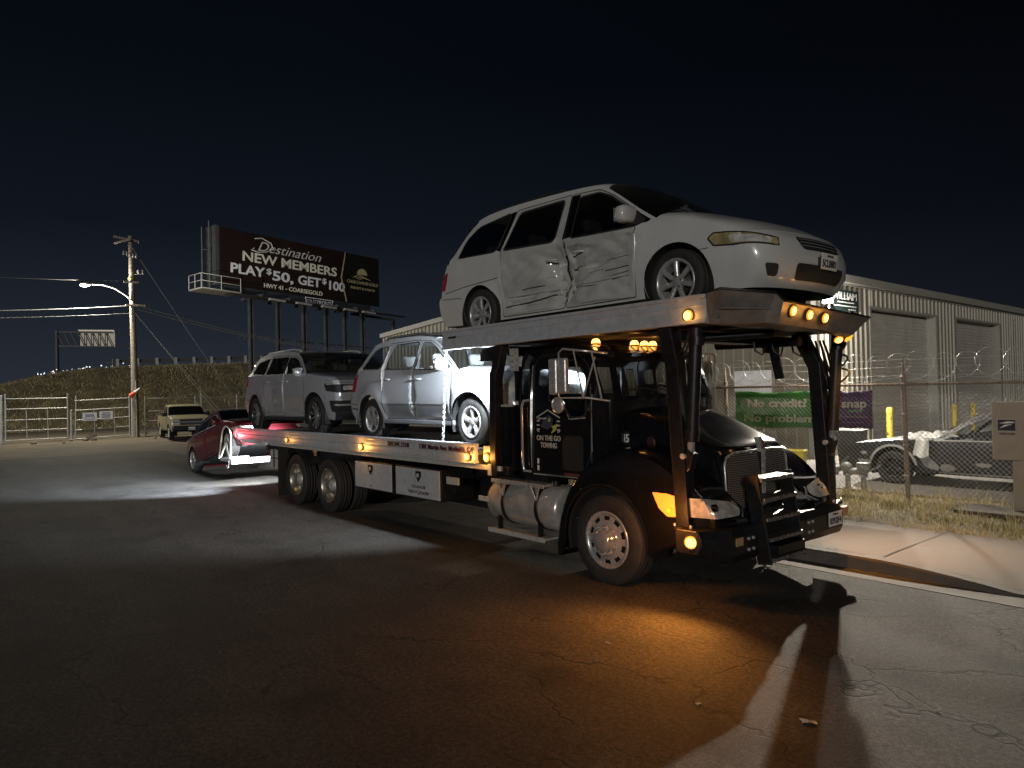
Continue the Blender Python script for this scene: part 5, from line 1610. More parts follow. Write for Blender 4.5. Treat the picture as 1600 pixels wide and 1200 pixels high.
    sh.decal("red_reflector", [(-.78, -1.1, 1.10), (-.53, -1.1, 1.10), (-.53, -1.1, 1.06), (-.78, -1.1, 1.06)], (0, 1, 0), mat("dull_red_reflector", (.10, .03, .025), .4), .012, parent=sh.body, mirror=False)
    for sy in (-1, 1):
        mb = MB()   # long grab rail behind the door
        y = sy * 1.06
        mb.tube([(-1.36, sy * 1.01, 1.94), (-1.43, y, 1.93), (-1.47, y, 1.85), (-1.47, y, 1.18), (-1.45, y, 1.08), (-1.36, sy * 1.01, 1.07)], .018, 10)
        mb.build("grab_rail", M_chrome, sh.body)
        mb = MB()   # west-coast mirror: two tall heads, round spot mirror and tubular bracket
        y = sy * 1.33
        mb.bb((-.66, y - .035, 2.0), (-.53, y + .035, 2.40)); mb.bb((-.49, y - .04, 2.01), (-.38, y + .03, 2.40))
        h = mb.build("mirror_head", M_polish, TRUCK, bevel=.025, seg=3)
        mb = MB()
        mb.lathe([(.0, -.01), (.05, -.012), (.085, -.004), (.095, .01), (.09, .03), (0, .045)], (-.58, y - .02 * sy, 1.885), 'y', 24)
        mb.build("spot_mirror", M_polish, TRUCK)
        mb = MB()
        mb.tube([(-.12, sy * .95, 1.92), (-.30, sy * 1.12, 1.96), (-.52, y, 1.965), (-.515, y, 2.36), (-.515, y, 2.46), (-.45, y, 2.50), (-.20, sy * 1.16, 2.46), (-.10, sy * 1.0, 2.44)], .013, 8)
        mb.tube([(-.20, sy * 1.14, 2.455), (-.15, sy * 1.05, 1.94)], .011, 8); mb.tube([(-.36, sy * 1.26, 2.49), (-.32, sy * 1.16, 1.96)], .010, 8); mb.tube([(-.17, sy * 1.12, 2.40), (-.32, sy * 1.16, 1.96)], .010, 8)
        mb.build("mirror_bracket", M_chrome, TRUCK)
    # five roof lamps
    for x, y in ((-.50, -.75), (-.42, -.17), (-.41, 0), (-.42, .17), (-.50, .75)):
        z = sh.bvh.ray_cast(Vector((x, y, 4)), Vector((0, 0, -1)))[0].z
        mb = MB()
        mb.lathe([(.055, 0), (.053, .02)], (x, y, z - .002), 'z', 16); mb.lathe([(.053, .02), (.048, .045), (.034, .066), (0, .074)], (x, y, z - .002), 'z', 16, mi=2)
        mb.lathe([(.065, 0), (.065, .012), (.05, .016)], (x, y, z - .004), 'z', 16, mi=1)
        o = mb.build("roof_lamp", [M_amber, M_plastic, M_ambercore], TRUCK)
        lamp("roof_lamp_glow", 'POINT', (x + .04, y, z + .13), 1.6 if abs(y) > .5 else .9, AMB, o, .04)
    # interior: dashboard, seats, headliner block
    mb = MB(); mb.bb((-.42, -.85, 1.55), (-.1, .85, 1.86)); mb.lathe([(.21, -.014), (.228, 0), (.21, .014), (.19, 0), (.21, -.014)], (-.52, .45, 1.88), 'x', 24); mb.beam((-.52, .25, 1.88), (-.52, .65, 1.88), .04, .03)
    mb.build("dashboard", M_plastic, sh.body, bevel=.03)
    for y in (-.5, .45): seat(sh.body, -1.30, y, 1.02, w=.52, m=M_plastic)
    # door sign: pentagon badge and lettering
    for sd_ in (-1, 1):
        mb = MB(); mb.tube([(-1.20, sd_ * 1.02, 1.72), (-1.20, sd_ * 1.055, 1.72), (-1.06, sd_ * 1.055, 1.72), (-1.06, sd_ * 1.02, 1.72)], .012, 8); mb.build("handle", M_chrome, sh.sides[sd_][0])
        for z in (1.30, 2.05):
            mb = MB(); mb.cyl((-.335, sd_ * 1.03, z - .06), (-.335, sd_ * 1.03, z + .06), .014, n=8); mb.build("hinge", M_steelblk, sh.body)
    D = sh.sides[-1][0]
    y0 = -1.034
    mb = MB()
    def strip(a, b, w=.016): mb.beam((a[0], y0, a[1]), (b[0], y0, b[1]), w, .004, (0, 1, 0))
    cx, cz = -1.03, 1.60
    strip((cx - .20, cz + .13), (cx, cz + .22)); strip((cx, cz + .22), (cx + .20, cz + .13))
    for k in range(3):
        strip((cx - .20, cz + .09 - .05 * k), (cx - .15, cz + .09 - .05 * k), .018); strip((cx + .20, cz + .09 - .05 * k), (cx + .15, cz + .09 - .05 * k), .018)
    strip((cx - .16, cz - .04), (cx - .20, cz - .02)); strip((cx + .16, cz - .04), (cx + .20, cz - .02))
    M_sign = mat("worn_white_lettering", (.34, .34, .33), .6)
    mb.build("door_sign", M_sign, D)
    mb = MB()
    mb.prism([(cx - .13, y0 - .001, cz + .02), (cx - .08, y0 - .001, cz + .12), (cx + .01, y0 - .001, cz + .17), (cx + .09, y0 - .001, cz + .12), (cx + .07, y0 - .001, cz + .02), (cx - .02, y0 - .001, cz - .01)], (0, -.003, 0))
    mb.build("door_sign_crest", mat("crest_blue", (.02, .03, .07), .5), D)
    mb = MB()
    mb.prism([(cx + .06, y0 - .003, cz + .03), (cx + .17, y0 - .003, cz + .06), (cx + .13, y0 - .003, cz - .02), (cx + .05, y0 - .003, cz - .06), (cx + .09, y0 - .003, cz)], (0, -.003, 0))
    mb.prism([(cx + .0, y0 - .003, cz + .08), (cx + .05, y0 - .003, cz + .09), (cx + .03, y0 - .003, cz + .14)], (0, -.003, 0))
    mb.build("door_sign_beak", mat("crest_green", (.30, .36, .06), .5), D)
    text("ON THE GO", .085, (cx - .205, y0, cz - .14), (1, 0, 0), (0, 0, 1), M_sign, "door_lettering", D, bold=.02, width=.41)
    text("TOWING", .085, (cx - .14, y0, cz - .225), (1, 0, 0), (0, 0, 1), M_sign, "door_lettering", D, bold=.02, width=.28)
    mb = MB(); mb.bb((cx - .20, y0, cz - .42), (cx - .17, y0 - .003, cz - .36)); mb.bb((cx - .20, y0, cz - .50), (cx - .17, y0 - .003, cz - .44)); mb.build("door_sticker", M_platew, D)
    return sh
CAB = cab()

def hood():
    # bonnet
    def Wh(x, z):
        t = max(0, min(1, (x + .2) / 1.2))
        w = .80 - .16 * t ** 1.3
        if x > .84: w -= .05 * ((x - .84) / .18) ** 2
        if z > 1.30: w -= .10 * ((z - 1.30) / .6) ** 1.5
        return w
    segs = [
        dict(t="nose", e=.55, p=[(.99, .78, .09, 0), (1.0, 1.1, .10, 0), (.96, 1.35, .10, .03)]),
        dict(t="hood", e=.62, p=[(.96, 1.35, .10, .03), (.88, 1.415, .08, .05), (.60, 1.525, .03, .075), (.25, 1.665, .02, .09), (-.18, 1.80, .02, .10)]),
    ]
    sh = Shell(TRUCK, segs + [dict(t="hood_back", p=[(-.18, 1.80, .02, .10), (-.2, 1.3, 0, 0), (-.2, .85, 0, 0)])], Wh, .85, [], [], M_black, step=.1, body="hood")
    # grille: mesh panel in two halves with a bright centre bar
    G = mat("grille_mesh", (.26, .25, .24), .35, metal=.3)
    sh.decal("grille_opening", [(1.3, -.575, 1.36), (1.3, .575, 1.36), (1.3, .56, .82), (1.3, -.56, .82)], (-1, 0, 0), M_gap, .006, sh.body, mirror=False, rnd=.10)
    mb = MB()
    def fx(y, z):
        h = sh.bvh.ray_cast(Vector((3, y, z)), Vector((-1, 0, 0)))[0]
        return (h.x if h else 1.2) + .016
    pit = .022
    nrow = int(.54 / pit)
    for i in range(nrow + 1):
        z = .825 + i * pit
        ym = .565 if z < 1.28 else .565 - .9 * (z - 1.28)
        for sgn in (-1, 1):
            ys = np.arange(.035, ym, pit)
            P = [(fx(sgn * y, z), sgn * y, z + (pit * .28 if k % 2 else -pit * .28)) for k, y in enumerate(ys)]
            if len(P) > 2: mb.tube(P, .0036, 4, False, smooth=False)
    mb.build("grille", G, sh.body)
    mb = MB()
    for sgn in (-1, 1):
        P = [(fx(sgn * y, z) + .004, sgn * y, z) for y, z in ((.03, .80), (.57, .80), (.585, 1.0), (.585, 1.26), (.55, 1.34), (.45, 1.375), (.03, 1.385))]
        mb.tube(P, .013, 8)
    mb.build("grille_surround", M_polish, sh.body)
    mb = MB(); mb.prism([(1.113, -.028, .80), (1.113, .028, .80), (1.12, .034, 1.38), (1.12, -.034, 1.38)], (.018, 0, 0)); mb.prism([(1.095, -.045, 1.36), (1.095, .045, 1.36), (1.05, .04, 1.51), (1.05, -.04, 1.51)], (.045, 0, .01))
    mb.build("grille_bar", M_polish, sh.body, bevel=.006)
    mb = MB(); mb.sphere((1.125, 0, 1.435), .04, sc=(.35, .8, 1.35)); mb.build("badge", mat("red_badge", (.10, .05, .05), .3, coat=.6), sh.body)
    # side badge, number sticker, bonnet seam
    mb = MB(); mb.sphere((.30, -.79, 1.47), .06, sc=(1, .2, 1.15)); mb.build("side_badge", mat("badge_dull_red", (.045, .014, .016), .45), sh.body)
    mb = MB()
    for k in range(5): mb.bb((.255 + k * .021, -.81, 1.27), (.268 + k * .021, -.795, 1.40))
    mb.build("side_badge_bars", mat("badge_bars", (.07, .035, .035), .45), sh.body)
    p_ = sh.project([(-.06, -.8, 1.50)], (0, 1, 0), .004)[0]
    mb = MB(); mb.bb((-.13, p_.y - .004, 1.44), (.0, p_.y, 1.58)); st = mb.build("number_sticker", M_gap, sh.body)
    text("45", .125, (-.122, p_.y - .006, 1.465), (1, 0, 0), (0, 0, 1), M_white, "sticker_number", st, width=.112, bold=.015)
    # fenders: one full-width moulding around both wheel openings
    def Wfd(x, z):
        w = 1.22 - .03 * max(0, (z - .95) / .45) ** 2
        if x > .75: w -= .16 * ((x - .75) / .5) ** 2
        return w
    fs = [
        dict(t="fender_front", e=.55, p=[(1.20, .64, .14, 0), (1.22, .80, .13, -.03), (1.15, 1.0, .12, -.16)]),
        dict(t="fender", e=.8, p=[(1.15, 1.0, .12, -.16), (.98, 1.14, .08, -.10), (.74, 1.29, .03, .0), (.45, 1.385, 0, .07), (.20, 1.395, 0, .07), (-.05, 1.32, -.02, .07), (-.28, 1.17, -.04, .06), (-.46, .98, -.05, .05)]),
        dict(t="fender_back", e=.4, p=[(-.46, .98, -.05, .05), (-.60, .72, -.05, .03), (-.68, .45, -.05, 0), (-.70, .22, -.05, 0), (-.66, .20, .0, 0)]),
    ]
    fd = Shell(TRUCK, fs, Wfd, .40, [(0, .463, .565)], [], M_black, step=.07, body="fender")
    for ob in (fd.body, fd.parts["fender_front"]):     # the nose stands between the two wings
        bm = bmesh.new(); bm.from_mesh(ob.data)
        bmesh.ops.delete(bm, geom=[f for f in bm.faces if abs(f.calc_center_median().y) < .63 and f.calc_center_median().x > .86], context='FACES')
        bm.to_mesh(ob.data); bm.free()
    ob = fd.parts["fender_front"]; o2 = link("fender_front", ob.data.copy(), fd.body)
    ob.parent = fd.body
    for q, sg in ((ob, 1), (o2, -1)):
        bm = bmesh.new(); bm.from_mesh(q.data)
        bmesh.ops.delete(bm, geom=[f for f in bm.faces if f.calc_center_median().y * sg > 0], context='FACES')
        bm.to_mesh(q.data); bm.free()
    for sy in (-1, 1):
        mb = MB(); mb.prism([(.80, sy * .60, .50), (1.22, sy * .62, .50), (1.24, sy * .62, .72), (1.14, sy * .61, .84), (1.0, sy * .58, .98), (.80, sy * .56, 1.16)], (0, -sy * .02, 0)); mb.build("inner_wing", M_black, fd.body)
    for sy in (-1, 1):
        mb = MB(); mb.lathe([(.57, sy * 1.19), (.57, sy * .80), (0, sy * .80)], (0, 0, .463), 'y', 30, a0=-.25, a1=PI + .3); mb.build("wheel_housing", M_gap, fd.body)
    a = [(.585 * math.cos(t), -1.3, .463 + .585 * math.sin(t)) for t in np.linspace(-.1, PI + .1, 26)]
    fd.seam("fender_lip", a, (0, 1, 0), .03, M_steelblk, .012)
    # headlamp and turn lamp
    hl = [(.98, -1.25, 1.01), (1.16, -1.1, 1.00), (1.30, -.82, .95), (1.32, -.72, .88), (1.30, -.74, .82), (1.2, -1.0, .81), (1.02, -1.2, .83)]
    fd.decal("headlamp", hl, (-.72, .68, -.1), M_lens, .03, step=.03, rnd=.03)
    fd.seam("headlamp_chrome", [(1.30, -.80, .955), (1.34, -.70, .875), (1.32, -.72, .805)], (-.72, .68, -.1), .014, M_polish, .026)
    tl = [(.66, -1.25, 1.03), (.84, -1.25, 1.03), (.96, -1.2, 1.0), (.96, -1.2, .82), (.84, -1.25, .81), (.74, -1.25, .88)]
    o = fd.decal("turn_lamp", tl, (-.3, 1, 0), emit("turn_lamp_lit", (1.0, .27, .03), 1.1), .006, step=.03, rnd=.02)
    mb = MB(); mb.sphere((.86, -1.225, .875), .03); mb.build("turn_lamp_bulb", M_amber, o[0])
    lamp("turn_glow", 'POINT', (.95, -1.62, .84), 26., (1, .33, .06), o[0], .05)
    # fender marker (unlit) on the far side shoulder
    mb = MB(); mb.sphere((-.33, -1.205, .97), .04, sc=(.8, .4, 1)); mb.build("fender_reflector", mat("dull_amber", (.35, .2, .1), .3), fd.body)
    # wiper arms
    mb = MB(); mb.tube([(.02, -.15, 1.98), (-.02, -.45, 2.05), (-.03, -.75, 2.04)], .010, 6); mb.tube([(.03, .25, 1.98), (0, .0, 2.06), (-.02, -.25, 2.10)], .010, 6); mb.build("wiper", M_plastic, TRUCK)
    return fd
hood()

def front_gear():
    # bumper with chamfered ends
    mb = MB()
    prof = [(1.16, .42), (1.40, .42), (1.44, .50), (1.44, .66), (1.40, .74), (1.16, .74)]
    V = []
    ys = [-1.335, -1.05, 1.05, 1.335]
    for k, y in enumerate(ys):
        off = -.16 if k in (0, 3) else 0
        zo = .10 if k in (0, 3) else 0
        V += [(x + off, y, z + (zo if z < .6 else 0)) for x, z in prof]
    n = len(prof)
    F = [(i * n + j, i * n + (j + 1) % n, (i + 1) * n + (j + 1) % n, (i + 1) * n + j) for i in range(3) for j in range(n)] + [tuple(range(n)), tuple(range(3 * n, 4 * n))]
    mb.add(V, F); mb.bb((1.0, -.9, .74), (1.26, .9, .82))
    bp = mb.build("bumper", M_steelblk, TRUCK, bevel=.012)
    for y in (-.82, -.74, .30, .38):
        for z in (.53, .63):
            mb = MB(); mb.cyl((1.43, y, z), (1.455, y, z), .016, n=6); mb.build("bolt", M_galv, bp)
    marker(bp, (1.185, -1.345, .635), (.45, -.85, 0), .06)
    lamp('marker_glow', 'SPOT', (1.27, -1.46, .62), 130., (1, .36, .06), bp, .05, (.02, -.85, -.36), 150, .8)
    mb = MB(); mb.bb((1.438, -1.03, .58), (1.452, -.91, .66)); mb.build("bumper_reflector", mat("clear_reflector", (.35, .22, .10), .25, coat=.6), bp, bevel=.008)
    mb = MB(); mb.bb((1.40, 1.06, .60), (1.452, 1.16, .70)); mb.build("bumper_reflector", mat("dull_amber", (.35, .2, .1), .3), bp, bevel=.008)
    plate(bp, (1.452, .86, .60), (0, 0, 1), 1, "03932F4", w=.29, h=.15, top="California")
    # ladder
    mb = MB()
    for y in (-.62, .0):
        mb.beam((1.36, y, 1.19), (1.49, y, .36), .02, .15, (1, 0, 0))
    mb.bb((1.24, -.58, 1.08), (1.40, -.50, 1.14)); mb.bb((1.24, -.10, 1.08), (1.40, -.02, 1.14)); mb.bb((1.36, -.55, .46), (1.60, -.07, .54))
    lad = mb.build("step_ladder", M_steelblk, TRUCK, bevel=.006)
    for i in range(5):
        t = i / 4.0
        x, z = 1.37 + .11 * t, 1.15 - .74 * t
        mb = MB(); mb.bb((x - .08, -.608, z - .02), (x + .10, -.012, z + .02))
        for k in range(9): mb.bb((x + .098, -.58 + k * .065, z - .015), (x + .106, -.555 + k * .065, z + .015))
        mb.build("step", mat("worn_step_metal", (.20, .19, .18), .4, metal=.8, var=.4, nscale=20), lad, bevel=.004)
    # pillars with the kink below the deck, hydraulic rams and hoses
    for sy in (-1, 1):
        y = sy * 1.15
        mb = MB()
        dx = -.08 if sy < 0 else .15
        mb.beam((1.08 + dx, y, .72), (.99 + dx, y, 2.30), .14, .15, (1, 0, 0))
        mb.beam((.99 + dx, y, 2.26), (.86 + dx * .5, y, 2.66), .13, .15, (1, 0, 0))
        mb.prism([(1.05 + dx, y - .045, 1.52), (1.20 + dx, y - .045, 1.42), (1.16 + dx, y - .045, 1.28), (1.06 + dx, y - .045, 1.18)], (0, .09, 0))
        mb.bb((1.0 + dx, y - .11, .70), (1.2 + dx, y + .11, .74))
        pl_ = mb.build("pillar", M_steelblk, TRUCK, bevel=.01)
        for bx in (1.01, 1.19):
            for q in (-.09, .09):
                mb = MB(); mb.cyl((bx + dx, y + q, .74), (bx + dx, y + q, .765), .014, n=6); mb.build("bolt", M_galv, pl_)
        mb = MB(); mb.cyl((1.10 + dx, y - .075, 1.40), (1.10 + dx, y + .075, 1.40), .028, n=12); mb.build("pivot_pin", M_galv, pl_)
        mb = MB()
        mb.cyl((1.14 + dx, y, 1.40), (1.16 + dx, y, 1.62), .035, n=14, mi=1)
        mb.cyl((1.16 + dx, y, 1.58), (1.24 + dx, y, 2.60), .062, n=18)
        mb.cyl((1.155 + dx, y, 1.54), (1.165 + dx, y, 1.66), .07, n=18)
        mb.cyl((1.238 + dx, y, 2.44), (1.243 + dx, y, 2.52), .07, n=18)
        mb.build("hydraulic_ram", [M_steelblk, M_chrome], TRUCK)
    for k, (a, b) in enumerate(((0, 0), (.05, .02), (.09, -.03))):
        mb = MB()
        t = np.linspace(0, 1, 14)
        mb.tube([(1.15 + a + .12 * math.sin(PI * q), 1.12 + .16 * q, 2.55 - .55 * math.sin(PI * q) * (1 - .15 * k) - .1 * q) for q in t], .013, 7)
        mb.build("hydraulic_hose", M_gap, TRUCK)
    for k in range(3):
        mb = MB()
        mb.tube([(1.36 + .10 * math.sin(PI * q) , 1.20 + .03 * k, 2.55 - .16 * k - .16 * q + .03 * math.sin(PI * q)) for q in np.linspace(0, 1, 10)], .012, 7)
        mb.build("hydraulic_hose", M_gap, TRUCK)
    for k in range(2):
        mb = MB()
        mb.tube([(.82 + .26 * q, -1.10 - .03 * k, 2.60 - (.26 - .05 * k) * math.sin(PI * q)) for q in np.linspace(0, 1, 12)], .012, 7)
        mb.build("hydraulic_hose", M_gap, TRUCK)
front_gear()

def decks():
    # ---- upper deck
    for sy in (1, -1):
        y = sy * 1.22
        mb = MB(); mb.bb((-2.88, y - .03, 2.66), (1.34, y + .03, 2.88))
        mb.bb((-2.88, y - .045, 2.86), (1.34, y + .045, 2.895)); mb.bb((-2.88, y - .045, 2.63), (1.34, y + .045, 2.665))
        mb.bb((-2.88, y - .037, 2.785), (1.34, y + .037, 2.795)); rail = mb.build("upper_deck_rail", M_alu, TRUCK, bevel=.008)
    mb = MB()
    mb.bb((-2.86, -1.18, 2.72), (1.34, 1.18, 2.762))
    for x in np.arange(-2.7, 1.4, .45): mb.bb((x, -1.18, 2.67), (x + .07, 1.18, 2.719))
    for y in (-.45, .45): mb.bb((-2.8, y - .06, 2.63), (1.5, y + .06, 2.669))
    mb.build("upper_deck_floor", M_aludark, TRUCK)
    for x in np.arange(-2.6, 1.3, .42):
        mb = MB(); mb.cyl((x, -1.25, 2.715), (x, -1.258, 2.715), .011, n=8); mb.build('rivet', M_galv, rail)
    mb = MB(); mb.bb((-2.72, -1.255, 2.775), (-2.55, -1.262, 2.80)); mb.build("rail_slot", M_gap, rail)
    # nose: tray that narrows to the front, skirt tipped inwards at the bottom
    top = [(1.30, -1.25, 2.89), (1.50, -1.25, 2.915), (1.79, -.84, 2.87), (1.83, -.78, 2.80), (1.84, .90, 2.735), (1.80, 1.02, 2.74), (1.50, 1.25, 2.84), (1.30, 1.25, 2.89)]
    bot = [(1.22, -1.22, 2.635), (1.32, -1.21, 2.63), (1.66, -.82, 2.63), (1.76, -.76, 2.61), (1.72, .80, 2.57), (1.60, .92, 2.55), (1.40, 1.20, 2.60), (1.22, 1.22, 2.635)]
    mb = MB()
    n = len(top)
    mb.add(top + bot, [(i, i + 1, n + i + 1, n + i) for i in range(n - 1)] + [tuple(range(n, 2 * n))])
    mb.add([(1.30, -1.2, 2.75), (1.5, -1.2, 2.75), (1.76, -.8, 2.74), (1.76, .88, 2.70), (1.5, 1.2, 2.73), (1.3, 1.2, 2.75)], [(0, 1, 2, 3, 4, 5)])
    nose = mb.build("deck_nose", mat("painted_grey_steel", (.17, .155, .145), .45, metal=.3, var=.25, nscale=8, bump=.1, dirt=(.08, .06, .05), dirt_amt=.5), TRUCK, fix=False)
    so_ = nose.modifiers.new("solid", 'SOLIDIFY'); so_.thickness = .012; so_.offset = 0
    for y, z in ((-.60, 2.725), (-.30, 2.705), (.0, 2.69)): marker(nose, (1.815, y, z), (1, 0, -.25), .05, E=1.0)
    mb = MB(); mb.tube([(1.30, -1.255, 2.895), (1.50, -1.255, 2.92), (1.80, -.84, 2.875), (1.84, -.78, 2.805), (1.85, .90, 2.74), (1.80, 1.03, 2.745), (1.50, 1.255, 2.845)], .012, 8); mb.build("nose_rim", M_steelblk, nose)
    # amber lamp tucked under the far corner and the ones on the rails
    marker(nose, (1.52, .90, 2.535), (.5, -.4, -.6), .05)
    lamp('marker_glow', 'SPOT', (1.56, 1.0, 2.48), 300., AMB, nose, .05, (.04, .40, -1), 58, .9)
    marker(nose, (1.60, .96, 2.56), (.6, .1, -.5), .065, mat_=emit("amber_block_lit", (1.0, .42, .03), 1.6))
    marker(rail, (1.15, -1.252, 2.71), (0, -1, 0), .055, E=.7)
    # underside gear
    mb = MB()
    mb.bb((-1.95, -1.1, 2.5), (-1.75, 1.1, 2.62)); mb.build("deck_crossbeam", M_steelblk, TRUCK, bevel=.008)
    mb = MB(); mb.bb((.75, -1.1, 2.50), (.95, 1.1, 2.60))
    mb.cyl((.9, -.7, 2.54), (1.45, -.3, 2.56), .04); mb.cyl((.4, .3, 2.52), (1.4, .3, 2.5), .05)
    for y in (-.25, .1, .5): mb.tube([(1.2, y, 2.5), (1.22, y, 2.40), (1.27, y + .05, 2.36), (1.3, y + .04, 2.44)], .012, 6)
    mb.build("deck_crossbeam", M_steelblk, TRUCK, bevel=.008)
    mb = MB(); mb.beam((1.05, .36, 2.52), (1.10, .42, 2.12), .10, .03, (0, 1, 0)); mb.bb((.98, .28, 2.40), (1.14, .36, 2.5)); mb.build("locking_arm", M_steelblk, TRUCK, bevel=.006)
    # rear posts of the upper deck with gussets
    for sy in (-1, 1):
        y = sy * 1.14
        mb = MB()
        mb.beam((-1.88, y, 1.0), (-1.86, y, 2.30), .14, .12, (1, 0, 0))
        mb.beam((-1.87, y, 2.2), (-1.72, y, 2.64), .13, .12, (1, 0, 0))
        mb.prism([(-1.90, y - .03, 2.42), (-2.12, y - .03, 2.56), (-2.12, y - .03, 2.60), (-1.74, y - .03, 2.64)], (0, .06, 0))
        mb.build("deck_post", M_steelblk, TRUCK, bevel=.01)
    # panel and ladder-like headboard between cab and deck
    mb = MB(); mb.bb((-1.80, -1.10, 1.06), (-1.60, -.98, 1.88)); mb.bb((-1.80, -1.10, .98), (-1.62, 1.10, 1.85)); mb.build("headboard", M_black, TRUCK, bevel=.01)
    mb = MB(); mb.bb((-1.66, -1.08, 2.30), (-1.58, -1.0, 2.58))
    for k in range(3):
        for q in range(2): mb.cyl((-1.64 + .04 * q, -1.082, 2.35 + .07 * k), (-1.64 + .04 * q, -1.088, 2.35 + .07 * k), .008, n=8, mi=1)
    mb.build("bracket_plate", [M_galv, M_gap], TRUCK, bevel=.004)
    mb = MB(); mb.bb((-1.80, -1.12, 1.86), (-1.60, -1.06, 1.885)); mb.build("ledge", M_galv, TRUCK)
    # ---- lower deck
    for sy in (1, -1):
        y = sy * 1.22
        mb = MB(); mb.bb((-11.10, y - .03, 1.16), (-2.20, y + .03, 1.36))
        mb.bb((-11.12, y - .045, 1.345), (-2.20, y + .045, 1.39)); mb.bb((-11.05, y - .045, 1.24), (-2.20, y + .045, 1.262)); mb.bb((-11.0, y - .045, 1.13), (-2.20, y + .045, 1.165))
        mb.prism([(-11.10, y - .03, 1.36), (-11.32, y - .03, 1.30), (-11.32, y - .03, 1.22), (-11.10, y - .03, 1.14)], (0, .06, 0))
        lrail = mb.build("lower_deck_rail", M_alu, TRUCK, bevel=.008)
    mb = MB(); mb.bb((-11.1, -1.18, 1.24), (-2.2, 1.18, 1.298))
    for x in np.arange(-10.9, -2.3, .5): mb.bb((x, -1.18, 1.10), (x + .08, 1.18, 1.239))
    mb.build("lower_deck_floor", M_aludark, TRUCK)
    mb = MB(); mb.bb((-10.7, -.5, .85), (-1.4, -.36, 1.10)); mb.bb((-10.7, .36, .85), (-1.4, .5, 1.10)); mb.bb((-1.7, -.5, .6), (1.3, -.38, .80)); mb.bb((-1.7, .38, .6), (1.3, .5, .80)); mb.bb((-1.0, -.4, .5), (.9, .4, 1.0))
    mb.bb((-2.2, -1.16, 1.02), (-1.62, 1.16, 1.12))
    for x in (-6.604, -7.99): mb.cyl((x, -.8, .463), (x, .8, .463), .12); mb.sphere((x, 0, .463), .24)
    mb.bb((-9.0, -1.0, .9), (-5.7, 1.0, 1.02)); mb.cyl((0, -.9, .40), (0, .9, .40), .07)
    mb.bb((-5.4, -.35, .35), (-2.2, .35, .75))
    mb.build("chassis", M_steelblk, TRUCK)
    mb = MB(); mb.bb((-11.0, -1.19, 1.06), (-1.75, -1.12, 1.12)); mb.bb((-11.0, 1.12, 1.06), (-1.75, 1.19, 1.12)); mb.bb((-1.97, -1.22, 1.0), (-1.90, -1.13, 1.14)); mb.build("deck_skirt", M_galv, TRUCK)
    # lettering on the rail
    text("209.241.7210", .095, (-4.39, -1.266, 1.272), (1, 0, 0), (0, 0, 1), M_redink, "rail_lettering", lrail, bold=.015, width=.62)
    text("1301 Martin Ave. Modesto, CA", .095, (-3.50, -1.266, 1.272), (1, 0, 0), (0, 0, 1), M_redink, "rail_lettering", lrail, bold=.015, width=1.27)
    for x, e in ((-8.22, 1.2), (-5.22, 4.), (-2.33, 5.)):
        marker(lrail, (x, -1.267, 1.215), (0, -1, 0), .05 if x > -6 else .04, E=e)
    marker(TRUCK, (-2.02, -1.19, 1.215), (0, -1, 0), .055, E=5.)
    marker(lrail, (-11.09, -1.252, 1.21), (-.3, -1, 0), .05, mat_=M_red, E=14., col=(1, .10, .12))
    mb = MB(); mb.bb((-2.10, -1.18, 1.18), (-1.95, -1.12, 1.36)); mb.build("lamp_bracket", M_alu, TRUCK)
    # tool boxes
    for k, (x0, x1) in enumerate(((-5.59, -4.385), (-4.29, -3.08))):
        mb = MB(); mb.bb((x0, -1.18, .53), (x1, -.62, .985)); bx = mb.build("tool_box", M_steelblk, TRUCK, bevel=.012)
        mb = MB(); mb.bb((x0 + .015, -1.198, .55), (x1 - .015, -1.181, .965)); dr = mb.build("lid", M_alu, bx, bevel=.008)
        cx = (x0 + x1) / 2 + (-.05 if k == 0 else .06)
        mb = MB(); mb.prism([(cx - .07, -1.20, .93), (cx + .07, -1.20, .93), (cx + .065, -1.20, .85), (cx, -1.20, .775), (cx - .065, -1.20, .85)], (0, -.012, 0)); mb.lathe([(.034, -.014), (.03, -.024), (0, -.024)], (cx - .005, -1.20, .87), 'y', 16, mi=1)
        mb.build("latch", [M_steelblk, M_galv], dr, bevel=.004)
        mb = MB(); mb.cyl((cx, -1.197, .60), (cx, -1.206, .60), .012, n=10); mb.build("rivet", M_gap, dr)
        if k == 1:
            text("CA 624138", .058, (cx - .19, -1.2, .685), (1, 0, 0), (0, 0, 1), M_redink, "box_lettering", dr, bold=.01, width=.36)
            text("USDOT 2766290", .058, (cx - .29, -1.2, .605), (1, 0, 0), (0, 0, 1), M_redink, "box_lettering", dr, bold=.01, width=.54)
    mb = MB(); mb.bb((-2.98, -1.16, .80), (-2.70, -1.14, .90)); mb.bb((-2.2, -1.2, .66), (-2.0, -1.18, .72)); mb.build("reflective_tape", M_galv, TRUCK)
    # mudflaps
    for sy in (-1, 1):
        mb = MB(); mb.bb((-8.83, sy * .62, .08), (-8.81, sy * 1.21, 1.05)); mb.build("mudflap", M_rubber, TRUCK)
        mb = MB(); mb.lathe([(.53, sy * 1.2), (.53, sy * .66)], (-7.99, 0, .463), 'y', 16, a0=.6, a1=PI - .3); mb.build("rear_fender", M_plastic, TRUCK)
    mb = MB(); mb.lathe([(.03, 0), (.03, .05), (.05, .06), (.05, .10), (0, .10)], (-7.3, -1.1, .95), 'z', 12); mb.build("work_lamp_unlit", mat("dull_amber", (.35, .2, .1), .3), TRUCK)
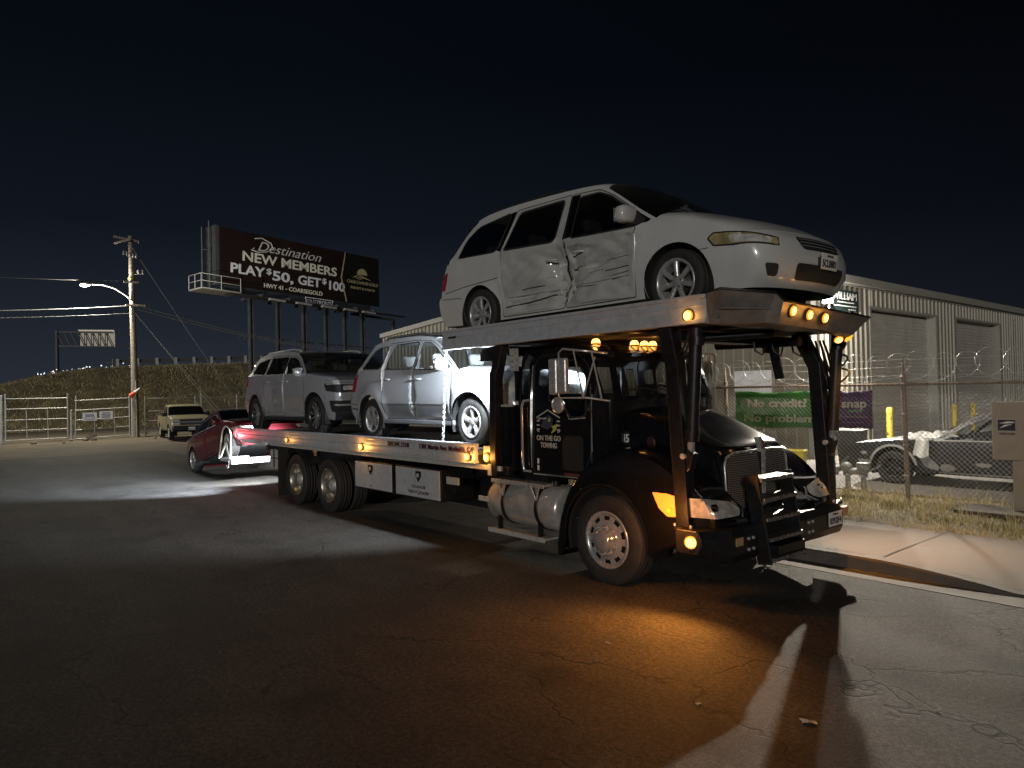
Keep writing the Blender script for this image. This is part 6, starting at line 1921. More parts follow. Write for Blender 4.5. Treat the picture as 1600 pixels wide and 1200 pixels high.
    # fuel tank with straps and steps
    for sy in (-1,):
        mb = MB(); mb.lathe([(0, -2.10), (.20, -2.10), (.255, -2.08), (.275, -2.03), (.275, -.86), (.255, -.81), (.20, -.79), (0, -.79)], (0, -.90, .66), 'x', 36)
        tk = mb.build("fuel_tank", mat("tank_aluminium", (.48, .46, .43), .24, metal=.45, var=.25, nscale=7, bump=.06, bscale=18, dirt=(.15, .12, .10), dirt_amt=.5), TRUCK)
        mb = MB()
        for x in (-1.74, -1.12):
            mb = MB(); mb.lathe([(.280, x - .03), (.286, x - .03), (.286, x + .03), (.280, x + .03)], (0, -.90, .66), 'x', 36); mb.build("strap", M_steelblk, tk)
        mb = MB(); mb.bb((-1.92, -1.20, .93), (-.95, -1.0, .96)); mb.bb((-1.92, -1.21, .915), (-.95, -1.195, .965)); 
        for x in (-1.74, -1.12): mb.beam((x - .07, -1.19, .92), (x, -1.17, .76), .02, .02); mb.beam((x + .07, -1.19, .92), (x, -1.17, .76), .02, .02)
        mb.build("step_plate", M_polish, TRUCK, bevel=.004)
        mb = MB(); mb.bb((-2.0, -1.20, .31), (-.95, -.98, .335)); mb.bb((-2.0, -1.21, .29), (-.95, -1.195, .345)); mb.build("step_plate", M_galv, TRUCK, bevel=.004)
        mb = MB()
        for x in (-1.85, -1.1): mb.bb((x - .02, -1.15, .33), (x + .02, -1.1, .5))
        mb.bb((-1.5, -1.0, .93), (-1.1, -.7, 1.04)); mb.cyl((-.95, -1.0, .93), (-.95, -1.0, .99), .05)
        mb.build("step_bracket", M_steelblk, TRUCK)
    # tie-down chain hanging from the upper deck beside the silver car
    mb = MB()
    p0, p1 = Vector((-2.93, -1.15, 2.66)), Vector((-3.02, -1.18, 1.34))
    L = (p1 - p0); nlk = 34; d = L.normalized(); a = d.cross(Vector((0, 1, 0))).normalized(); b = d.cross(a)
    for i in range(nlk):
        c = p0 + L * (i + .5) / nlk
        u = a if i % 2 else b
        hl = L.length / nlk * .72
        mb.tube([c + d * hl * math.cos(t) * .9 + u * .017 * math.sin(t) for t in np.linspace(0, 2 * PI, 11)], .006, 5, False)
    mb.build("tie_down_chain", M_galv, TRUCK)
    # wheel lift at the back: boom, cross bar, arms and straps
    mb = MB()
    mb.bb((-12.2, -.10, .44), (-10.4, .10, .62)); mb.bb((-10.9, -.5, .60), (-10.6, .5, 1.05))
    mb.build("wheel_lift_boom", M_steelblk, TRUCK, bevel=.01)
    mb = MB(); mb.bb((-12.34, -1.02, .47), (-12.14, 1.02, .60)); 
    for sy in (-1, 1):
        mb.bb((-13.15, sy * .92 - .05, .50), (-12.2, sy * .92 + .05, .58)); mb.bb((-13.15, sy * .55, .50), (-13.05, sy * .97, .60)); mb.bb((-12.42, sy * .55, .50), (-12.3, sy * .97, .64))
    for k in range(4): mb.bb((-12.355, -.8 + .42 * k, .50), (-12.34, -.6 + .42 * k, .57))
    mb.build("wheel_lift_bar", M_alu, TRUCK, bevel=.008)
    Ms = mat("webbing_strap", (.62, .66, .55), .8, var=.1)
    for sy in (-1, 1):
        mb = MB()
        P = [(-12.76 + .37 * math.cos(t), sy * .93, .99 + .37 * math.sin(t)) for t in np.linspace(.5, PI - .4, 10)]
        mb.tube([(-12.28, sy * 1.0, .56)] + P + [(-13.12, sy * 1.0, .56)], .022, 6)
        mb.tube([(-12.28, sy * 1.0, .56), (-12.6, sy * 1.01, .95), (-13.0, sy * 1.0, .60)], .024, 6)
        mb.build("wheel_strap", Ms, TRUCK)
        mb = MB(); mb.tube([(-12.3, sy * 1.03, .56), (-12.32, sy * 1.04, .40), (-12.4, sy * 1.04, .36), (-12.44, sy * 1.04, .44)], .014, 6); mb.build("hook", M_galv, TRUCK)
    # bright work lamps: one pair behind the cab, one pair on the tail
    for y, e, xo in ((-1.16, 1150., -.36), (.5, 900., 0)):
        mb = MB(); mb.bb((-1.70 + xo, y - .07, 2.44), (-1.61 + xo, y + .07, 2.56)); mb.bb((-1.705 + xo, y - .055, 2.455), (-1.701 + xo, y + .055, 2.545), 1)
        o = mb.build("work_lamp", [M_plastic, M_whitelamp], TRUCK)
        lamp("work_lamp_beam", 'SPOT', (-1.72 + xo, y, 2.50), e, (.80, .90, 1.0), o, .06, (-1, .12 if y < 0 else -.1, -.32), 125, .6)
    mb = MB(); mb.bb((-11.02, -.62, .86), (-10.95, -.50, .95)); mb.bb((-11.025, -.61, .87), (-11.021, -.51, .94), 1); mb.bb((-10.96, -.60, .95), (-10.93, -.52, 1.1))
    o = mb.build("work_lamp", [M_plastic, M_whitelamp], TRUCK)
    lamp("work_lamp_beam", 'SPOT', (-11.10, -.56, .90), 1300., (.86, .93, 1.0), o, .05, (-1, .02, -.12), 120, .6)
    mb = MB(); mb.bb((-9.42, -1.22, .96), (-9.30, -1.10, 1.08)); mb.bb((-9.426, -1.21, .97), (-9.421, -1.11, 1.07), 1)
    o = mb.build("work_lamp", [M_plastic, M_whitelamp], TRUCK)
    lamp("work_lamp_beam", 'SPOT', (-9.37, -1.28, 1.02), 5600., (.68, .82, 1.0), o, .05, (-1.0, -.42, -.155), 62, .9)
    # light box / reflective panel behind the mudflap
    mb = MB(); mb.bb((-9.32, -1.17, .62), (-8.92, -1.13, .98)); mb.bb((-9.14, -1.18, .62), (-9.10, -1.171, .98), 1); mb.bb((-9.32, -1.18, .80), (-8.92, -1.171, .82), 1)
    mb.build("side_panel", [M_galv, M_gap], TRUCK)
decks()
# ------------------------------------------------------------------ white minivan on the upper deck
P_van = mat("white_van_paint", (0.49, 0.49, 0.475), 0.24, coat=0.5, var=0.07, nscale=3)
P_crush = mat("crushed_door_paint", (0.43, 0.425, 0.405), 0.2, coat=0.8, var=0.10, nscale=5, bump=0.2, bscale=9, dirt=(0.12, 0.115, 0.11), dirt_amt=0.22, dscale=8)
def minivan():
    root = empty("minivan", (-0.83, 0, 2.765), label="white minivan with crushed side doors riding on the upper deck", cat="van")
    belt = lambda x: 1.035 - .052 * x
    W0 = linW(.965, belt, .40, .12, .05, 2.45, .07, .22, .62)
    def Wf(x, z):
        w = W0(x, z)
        return max(.05, w)
    # pushed-in doors: creases and folds
    ph = rng.uniform(0, 6, 12)
    def dent(p):
        x, z = p[:, 0], p[:, 1]
        g = lambda cx, cz, sx, sz: np.exp(-((x - cx) / sx) ** 2 - ((z - cz) / sz) ** 2)
        d = .15 * g(-.02, .60, .22, .32) + .09 * g(-.62, .47, .42, .15) + .05 * g(.55, .62, .35, .16) + .06 * g(-.14, .82, .10, .10) + .055 * g(-1.2, .50, .14, .20) + .05 * g(.20, .88, .16, .07)
        m = np.clip((1.12 - np.abs(x + .02)) / .12, 0, 1) * np.clip((z - .28) / .08, 0, 1) * np.clip((1.0 - z) / .10, 0, 1)
        tri = lambda t: np.abs(((t / PI) % 2) - 1)
        d = d + m * (.034 * tri(17 * x + 5 * np.sin(8 * z + ph[0]) + ph[1]) * (.3 + g(-.1, .6, .5, .3)) + .011 * tri(31 * z + 4 * np.sin(6 * x + ph[2])) + .030 * tri(12 * x - 26 * z + ph[3]) * (.35 + g(-.2, .75, .3, .25) + g(.55, .8, .35, .2)))
        d = d + .03 * np.exp(-((z - .42 - .05 * np.sin(3 * x)) / .020) ** 2) * np.clip((.1 - x) / .1, 0, 1) * np.clip((x + 1.1) / .1, 0, 1)
        d = d + .022 * np.exp(-((z - .66 - .06 * x + .01 * np.sin(12 * x)) / .018) ** 2) * np.clip((1.0 - x) / .1, 0, 1) * np.clip((x - .05) / .1, 0, 1)
        d = d - .018 * np.exp(-((z - .93 - .03 * np.sin(9 * x)) / .02) ** 2) * np.clip((.8 - np.abs(x - .6)) / .2, 0, 1)
        d = d + .05 * np.exp(-((x + .13 + .04 * np.sin(11 * z)) / .024) ** 2) * np.clip((.98 - z) / .1, 0, 1) * np.clip((z - .3) / .1, 0, 1)
        d = d + .03 * np.exp(-((x - .09 + .03 * np.sin(13 * z + 1)) / .020) ** 2) * np.clip((.95 - z) / .1, 0, 1) * np.clip((z - .4) / .1, 0, 1)
        return np.where(d > -.03, d, 0)
    segs = [
        dict(t="front_bumper", e=.62, p=[(2.16, .20, .36, 0), (2.23, .32, .40, 0), (2.24, .48, .42, 0), (2.19, .62, .43, .02), (2.12, .70, .42, .04)]),
        dict(t="bonnet", e=.7, p=[(2.12, .70, .42, .04), (1.98, .80, .33, .07), (1.75, .895, .22, .10), (1.50, .985, .20, .10), (1.36, 1.03, .20, .08)]),
        dict(t="windscreen", m=M_screen, e=.8, p=[(1.36, 1.03, .20, .08), (1.12, 1.18, .19, .07), (.82, 1.385, .16, .07), (.56, 1.555, .10, .07)]),
        dict(t="body", e=.6, p=[(.56, 1.555, .10, .07), (.36, 1.615, .06, .065), (-.10, 1.665, 0, .06), (-1.0, 1.705, 0, .06), (-1.6, 1.70, -.04, .05), (-1.86, 1.655, -.08, .045)]),
        dict(t="rear_window", m=M_privacy, e=.7, p=[(-1.86, 1.655, -.08, .045), (-2.05, 1.50, -.14, .02), (-2.24, 1.24, -.18, 0), (-2.33, 1.10, -.19, 0)]),
        dict(t="tailgate", e=.65, p=[(-2.33, 1.10, -.19, 0), (-2.44, .88, -.2, 0), (-2.47, .66, -.2, 0)]),
        dict(t="rear_bumper", e=.6, p=[(-2.47, .66, -.2, 0), (-2.53, .60, -.2, 0), (-2.53, .42, -.2, 0), (-2.46, .24, -.2, 0)]),
    ]
    rear_w = rounded([(-2.10, 1.165), (-2.02, 1.40), (-1.80, 1.55), (-1.13, 1.615), (-1.22, 1.115)], .07)
    slide_w = rounded([(-1.06, 1.11), (-.93, 1.565), (-.14, 1.555), (-.15, 1.06)], .05)
    front_w = rounded([(.15, 1.045), (.13, 1.535), (.42, 1.525), (.62, 1.44), (1.22, 1.035), (1.10, 1.0)], .045)
    d_slide = [(-1.16, .25), (-1.12, 1.075), (-1.01, 1.635), (-.03, 1.615), (.02, 1.02), (-.02, .6), (-.05, .25)]
    d_front = [(-.03, .25), (.0, .6), (.04, 1.02), (-.01, 1.612), (.42, 1.575), (.66, 1.455), (1.135, 1.13), (1.115, .95), (1.07, .25)]
    regions = [dict(name="door", poly=rounded(d_slide, .03, 2), gap=True, mat=P_crush),
               dict(name="door", poly=rounded(d_front, .03, 2), gap=True, mat=P_crush),
               dict(name="side_window", poly=slide_w, glass=True, mat=M_privacy, trim=.028, **{'in': 0}),
               dict(name="side_window", poly=front_w, glass=True, mat=M_privacy, trim=.022, **{'in': 1}),
               dict(name="side_window", poly=rear_w, glass=True, mat=M_privacy, trim=.022),
               dict(name="pillar_cover", poly=[(.0, 1.045), (-.02, 1.595), (.125, 1.585), (.135, 1.05)], mat=M_darkglass),
               dict(name="pillar_cover", poly=[(-1.215, 1.12), (-1.13, 1.625), (-1.025, 1.625), (-1.12, 1.09)], mat=M_darkglass),
               dict(name="mirror_corner", poly=[(.88, 1.29), (1.30, 1.03), (1.26, 1.005), (.94, 1.02)], mat=M_darkglass)]
    sh = Shell(root, segs, Wf, .22, [(1.6, .335, .395), (-1.6, .335, .385)], regions, P_van, M_plastic, step=.085, fine=((-1.3, 1.15, .26, 1.02), .021), dent=dent,
               lines=[[(-2.40, .70), (-1.9, .735), (-1.2, .76)]])
    wells(root, sh, .9, .22, -2.2, 2.1)
    M_body = P_van
    # front end
    hl = [(1.97, -.90, .70), (2.03, -.90, .745), (2.24, -.85, .72), (2.47, -.5, .635), (2.48, -.5, .555), (2.22, -.85, .60), (2.03, -.90, .625)]
    sh.decal("headlamp", hl, (-.45, .85, -.1), M_lensyel, .006, step=.04)
    sh.seam("headlamp_seal", hl + hl[:1], (-.45, .85, -.1), .014, eps=.008)
    sh.decal("headlamp_reflector", [(2.18, -.88, .70), (2.44, -.55, .63), (2.44, -.55, .57), (2.20, -.88, .62)], (-.45, .85, -.1), M_lens, .009, step=.03, rnd=.03)
    sh.decal("grille", [(2.5, -.40, .665), (2.5, .40, .665), (2.5, .34, .53), (2.5, -.34, .53)], (-1, 0, -.2), M_plastic, .007, mirror=False, rnd=.05)
    for zz in (.565, .60, .635):
        sh.seam("grille_bar", [(2.5, -.37, zz), (2.5, 0, zz), (2.5, .37, zz)], (-1, 0, -.2), .010, M_chrome, .016, mirror=False, parent=root)
    mb = MB(); mb.tube([(2.60, -.035, .64), (2.605, -.025, .56), (2.605, .025, .56), (2.60, .035, .64)], .007, 6); mb.tube([(2.606, -.03, .60), (2.606, .03, .60)], .007, 6)
    mb.build("badge", M_chrome, root)
    sh.decal("air_intake", [(2.5, -.46, .42), (2.5, .46, .42), (2.5, .43, .27), (2.5, -.43, .27)], (-1, 0, 0), M_plastic, .007, mirror=False, rnd=.06)
    sh.decal("fog_lamp_recess", [(2.4, -.74, .41), (2.4, -.58, .40), (2.4, -.58, .29), (2.4, -.69, .29)], (-.8, .4, 0), M_plastic, .007, rnd=.03)
    plate(root, (2.70, .02, .46), (.12, 0, 1), 1, "5CLB801", top="California")
    mb = MB(); mb.bb((2.60, -.12, .42), (2.69, .16, .50)); mb.build("plate_bracket", M_plastic, root)
    # tail lamp, fuel door, mouldings, handles
    sh.decal("tail_lamp", [(-2.49, -.9, .95), (-2.33, -.9, 1.0), (-2.40, -.9, .74), (-2.5, -.9, .74)], (.4, 1, 0), M_reddull, .006, rnd=.03)
    sh.seam("moulding", [(-1.05, -.97, .50), (-.1, -.97, .50)], (0, 1, 0), .03, P_crush, .016)
    sh.seam("moulding", [(.08, -.97, .50), (1.02, -.97, .50)], (0, 1, 0), .03, P_crush, .016)
    Msc = mat("bare_metal_scratch", (.62, .62, .60), .3, metal=.4)
    for k in range(20):
        dark = k % 5 < 3
        xa = rng.uniform(-1.12, -.2) if k % 2 else rng.uniform(.06, .8)
        L_ = rng.uniform(.10, .55) if dark else rng.uniform(.05, .25)
        za = rng.choice([.60, .57, .42, .385, .66, .70, .48]) + rng.normal(0, .018) + (.04 if xa > 0 else 0)
        xb = min(xa + L_, 1.02 if xa > 0 else -.07)
        n_ = max(2, int((xb - xa) / .05)); sl_ = rng.uniform(-.02, .10)
        sh.seam("scrape" if dark else "scratch", [(xa + (xb - xa) * q / n_, -.97, za + sl_ * (xb - xa) * q / n_ + rng.normal(0, .0012)) for q in range(n_ + 1)], (0, 1, 0), rng.uniform(.003, .010) if dark else rng.uniform(.004, .012), M_gap if dark else Msc, .003, mirror=False)
    sh.seam("torn_gap", [(.03, -.97, 1.0), (-.01, -.97, .90), (.02, -.97, .80), (-.04, -.97, .70), (-.02, -.97, .60), (.01, -.97, .52), (-.05, -.97, .42), (-.04, -.97, .26)], (0, 1, 0), .032, M_gap, .004, mirror=False)
    sh.seam("gouge", [(-1.1, -.97, .365), (-.8, -.97, .385), (-.5, -.97, .40), (-.25, -.97, .425), (-.10, -.97, .435)], (0, 1, 0), .016, M_gap, .003, mirror=False)
    sh.seam("gouge", [(.06, -.97, .69), (.2, -.97, .70), (.34, -.97, .69)], (0, 1, 0), .013, M_gap, .003, mirror=False)
    sh.seam("bumper_seam", [(1.62, -.95, .60), (1.98, -.95, .615)], (0, 1, 0), .008)
    sh.seam("bumper_seam", [(-2.50, -.95, .62), (-2.1, -.95, .60), (-1.99, -.95, .58)], (0, 1, 0), .008)
    for x_, z_ in ((.24, .86), (-.2, .83)):
        i = 1 if x_ > 0 else 0
        handle(sh, x_, z_, Wf(x_, z_) - .05, [sh.sides[-1][i], sh.sides[1][i]], P_van)
    mirror_part(root, 1.0, 1.08, .82, P_van, .27, .19)
    # windscreen wiper cowl, roof rails
    sh.seam("cowl", [(1.60, -.75, 1.08), (1.66, -.3, 1.10), (1.68, 0, 1.10), (1.66, .3, 1.10), (1.60, .75, 1.08)], (0, 0, -1), .09, M_plastic, .008, mirror=False)
    for sy in (-1, 1):
        mb = MB(); mb.tube([(-1.7, sy * .60, 1.735), (-1.6, sy * .60, 1.765), (-.6, sy * .61, 1.765), (-.3, sy * .61, 1.75), (-.2, sy * .61, 1.725)], .016, 8); mb.build("roof_rail", M_plastic, root)
    Mi = mat('dark_cabin_trim', (.10, .095, .09), .85, var=.2)
    for x in (.15, -.85, -1.75):
        for y in (-.38, .38): seat(root, x, y, .50, w=.52, m=Mi)
    mb = MB(); mb.bb((.95, -.75, .72), (1.45, .75, .98)); mb.build('dashboard', Mi, root, bevel=.04)
    mb = MB(); mb.bb((-2.2, -.78, .40), (1.2, .78, .46)); mb.build('cabin_floor', Mi, root)
    for x in (1.6, -1.6):
        for sy in (-1, 1):
            wheel(root, x, sy * .84, .335, sy, .335, .232, .21, 'seven', M_polish)
    return root
minivan()

# ------------------------------------------------------------------ silver SUV, front of the lower deck
P_sil = mat("silver_paint", (0.45, 0.46, 0.485), 0.2, metal=0.3, coat=0.7, var=0.04, nscale=4)
P_silg = mat("grey_cladding", (0.18, 0.185, 0.195), 0.33, metal=0.2, coat=0.3, var=0.1)
def silver_suv():
    root = empty("sport_utility_car", (-4.117, 0, 1.30), label="silver sport utility car under the work lamps, in front on the lower deck", cat="car", group="cars on the lower deck")
    belt = lambda x: 1.125 - .03 * x
    W0 = linW(.925, belt, .36, .11, .06, 2.25, .05, .30, .70, .02)
    def Wf(x, z):
        w = W0(x, z)
        for cx in (1.385, -1.385):      # blistered wings over the wheels
            r = math.hypot(x - cx, z - .34)
            w += .035 * math.exp(-((r - .44) / .11) ** 2) * (1 if z < 1.0 else 0)
        return w
    segs = [
        dict(t="front_bumper", e=.6, p=[(2.02, .30, .25, 0), (2.08, .42, .27, 0), (2.08, .58, .28, 0), (2.03, .70, .28, .0)]),
        dict(t="bonnet", e=.62, p=[(2.03, .70, .28, 0), (1.99, .83, .26, .03), (1.85, .93, .22, .07), (1.5, 1.01, .16, .09), (1.15, 1.07, .16, .06)]),
        dict(t="windscreen", m=M_clear, e=.8, p=[(1.15, 1.07, .16, .06), (.85, 1.26, .15, .05), (.52, 1.47, .12, .05), (.30, 1.565, .08, .05)]),
        dict(t="body", e=.55, p=[(.30, 1.565, .08, .05), (.05, 1.615, .03, .05), (-.5, 1.645, 0, .05), (-1.2, 1.62, -.02, .05), (-1.52, 1.565, -.06, .05)]),
        dict(t="rear_window", m=M_smoke, e=.7, p=[(-1.52, 1.565, -.06, .05), (-1.72, 1.36, -.10, .02), (-1.90, 1.13, -.14, 0)]),
        dict(t="tailgate", e=.6, p=[(-1.90, 1.13, -.14, 0), (-2.02, .95, -.16, 0), (-2.06, .72, -.17, 0)]),
        dict(t="rear_bumper", e=.6, m=P_silg, p=[(-2.06, .72, -.17, 0), (-2.13, .64, -.17, 0), (-2.13, .45, -.17, 0), (-2.05, .32, -.15, 0)]),
    ]
    f_w = rounded([(.0, 1.13), (.02, 1.53), (.22, 1.515), (.42, 1.42), (.90, 1.12), (.86, 1.10)], .05)
    r_w = rounded([(-.92, 1.16), (-.80, 1.535), (-.10, 1.545), (-.09, 1.14)], .05)
    q_w = rounded([(-1.72, 1.19), (-1.46, 1.47), (-1.30, 1.52), (-1.0, 1.53), (-1.10, 1.17)], .05)
    d_f = [(-.03, .36), (-.03, 1.06), (-.02, 1.575), (.24, 1.55), (.46, 1.455), (.97, 1.13), (.95, .36)]
    d_r = [(-.96, .62), (-.99, .75), (-.96, 1.58), (-.06, 1.585), (-.05, .36), (-.88, .36)]
    regions = [dict(name="door", poly=rounded(d_f, .04, 2), gap=True), dict(name="door", poly=rounded(d_r, .04, 2), gap=True),
               dict(name="side_window", poly=f_w, glass=True, mat=M_clear, trim=.018, **{'in': 0}),
               dict(name="side_window", poly=r_w, glass=True, mat=M_smoke, trim=.018, **{'in': 1}),
               dict(name="side_window", poly=q_w, glass=True, mat=M_smoke, trim=.018)]
    sh = Shell(root, segs, Wf, .32, [(1.385, .34, .42), (-1.385, .34, .41)], regions, P_sil, M_plastic, step=.07)
    wells(root, sh, .88, .32, -1.9, 1.9)
    # cladding along the sills and the wheel lips
    sh.decal("cladding", [(.06, -.93, .40), (.06, -.93, .60), (.90, -.93, .60), (.93, -.93, .40)], (0, 1, 0), P_silg, .012)
    sh.decal("cladding", [(-.80, -.93, .40), (-.92, -.93, .60), (.0, -.93, .60), (.0, -.93, .40)], (0, 1, 0), P_silg, .012)
    sh.seam("door_moulding", [(-.93, -.93, .62), (.93, -.93, .60)], (0, 1, 0), .022, P_sil, .018)
    for sy in (-1, 1):
        mb = MB(); mb.bb((-.98, sy * .78, .28), (.98, sy * .915, .36)); mb.build("sill", P_silg, root, bevel=.02)
    sh.decal("headlamp", [(1.60, -.9, .86), (1.95, -.85, .90), (2.20, -.55, .86), (2.25, -.45, .72), (2.05, -.8, .70), (1.75, -.93, .74)], (-.7, .7, -.05), M_lens, .006, rnd=.06)
    sh.decal("side_marker", [(1.88, -.9, .64), (2.02, -.9, .64), (2.02, -.9, .57), (1.88, -.9, .57)], (-.3, 1, 0), M_amberdull, .006, rnd=.03)
    sh.decal("grille", [(2.3, -.38, .84), (2.3, .38, .84), (2.3, .30, .70), (2.3, -.30, .70)], (-1, 0, 0), M_plastic, .007, mirror=False, rnd=.05)
    sh.decal("air_intake", [(2.3, -.5, .56), (2.3, .5, .56), (2.3, .46, .40), (2.3, -.46, .40)], (-1, 0, 0), M_plastic, .007, mirror=False, rnd=.05)
    sh.decal("tail_lamp", [(-2.0, -.9, 1.10), (-1.86, -.9, 1.12), (-1.95, -.9, .80), (-2.10, -.9, .80)], (.5, 1, 0), M_reddull, .006, rnd=.04)
    sh.seam("bumper_seam", [(-2.12, -.9, .60), (-1.82, -.9, .58)], (0, 1, 0), .012)
    sh.seam("bumper_seam", [(-2.12, -.9, .52), (-1.82, -.9, .50)], (0, 1, 0), .02)
    sh.seam("bonnet_seam", [(1.12, -.86, 1.02), (1.5, -.88, .985), (1.8, -.86, .92)], (0, 1, 0), .007)
    handle(sh, .10, .97, Wf(.1, .97), [sh.sides[-1][0], sh.sides[1][0]], P_sil)
    handle(sh, -.83, .99, Wf(-.83, .99), [sh.sides[-1][1], sh.sides[1][1]], P_sil)
    mirror_part(root, .74, 1.12, .80, P_sil, .25, .19)
    for sy in (-1, 1):
        mb = MB()
        mb.tube([(-1.45, sy * .60, 1.62), (-1.30, sy * .60, 1.70), (-.2, sy * .61, 1.705), (.02, sy * .61, 1.655)], .02, 8)
        mb.build("roof_rail", P_silg, root)
    mb = MB()
    for x in (-1.0, -.35): mb.tube([(x, -.60, 1.70), (x, 0, 1.735), (x, .60, 1.70)], .016, 8)
    mb.build("roof_bar", P_silg, root)
    for x in (.05, -.85):
        for y in (-.36, .36): seat(root, x, y, .52)
    Mh = mat("pale_headliner", (.55, .54, .52), .9)
    mb = MB(); mb.bb((-1.45, -.58, 1.60), (.15, .58, 1.615)); mb.build("headliner", Mh, root)
    for sy in (-1, 1):
        mb = MB(); mb.bb((-1.6, sy * .80, .55), (.85, sy * .84, 1.06)); mb.build("door_trim", Mh, root)
    mb = MB(); mb.bb((-1.75, -.75, .5), (-1.25, .75, .95)); mb.build("boot_floor", M_seat, root)
    mb = MB(); mb.bb((.72, -.75, .80), (1.1, .75, 1.0)); mb.lathe([(.17, -.012), (.185, 0), (.17, .012), (.155, 0), (.17, -.012)], (.56, .37, 1.0), 'x', 20)
    mb.build("dashboard", M_plastic, root, bevel=.03)
    sh.seam("wiper", [(1.30, .1, 1.13), (1.2, -.3, 1.17), (1.17, -.6, 1.17)], (-.3, 0, -1), .02, M_plastic, .02, mirror=False)
    for x in (1.385, -1.385):
        for sy in (-1, 1): wheel(root, x, sy * .80, .34, sy, .345, .215, .225, 'five', M_polish)
    return root
silver_suv()

# ------------------------------------------------------------------ grey SUV, rear of the lower deck
P_gry = mat("grey_silver_paint", (0.36, 0.365, 0.38), 0.17, metal=0.3, coat=0.8, var=0.04, nscale=4)
def grey_suv():
    root = empty("sport_utility_car", (-9.13, 0, 1.30), label="grey seven-seat sport utility car with black spoked wheels, rear of the lower deck", cat="car", group="cars on the lower deck")
    belt = lambda x: 1.20 - .01 * x
    W0 = linW(.985, belt, .38, .10, .07, 2.5, .05, .30, .72, .018)
    def Wf(x, z):
        w = W0(x, z)
        w += .012 * math.exp(-((z - 1.02) / .03) ** 2) - .014 * math.exp(-((z - .62) / .07) ** 2) * (1 if abs(x) < 1.0 else 0)
        return w
    def dent(p):
        x, z = p[:, 0], p[:, 1]
        g = lambda cx, cz, sx, sz: np.exp(-((x - cx) / sx) ** 2 - ((z - cz) / sz) ** 2)
        d = .05 * g(-.62, .78, .20, .22) + .012 * np.abs(np.sin(30 * x + 20 * z)) * g(-.55, .75, .3, .25) + .02 * g(-.35, .95, .18, .06) + .02 * g(-.5, .55, .12, .10)
        return d
    segs = [
        dict(t="lower_bumper", e=.6, m=M_plastic, p=[(2.18, .30, .28, 0), (2.25, .42, .30, 0), (2.27, .52, .31, 0)]),
        dict(t="front_bumper", e=.6, p=[(2.27, .52, .31, 0), (2.27, .62, .31, 0), (2.24, .74, .31, 0)]),
        dict(t="front_panel", e=.55, p=[(2.24, .74, .31, 0), (2.22, .90, .29, .01), (2.14, 1.01, .26, .03)]),
        dict(t="bonnet", e=.55, p=[(2.14, 1.01, .26, .03), (1.9, 1.08, .18, .05), (1.5, 1.13, .14, .05), (1.22, 1.17, .14, .04)]),
        dict(t="windscreen", m=M_screen, e=.8, p=[(1.22, 1.17, .14, .04), (.95, 1.35, .14, .04), (.68, 1.53, .10, .04), (.50, 1.60, .06, .04)]),
        dict(t="body", e=.5, p=[(.50, 1.60, .06, .04), (.2, 1.655, .02, .04), (-.6, 1.69, 0, .04), (-1.3, 1.665, 0, .04), (-1.72, 1.60, -.06, .04)]),
        dict(t="rear_window", m=M_privacy, e=.7, p=[(-1.72, 1.60, -.06, .04), (-1.90, 1.42, -.10, .02), (-2.05, 1.18, -.13, 0)]),
        dict(t="tailgate", e=.6, p=[(-2.05, 1.18, -.13, 0), (-2.12, 1.0, -.14, 0), (-2.14, .72, -.14, 0)]),
        dict(t="rear_bumper", e=.6, p=[(-2.14, .72, -.14, 0), (-2.20, .64, -.14, 0), (-2.19, .45, -.14, 0), (-2.10, .30, -.12, 0)]),
    ]
    f_w = rounded([(.12, 1.215), (.10, 1.55), (.42, 1.535), (.62, 1.46), (1.0, 1.215)], .045)
    r_w = rounded([(-.90, 1.235), (-.86, 1.585), (.04, 1.57), (.06, 1.22)], .045)
    q_w = rounded([(-1.80, 1.27), (-1.62, 1.52), (-.98, 1.59), (-1.02, 1.24)], .045)
    d_f = [(.10, .36), (.08, 1.58), (.44, 1.57), (.66, 1.49), (1.10, 1.19), (1.08, .80), (1.02, .36)]
    d_r = [(-.98, .80), (-1.0, 1.1), (-.94, 1.62), (.05, 1.605), (.07, .36), (-.80, .36)]
    regions = [dict(name="door", poly=rounded(d_f, .04, 2), gap=True), dict(name="door", poly=rounded(d_r, .04, 2), gap=True),
               dict(name="side_window", poly=f_w, glass=True, mat=M_privacy, trim=.02, **{'in': 0}),
               dict(name="side_window", poly=r_w, glass=True, mat=M_privacy, trim=.02, **{'in': 1}),
               dict(name="side_window", poly=q_w, glass=True, mat=M_privacy, trim=.02)]
    sh = Shell(root, segs, Wf, .32, [(1.525, .375, .455), (-1.525, .375, .445)], regions, P_gry, M_plastic, step=.075, dent=dent, fine=((-1.0, .1, .4, 1.05), .035))
    wells(root, sh, .92, .32, -2.0, 2.05)
    for sy in (-1, 1):
        mb = MB(); mb.bb((-1.02, sy * .82, .27), (1.02, sy * .955, .35)); mb.build("sill", M_plastic, root, bevel=.02)
    sh.seam("sill_trim", [(-1.0, -.98, .44), (1.0, -.98, .42)], (0, 1, 0), .03, M_chrome, .014)
    for cx in (1.525, -1.525):
        a = [(cx + .475 * math.cos(t), -.98, .375 + .475 * math.sin(t)) for t in np.linspace(-.05, PI + .05, 22)]
        sh.seam("wheel_arch_lip", a, (0, 1, 0), .04, P_gry, .014)
    sh.decal("headlamp", [(1.92, -.95, .98), (2.30, -.75, .98), (2.50, -.42, .97), (2.48, -.44, .83), (2.25, -.75, .80), (2.0, -.95, .84)], (-.75, .6, 0), M_gap, .006, rnd=.03)
    sh.seam("headlamp_strip", [(2.0, -.95, .965), (2.30, -.75, .965), (2.50, -.46, .955)], (-.75, .6, 0), .014, M_lens, .012, parent=root)
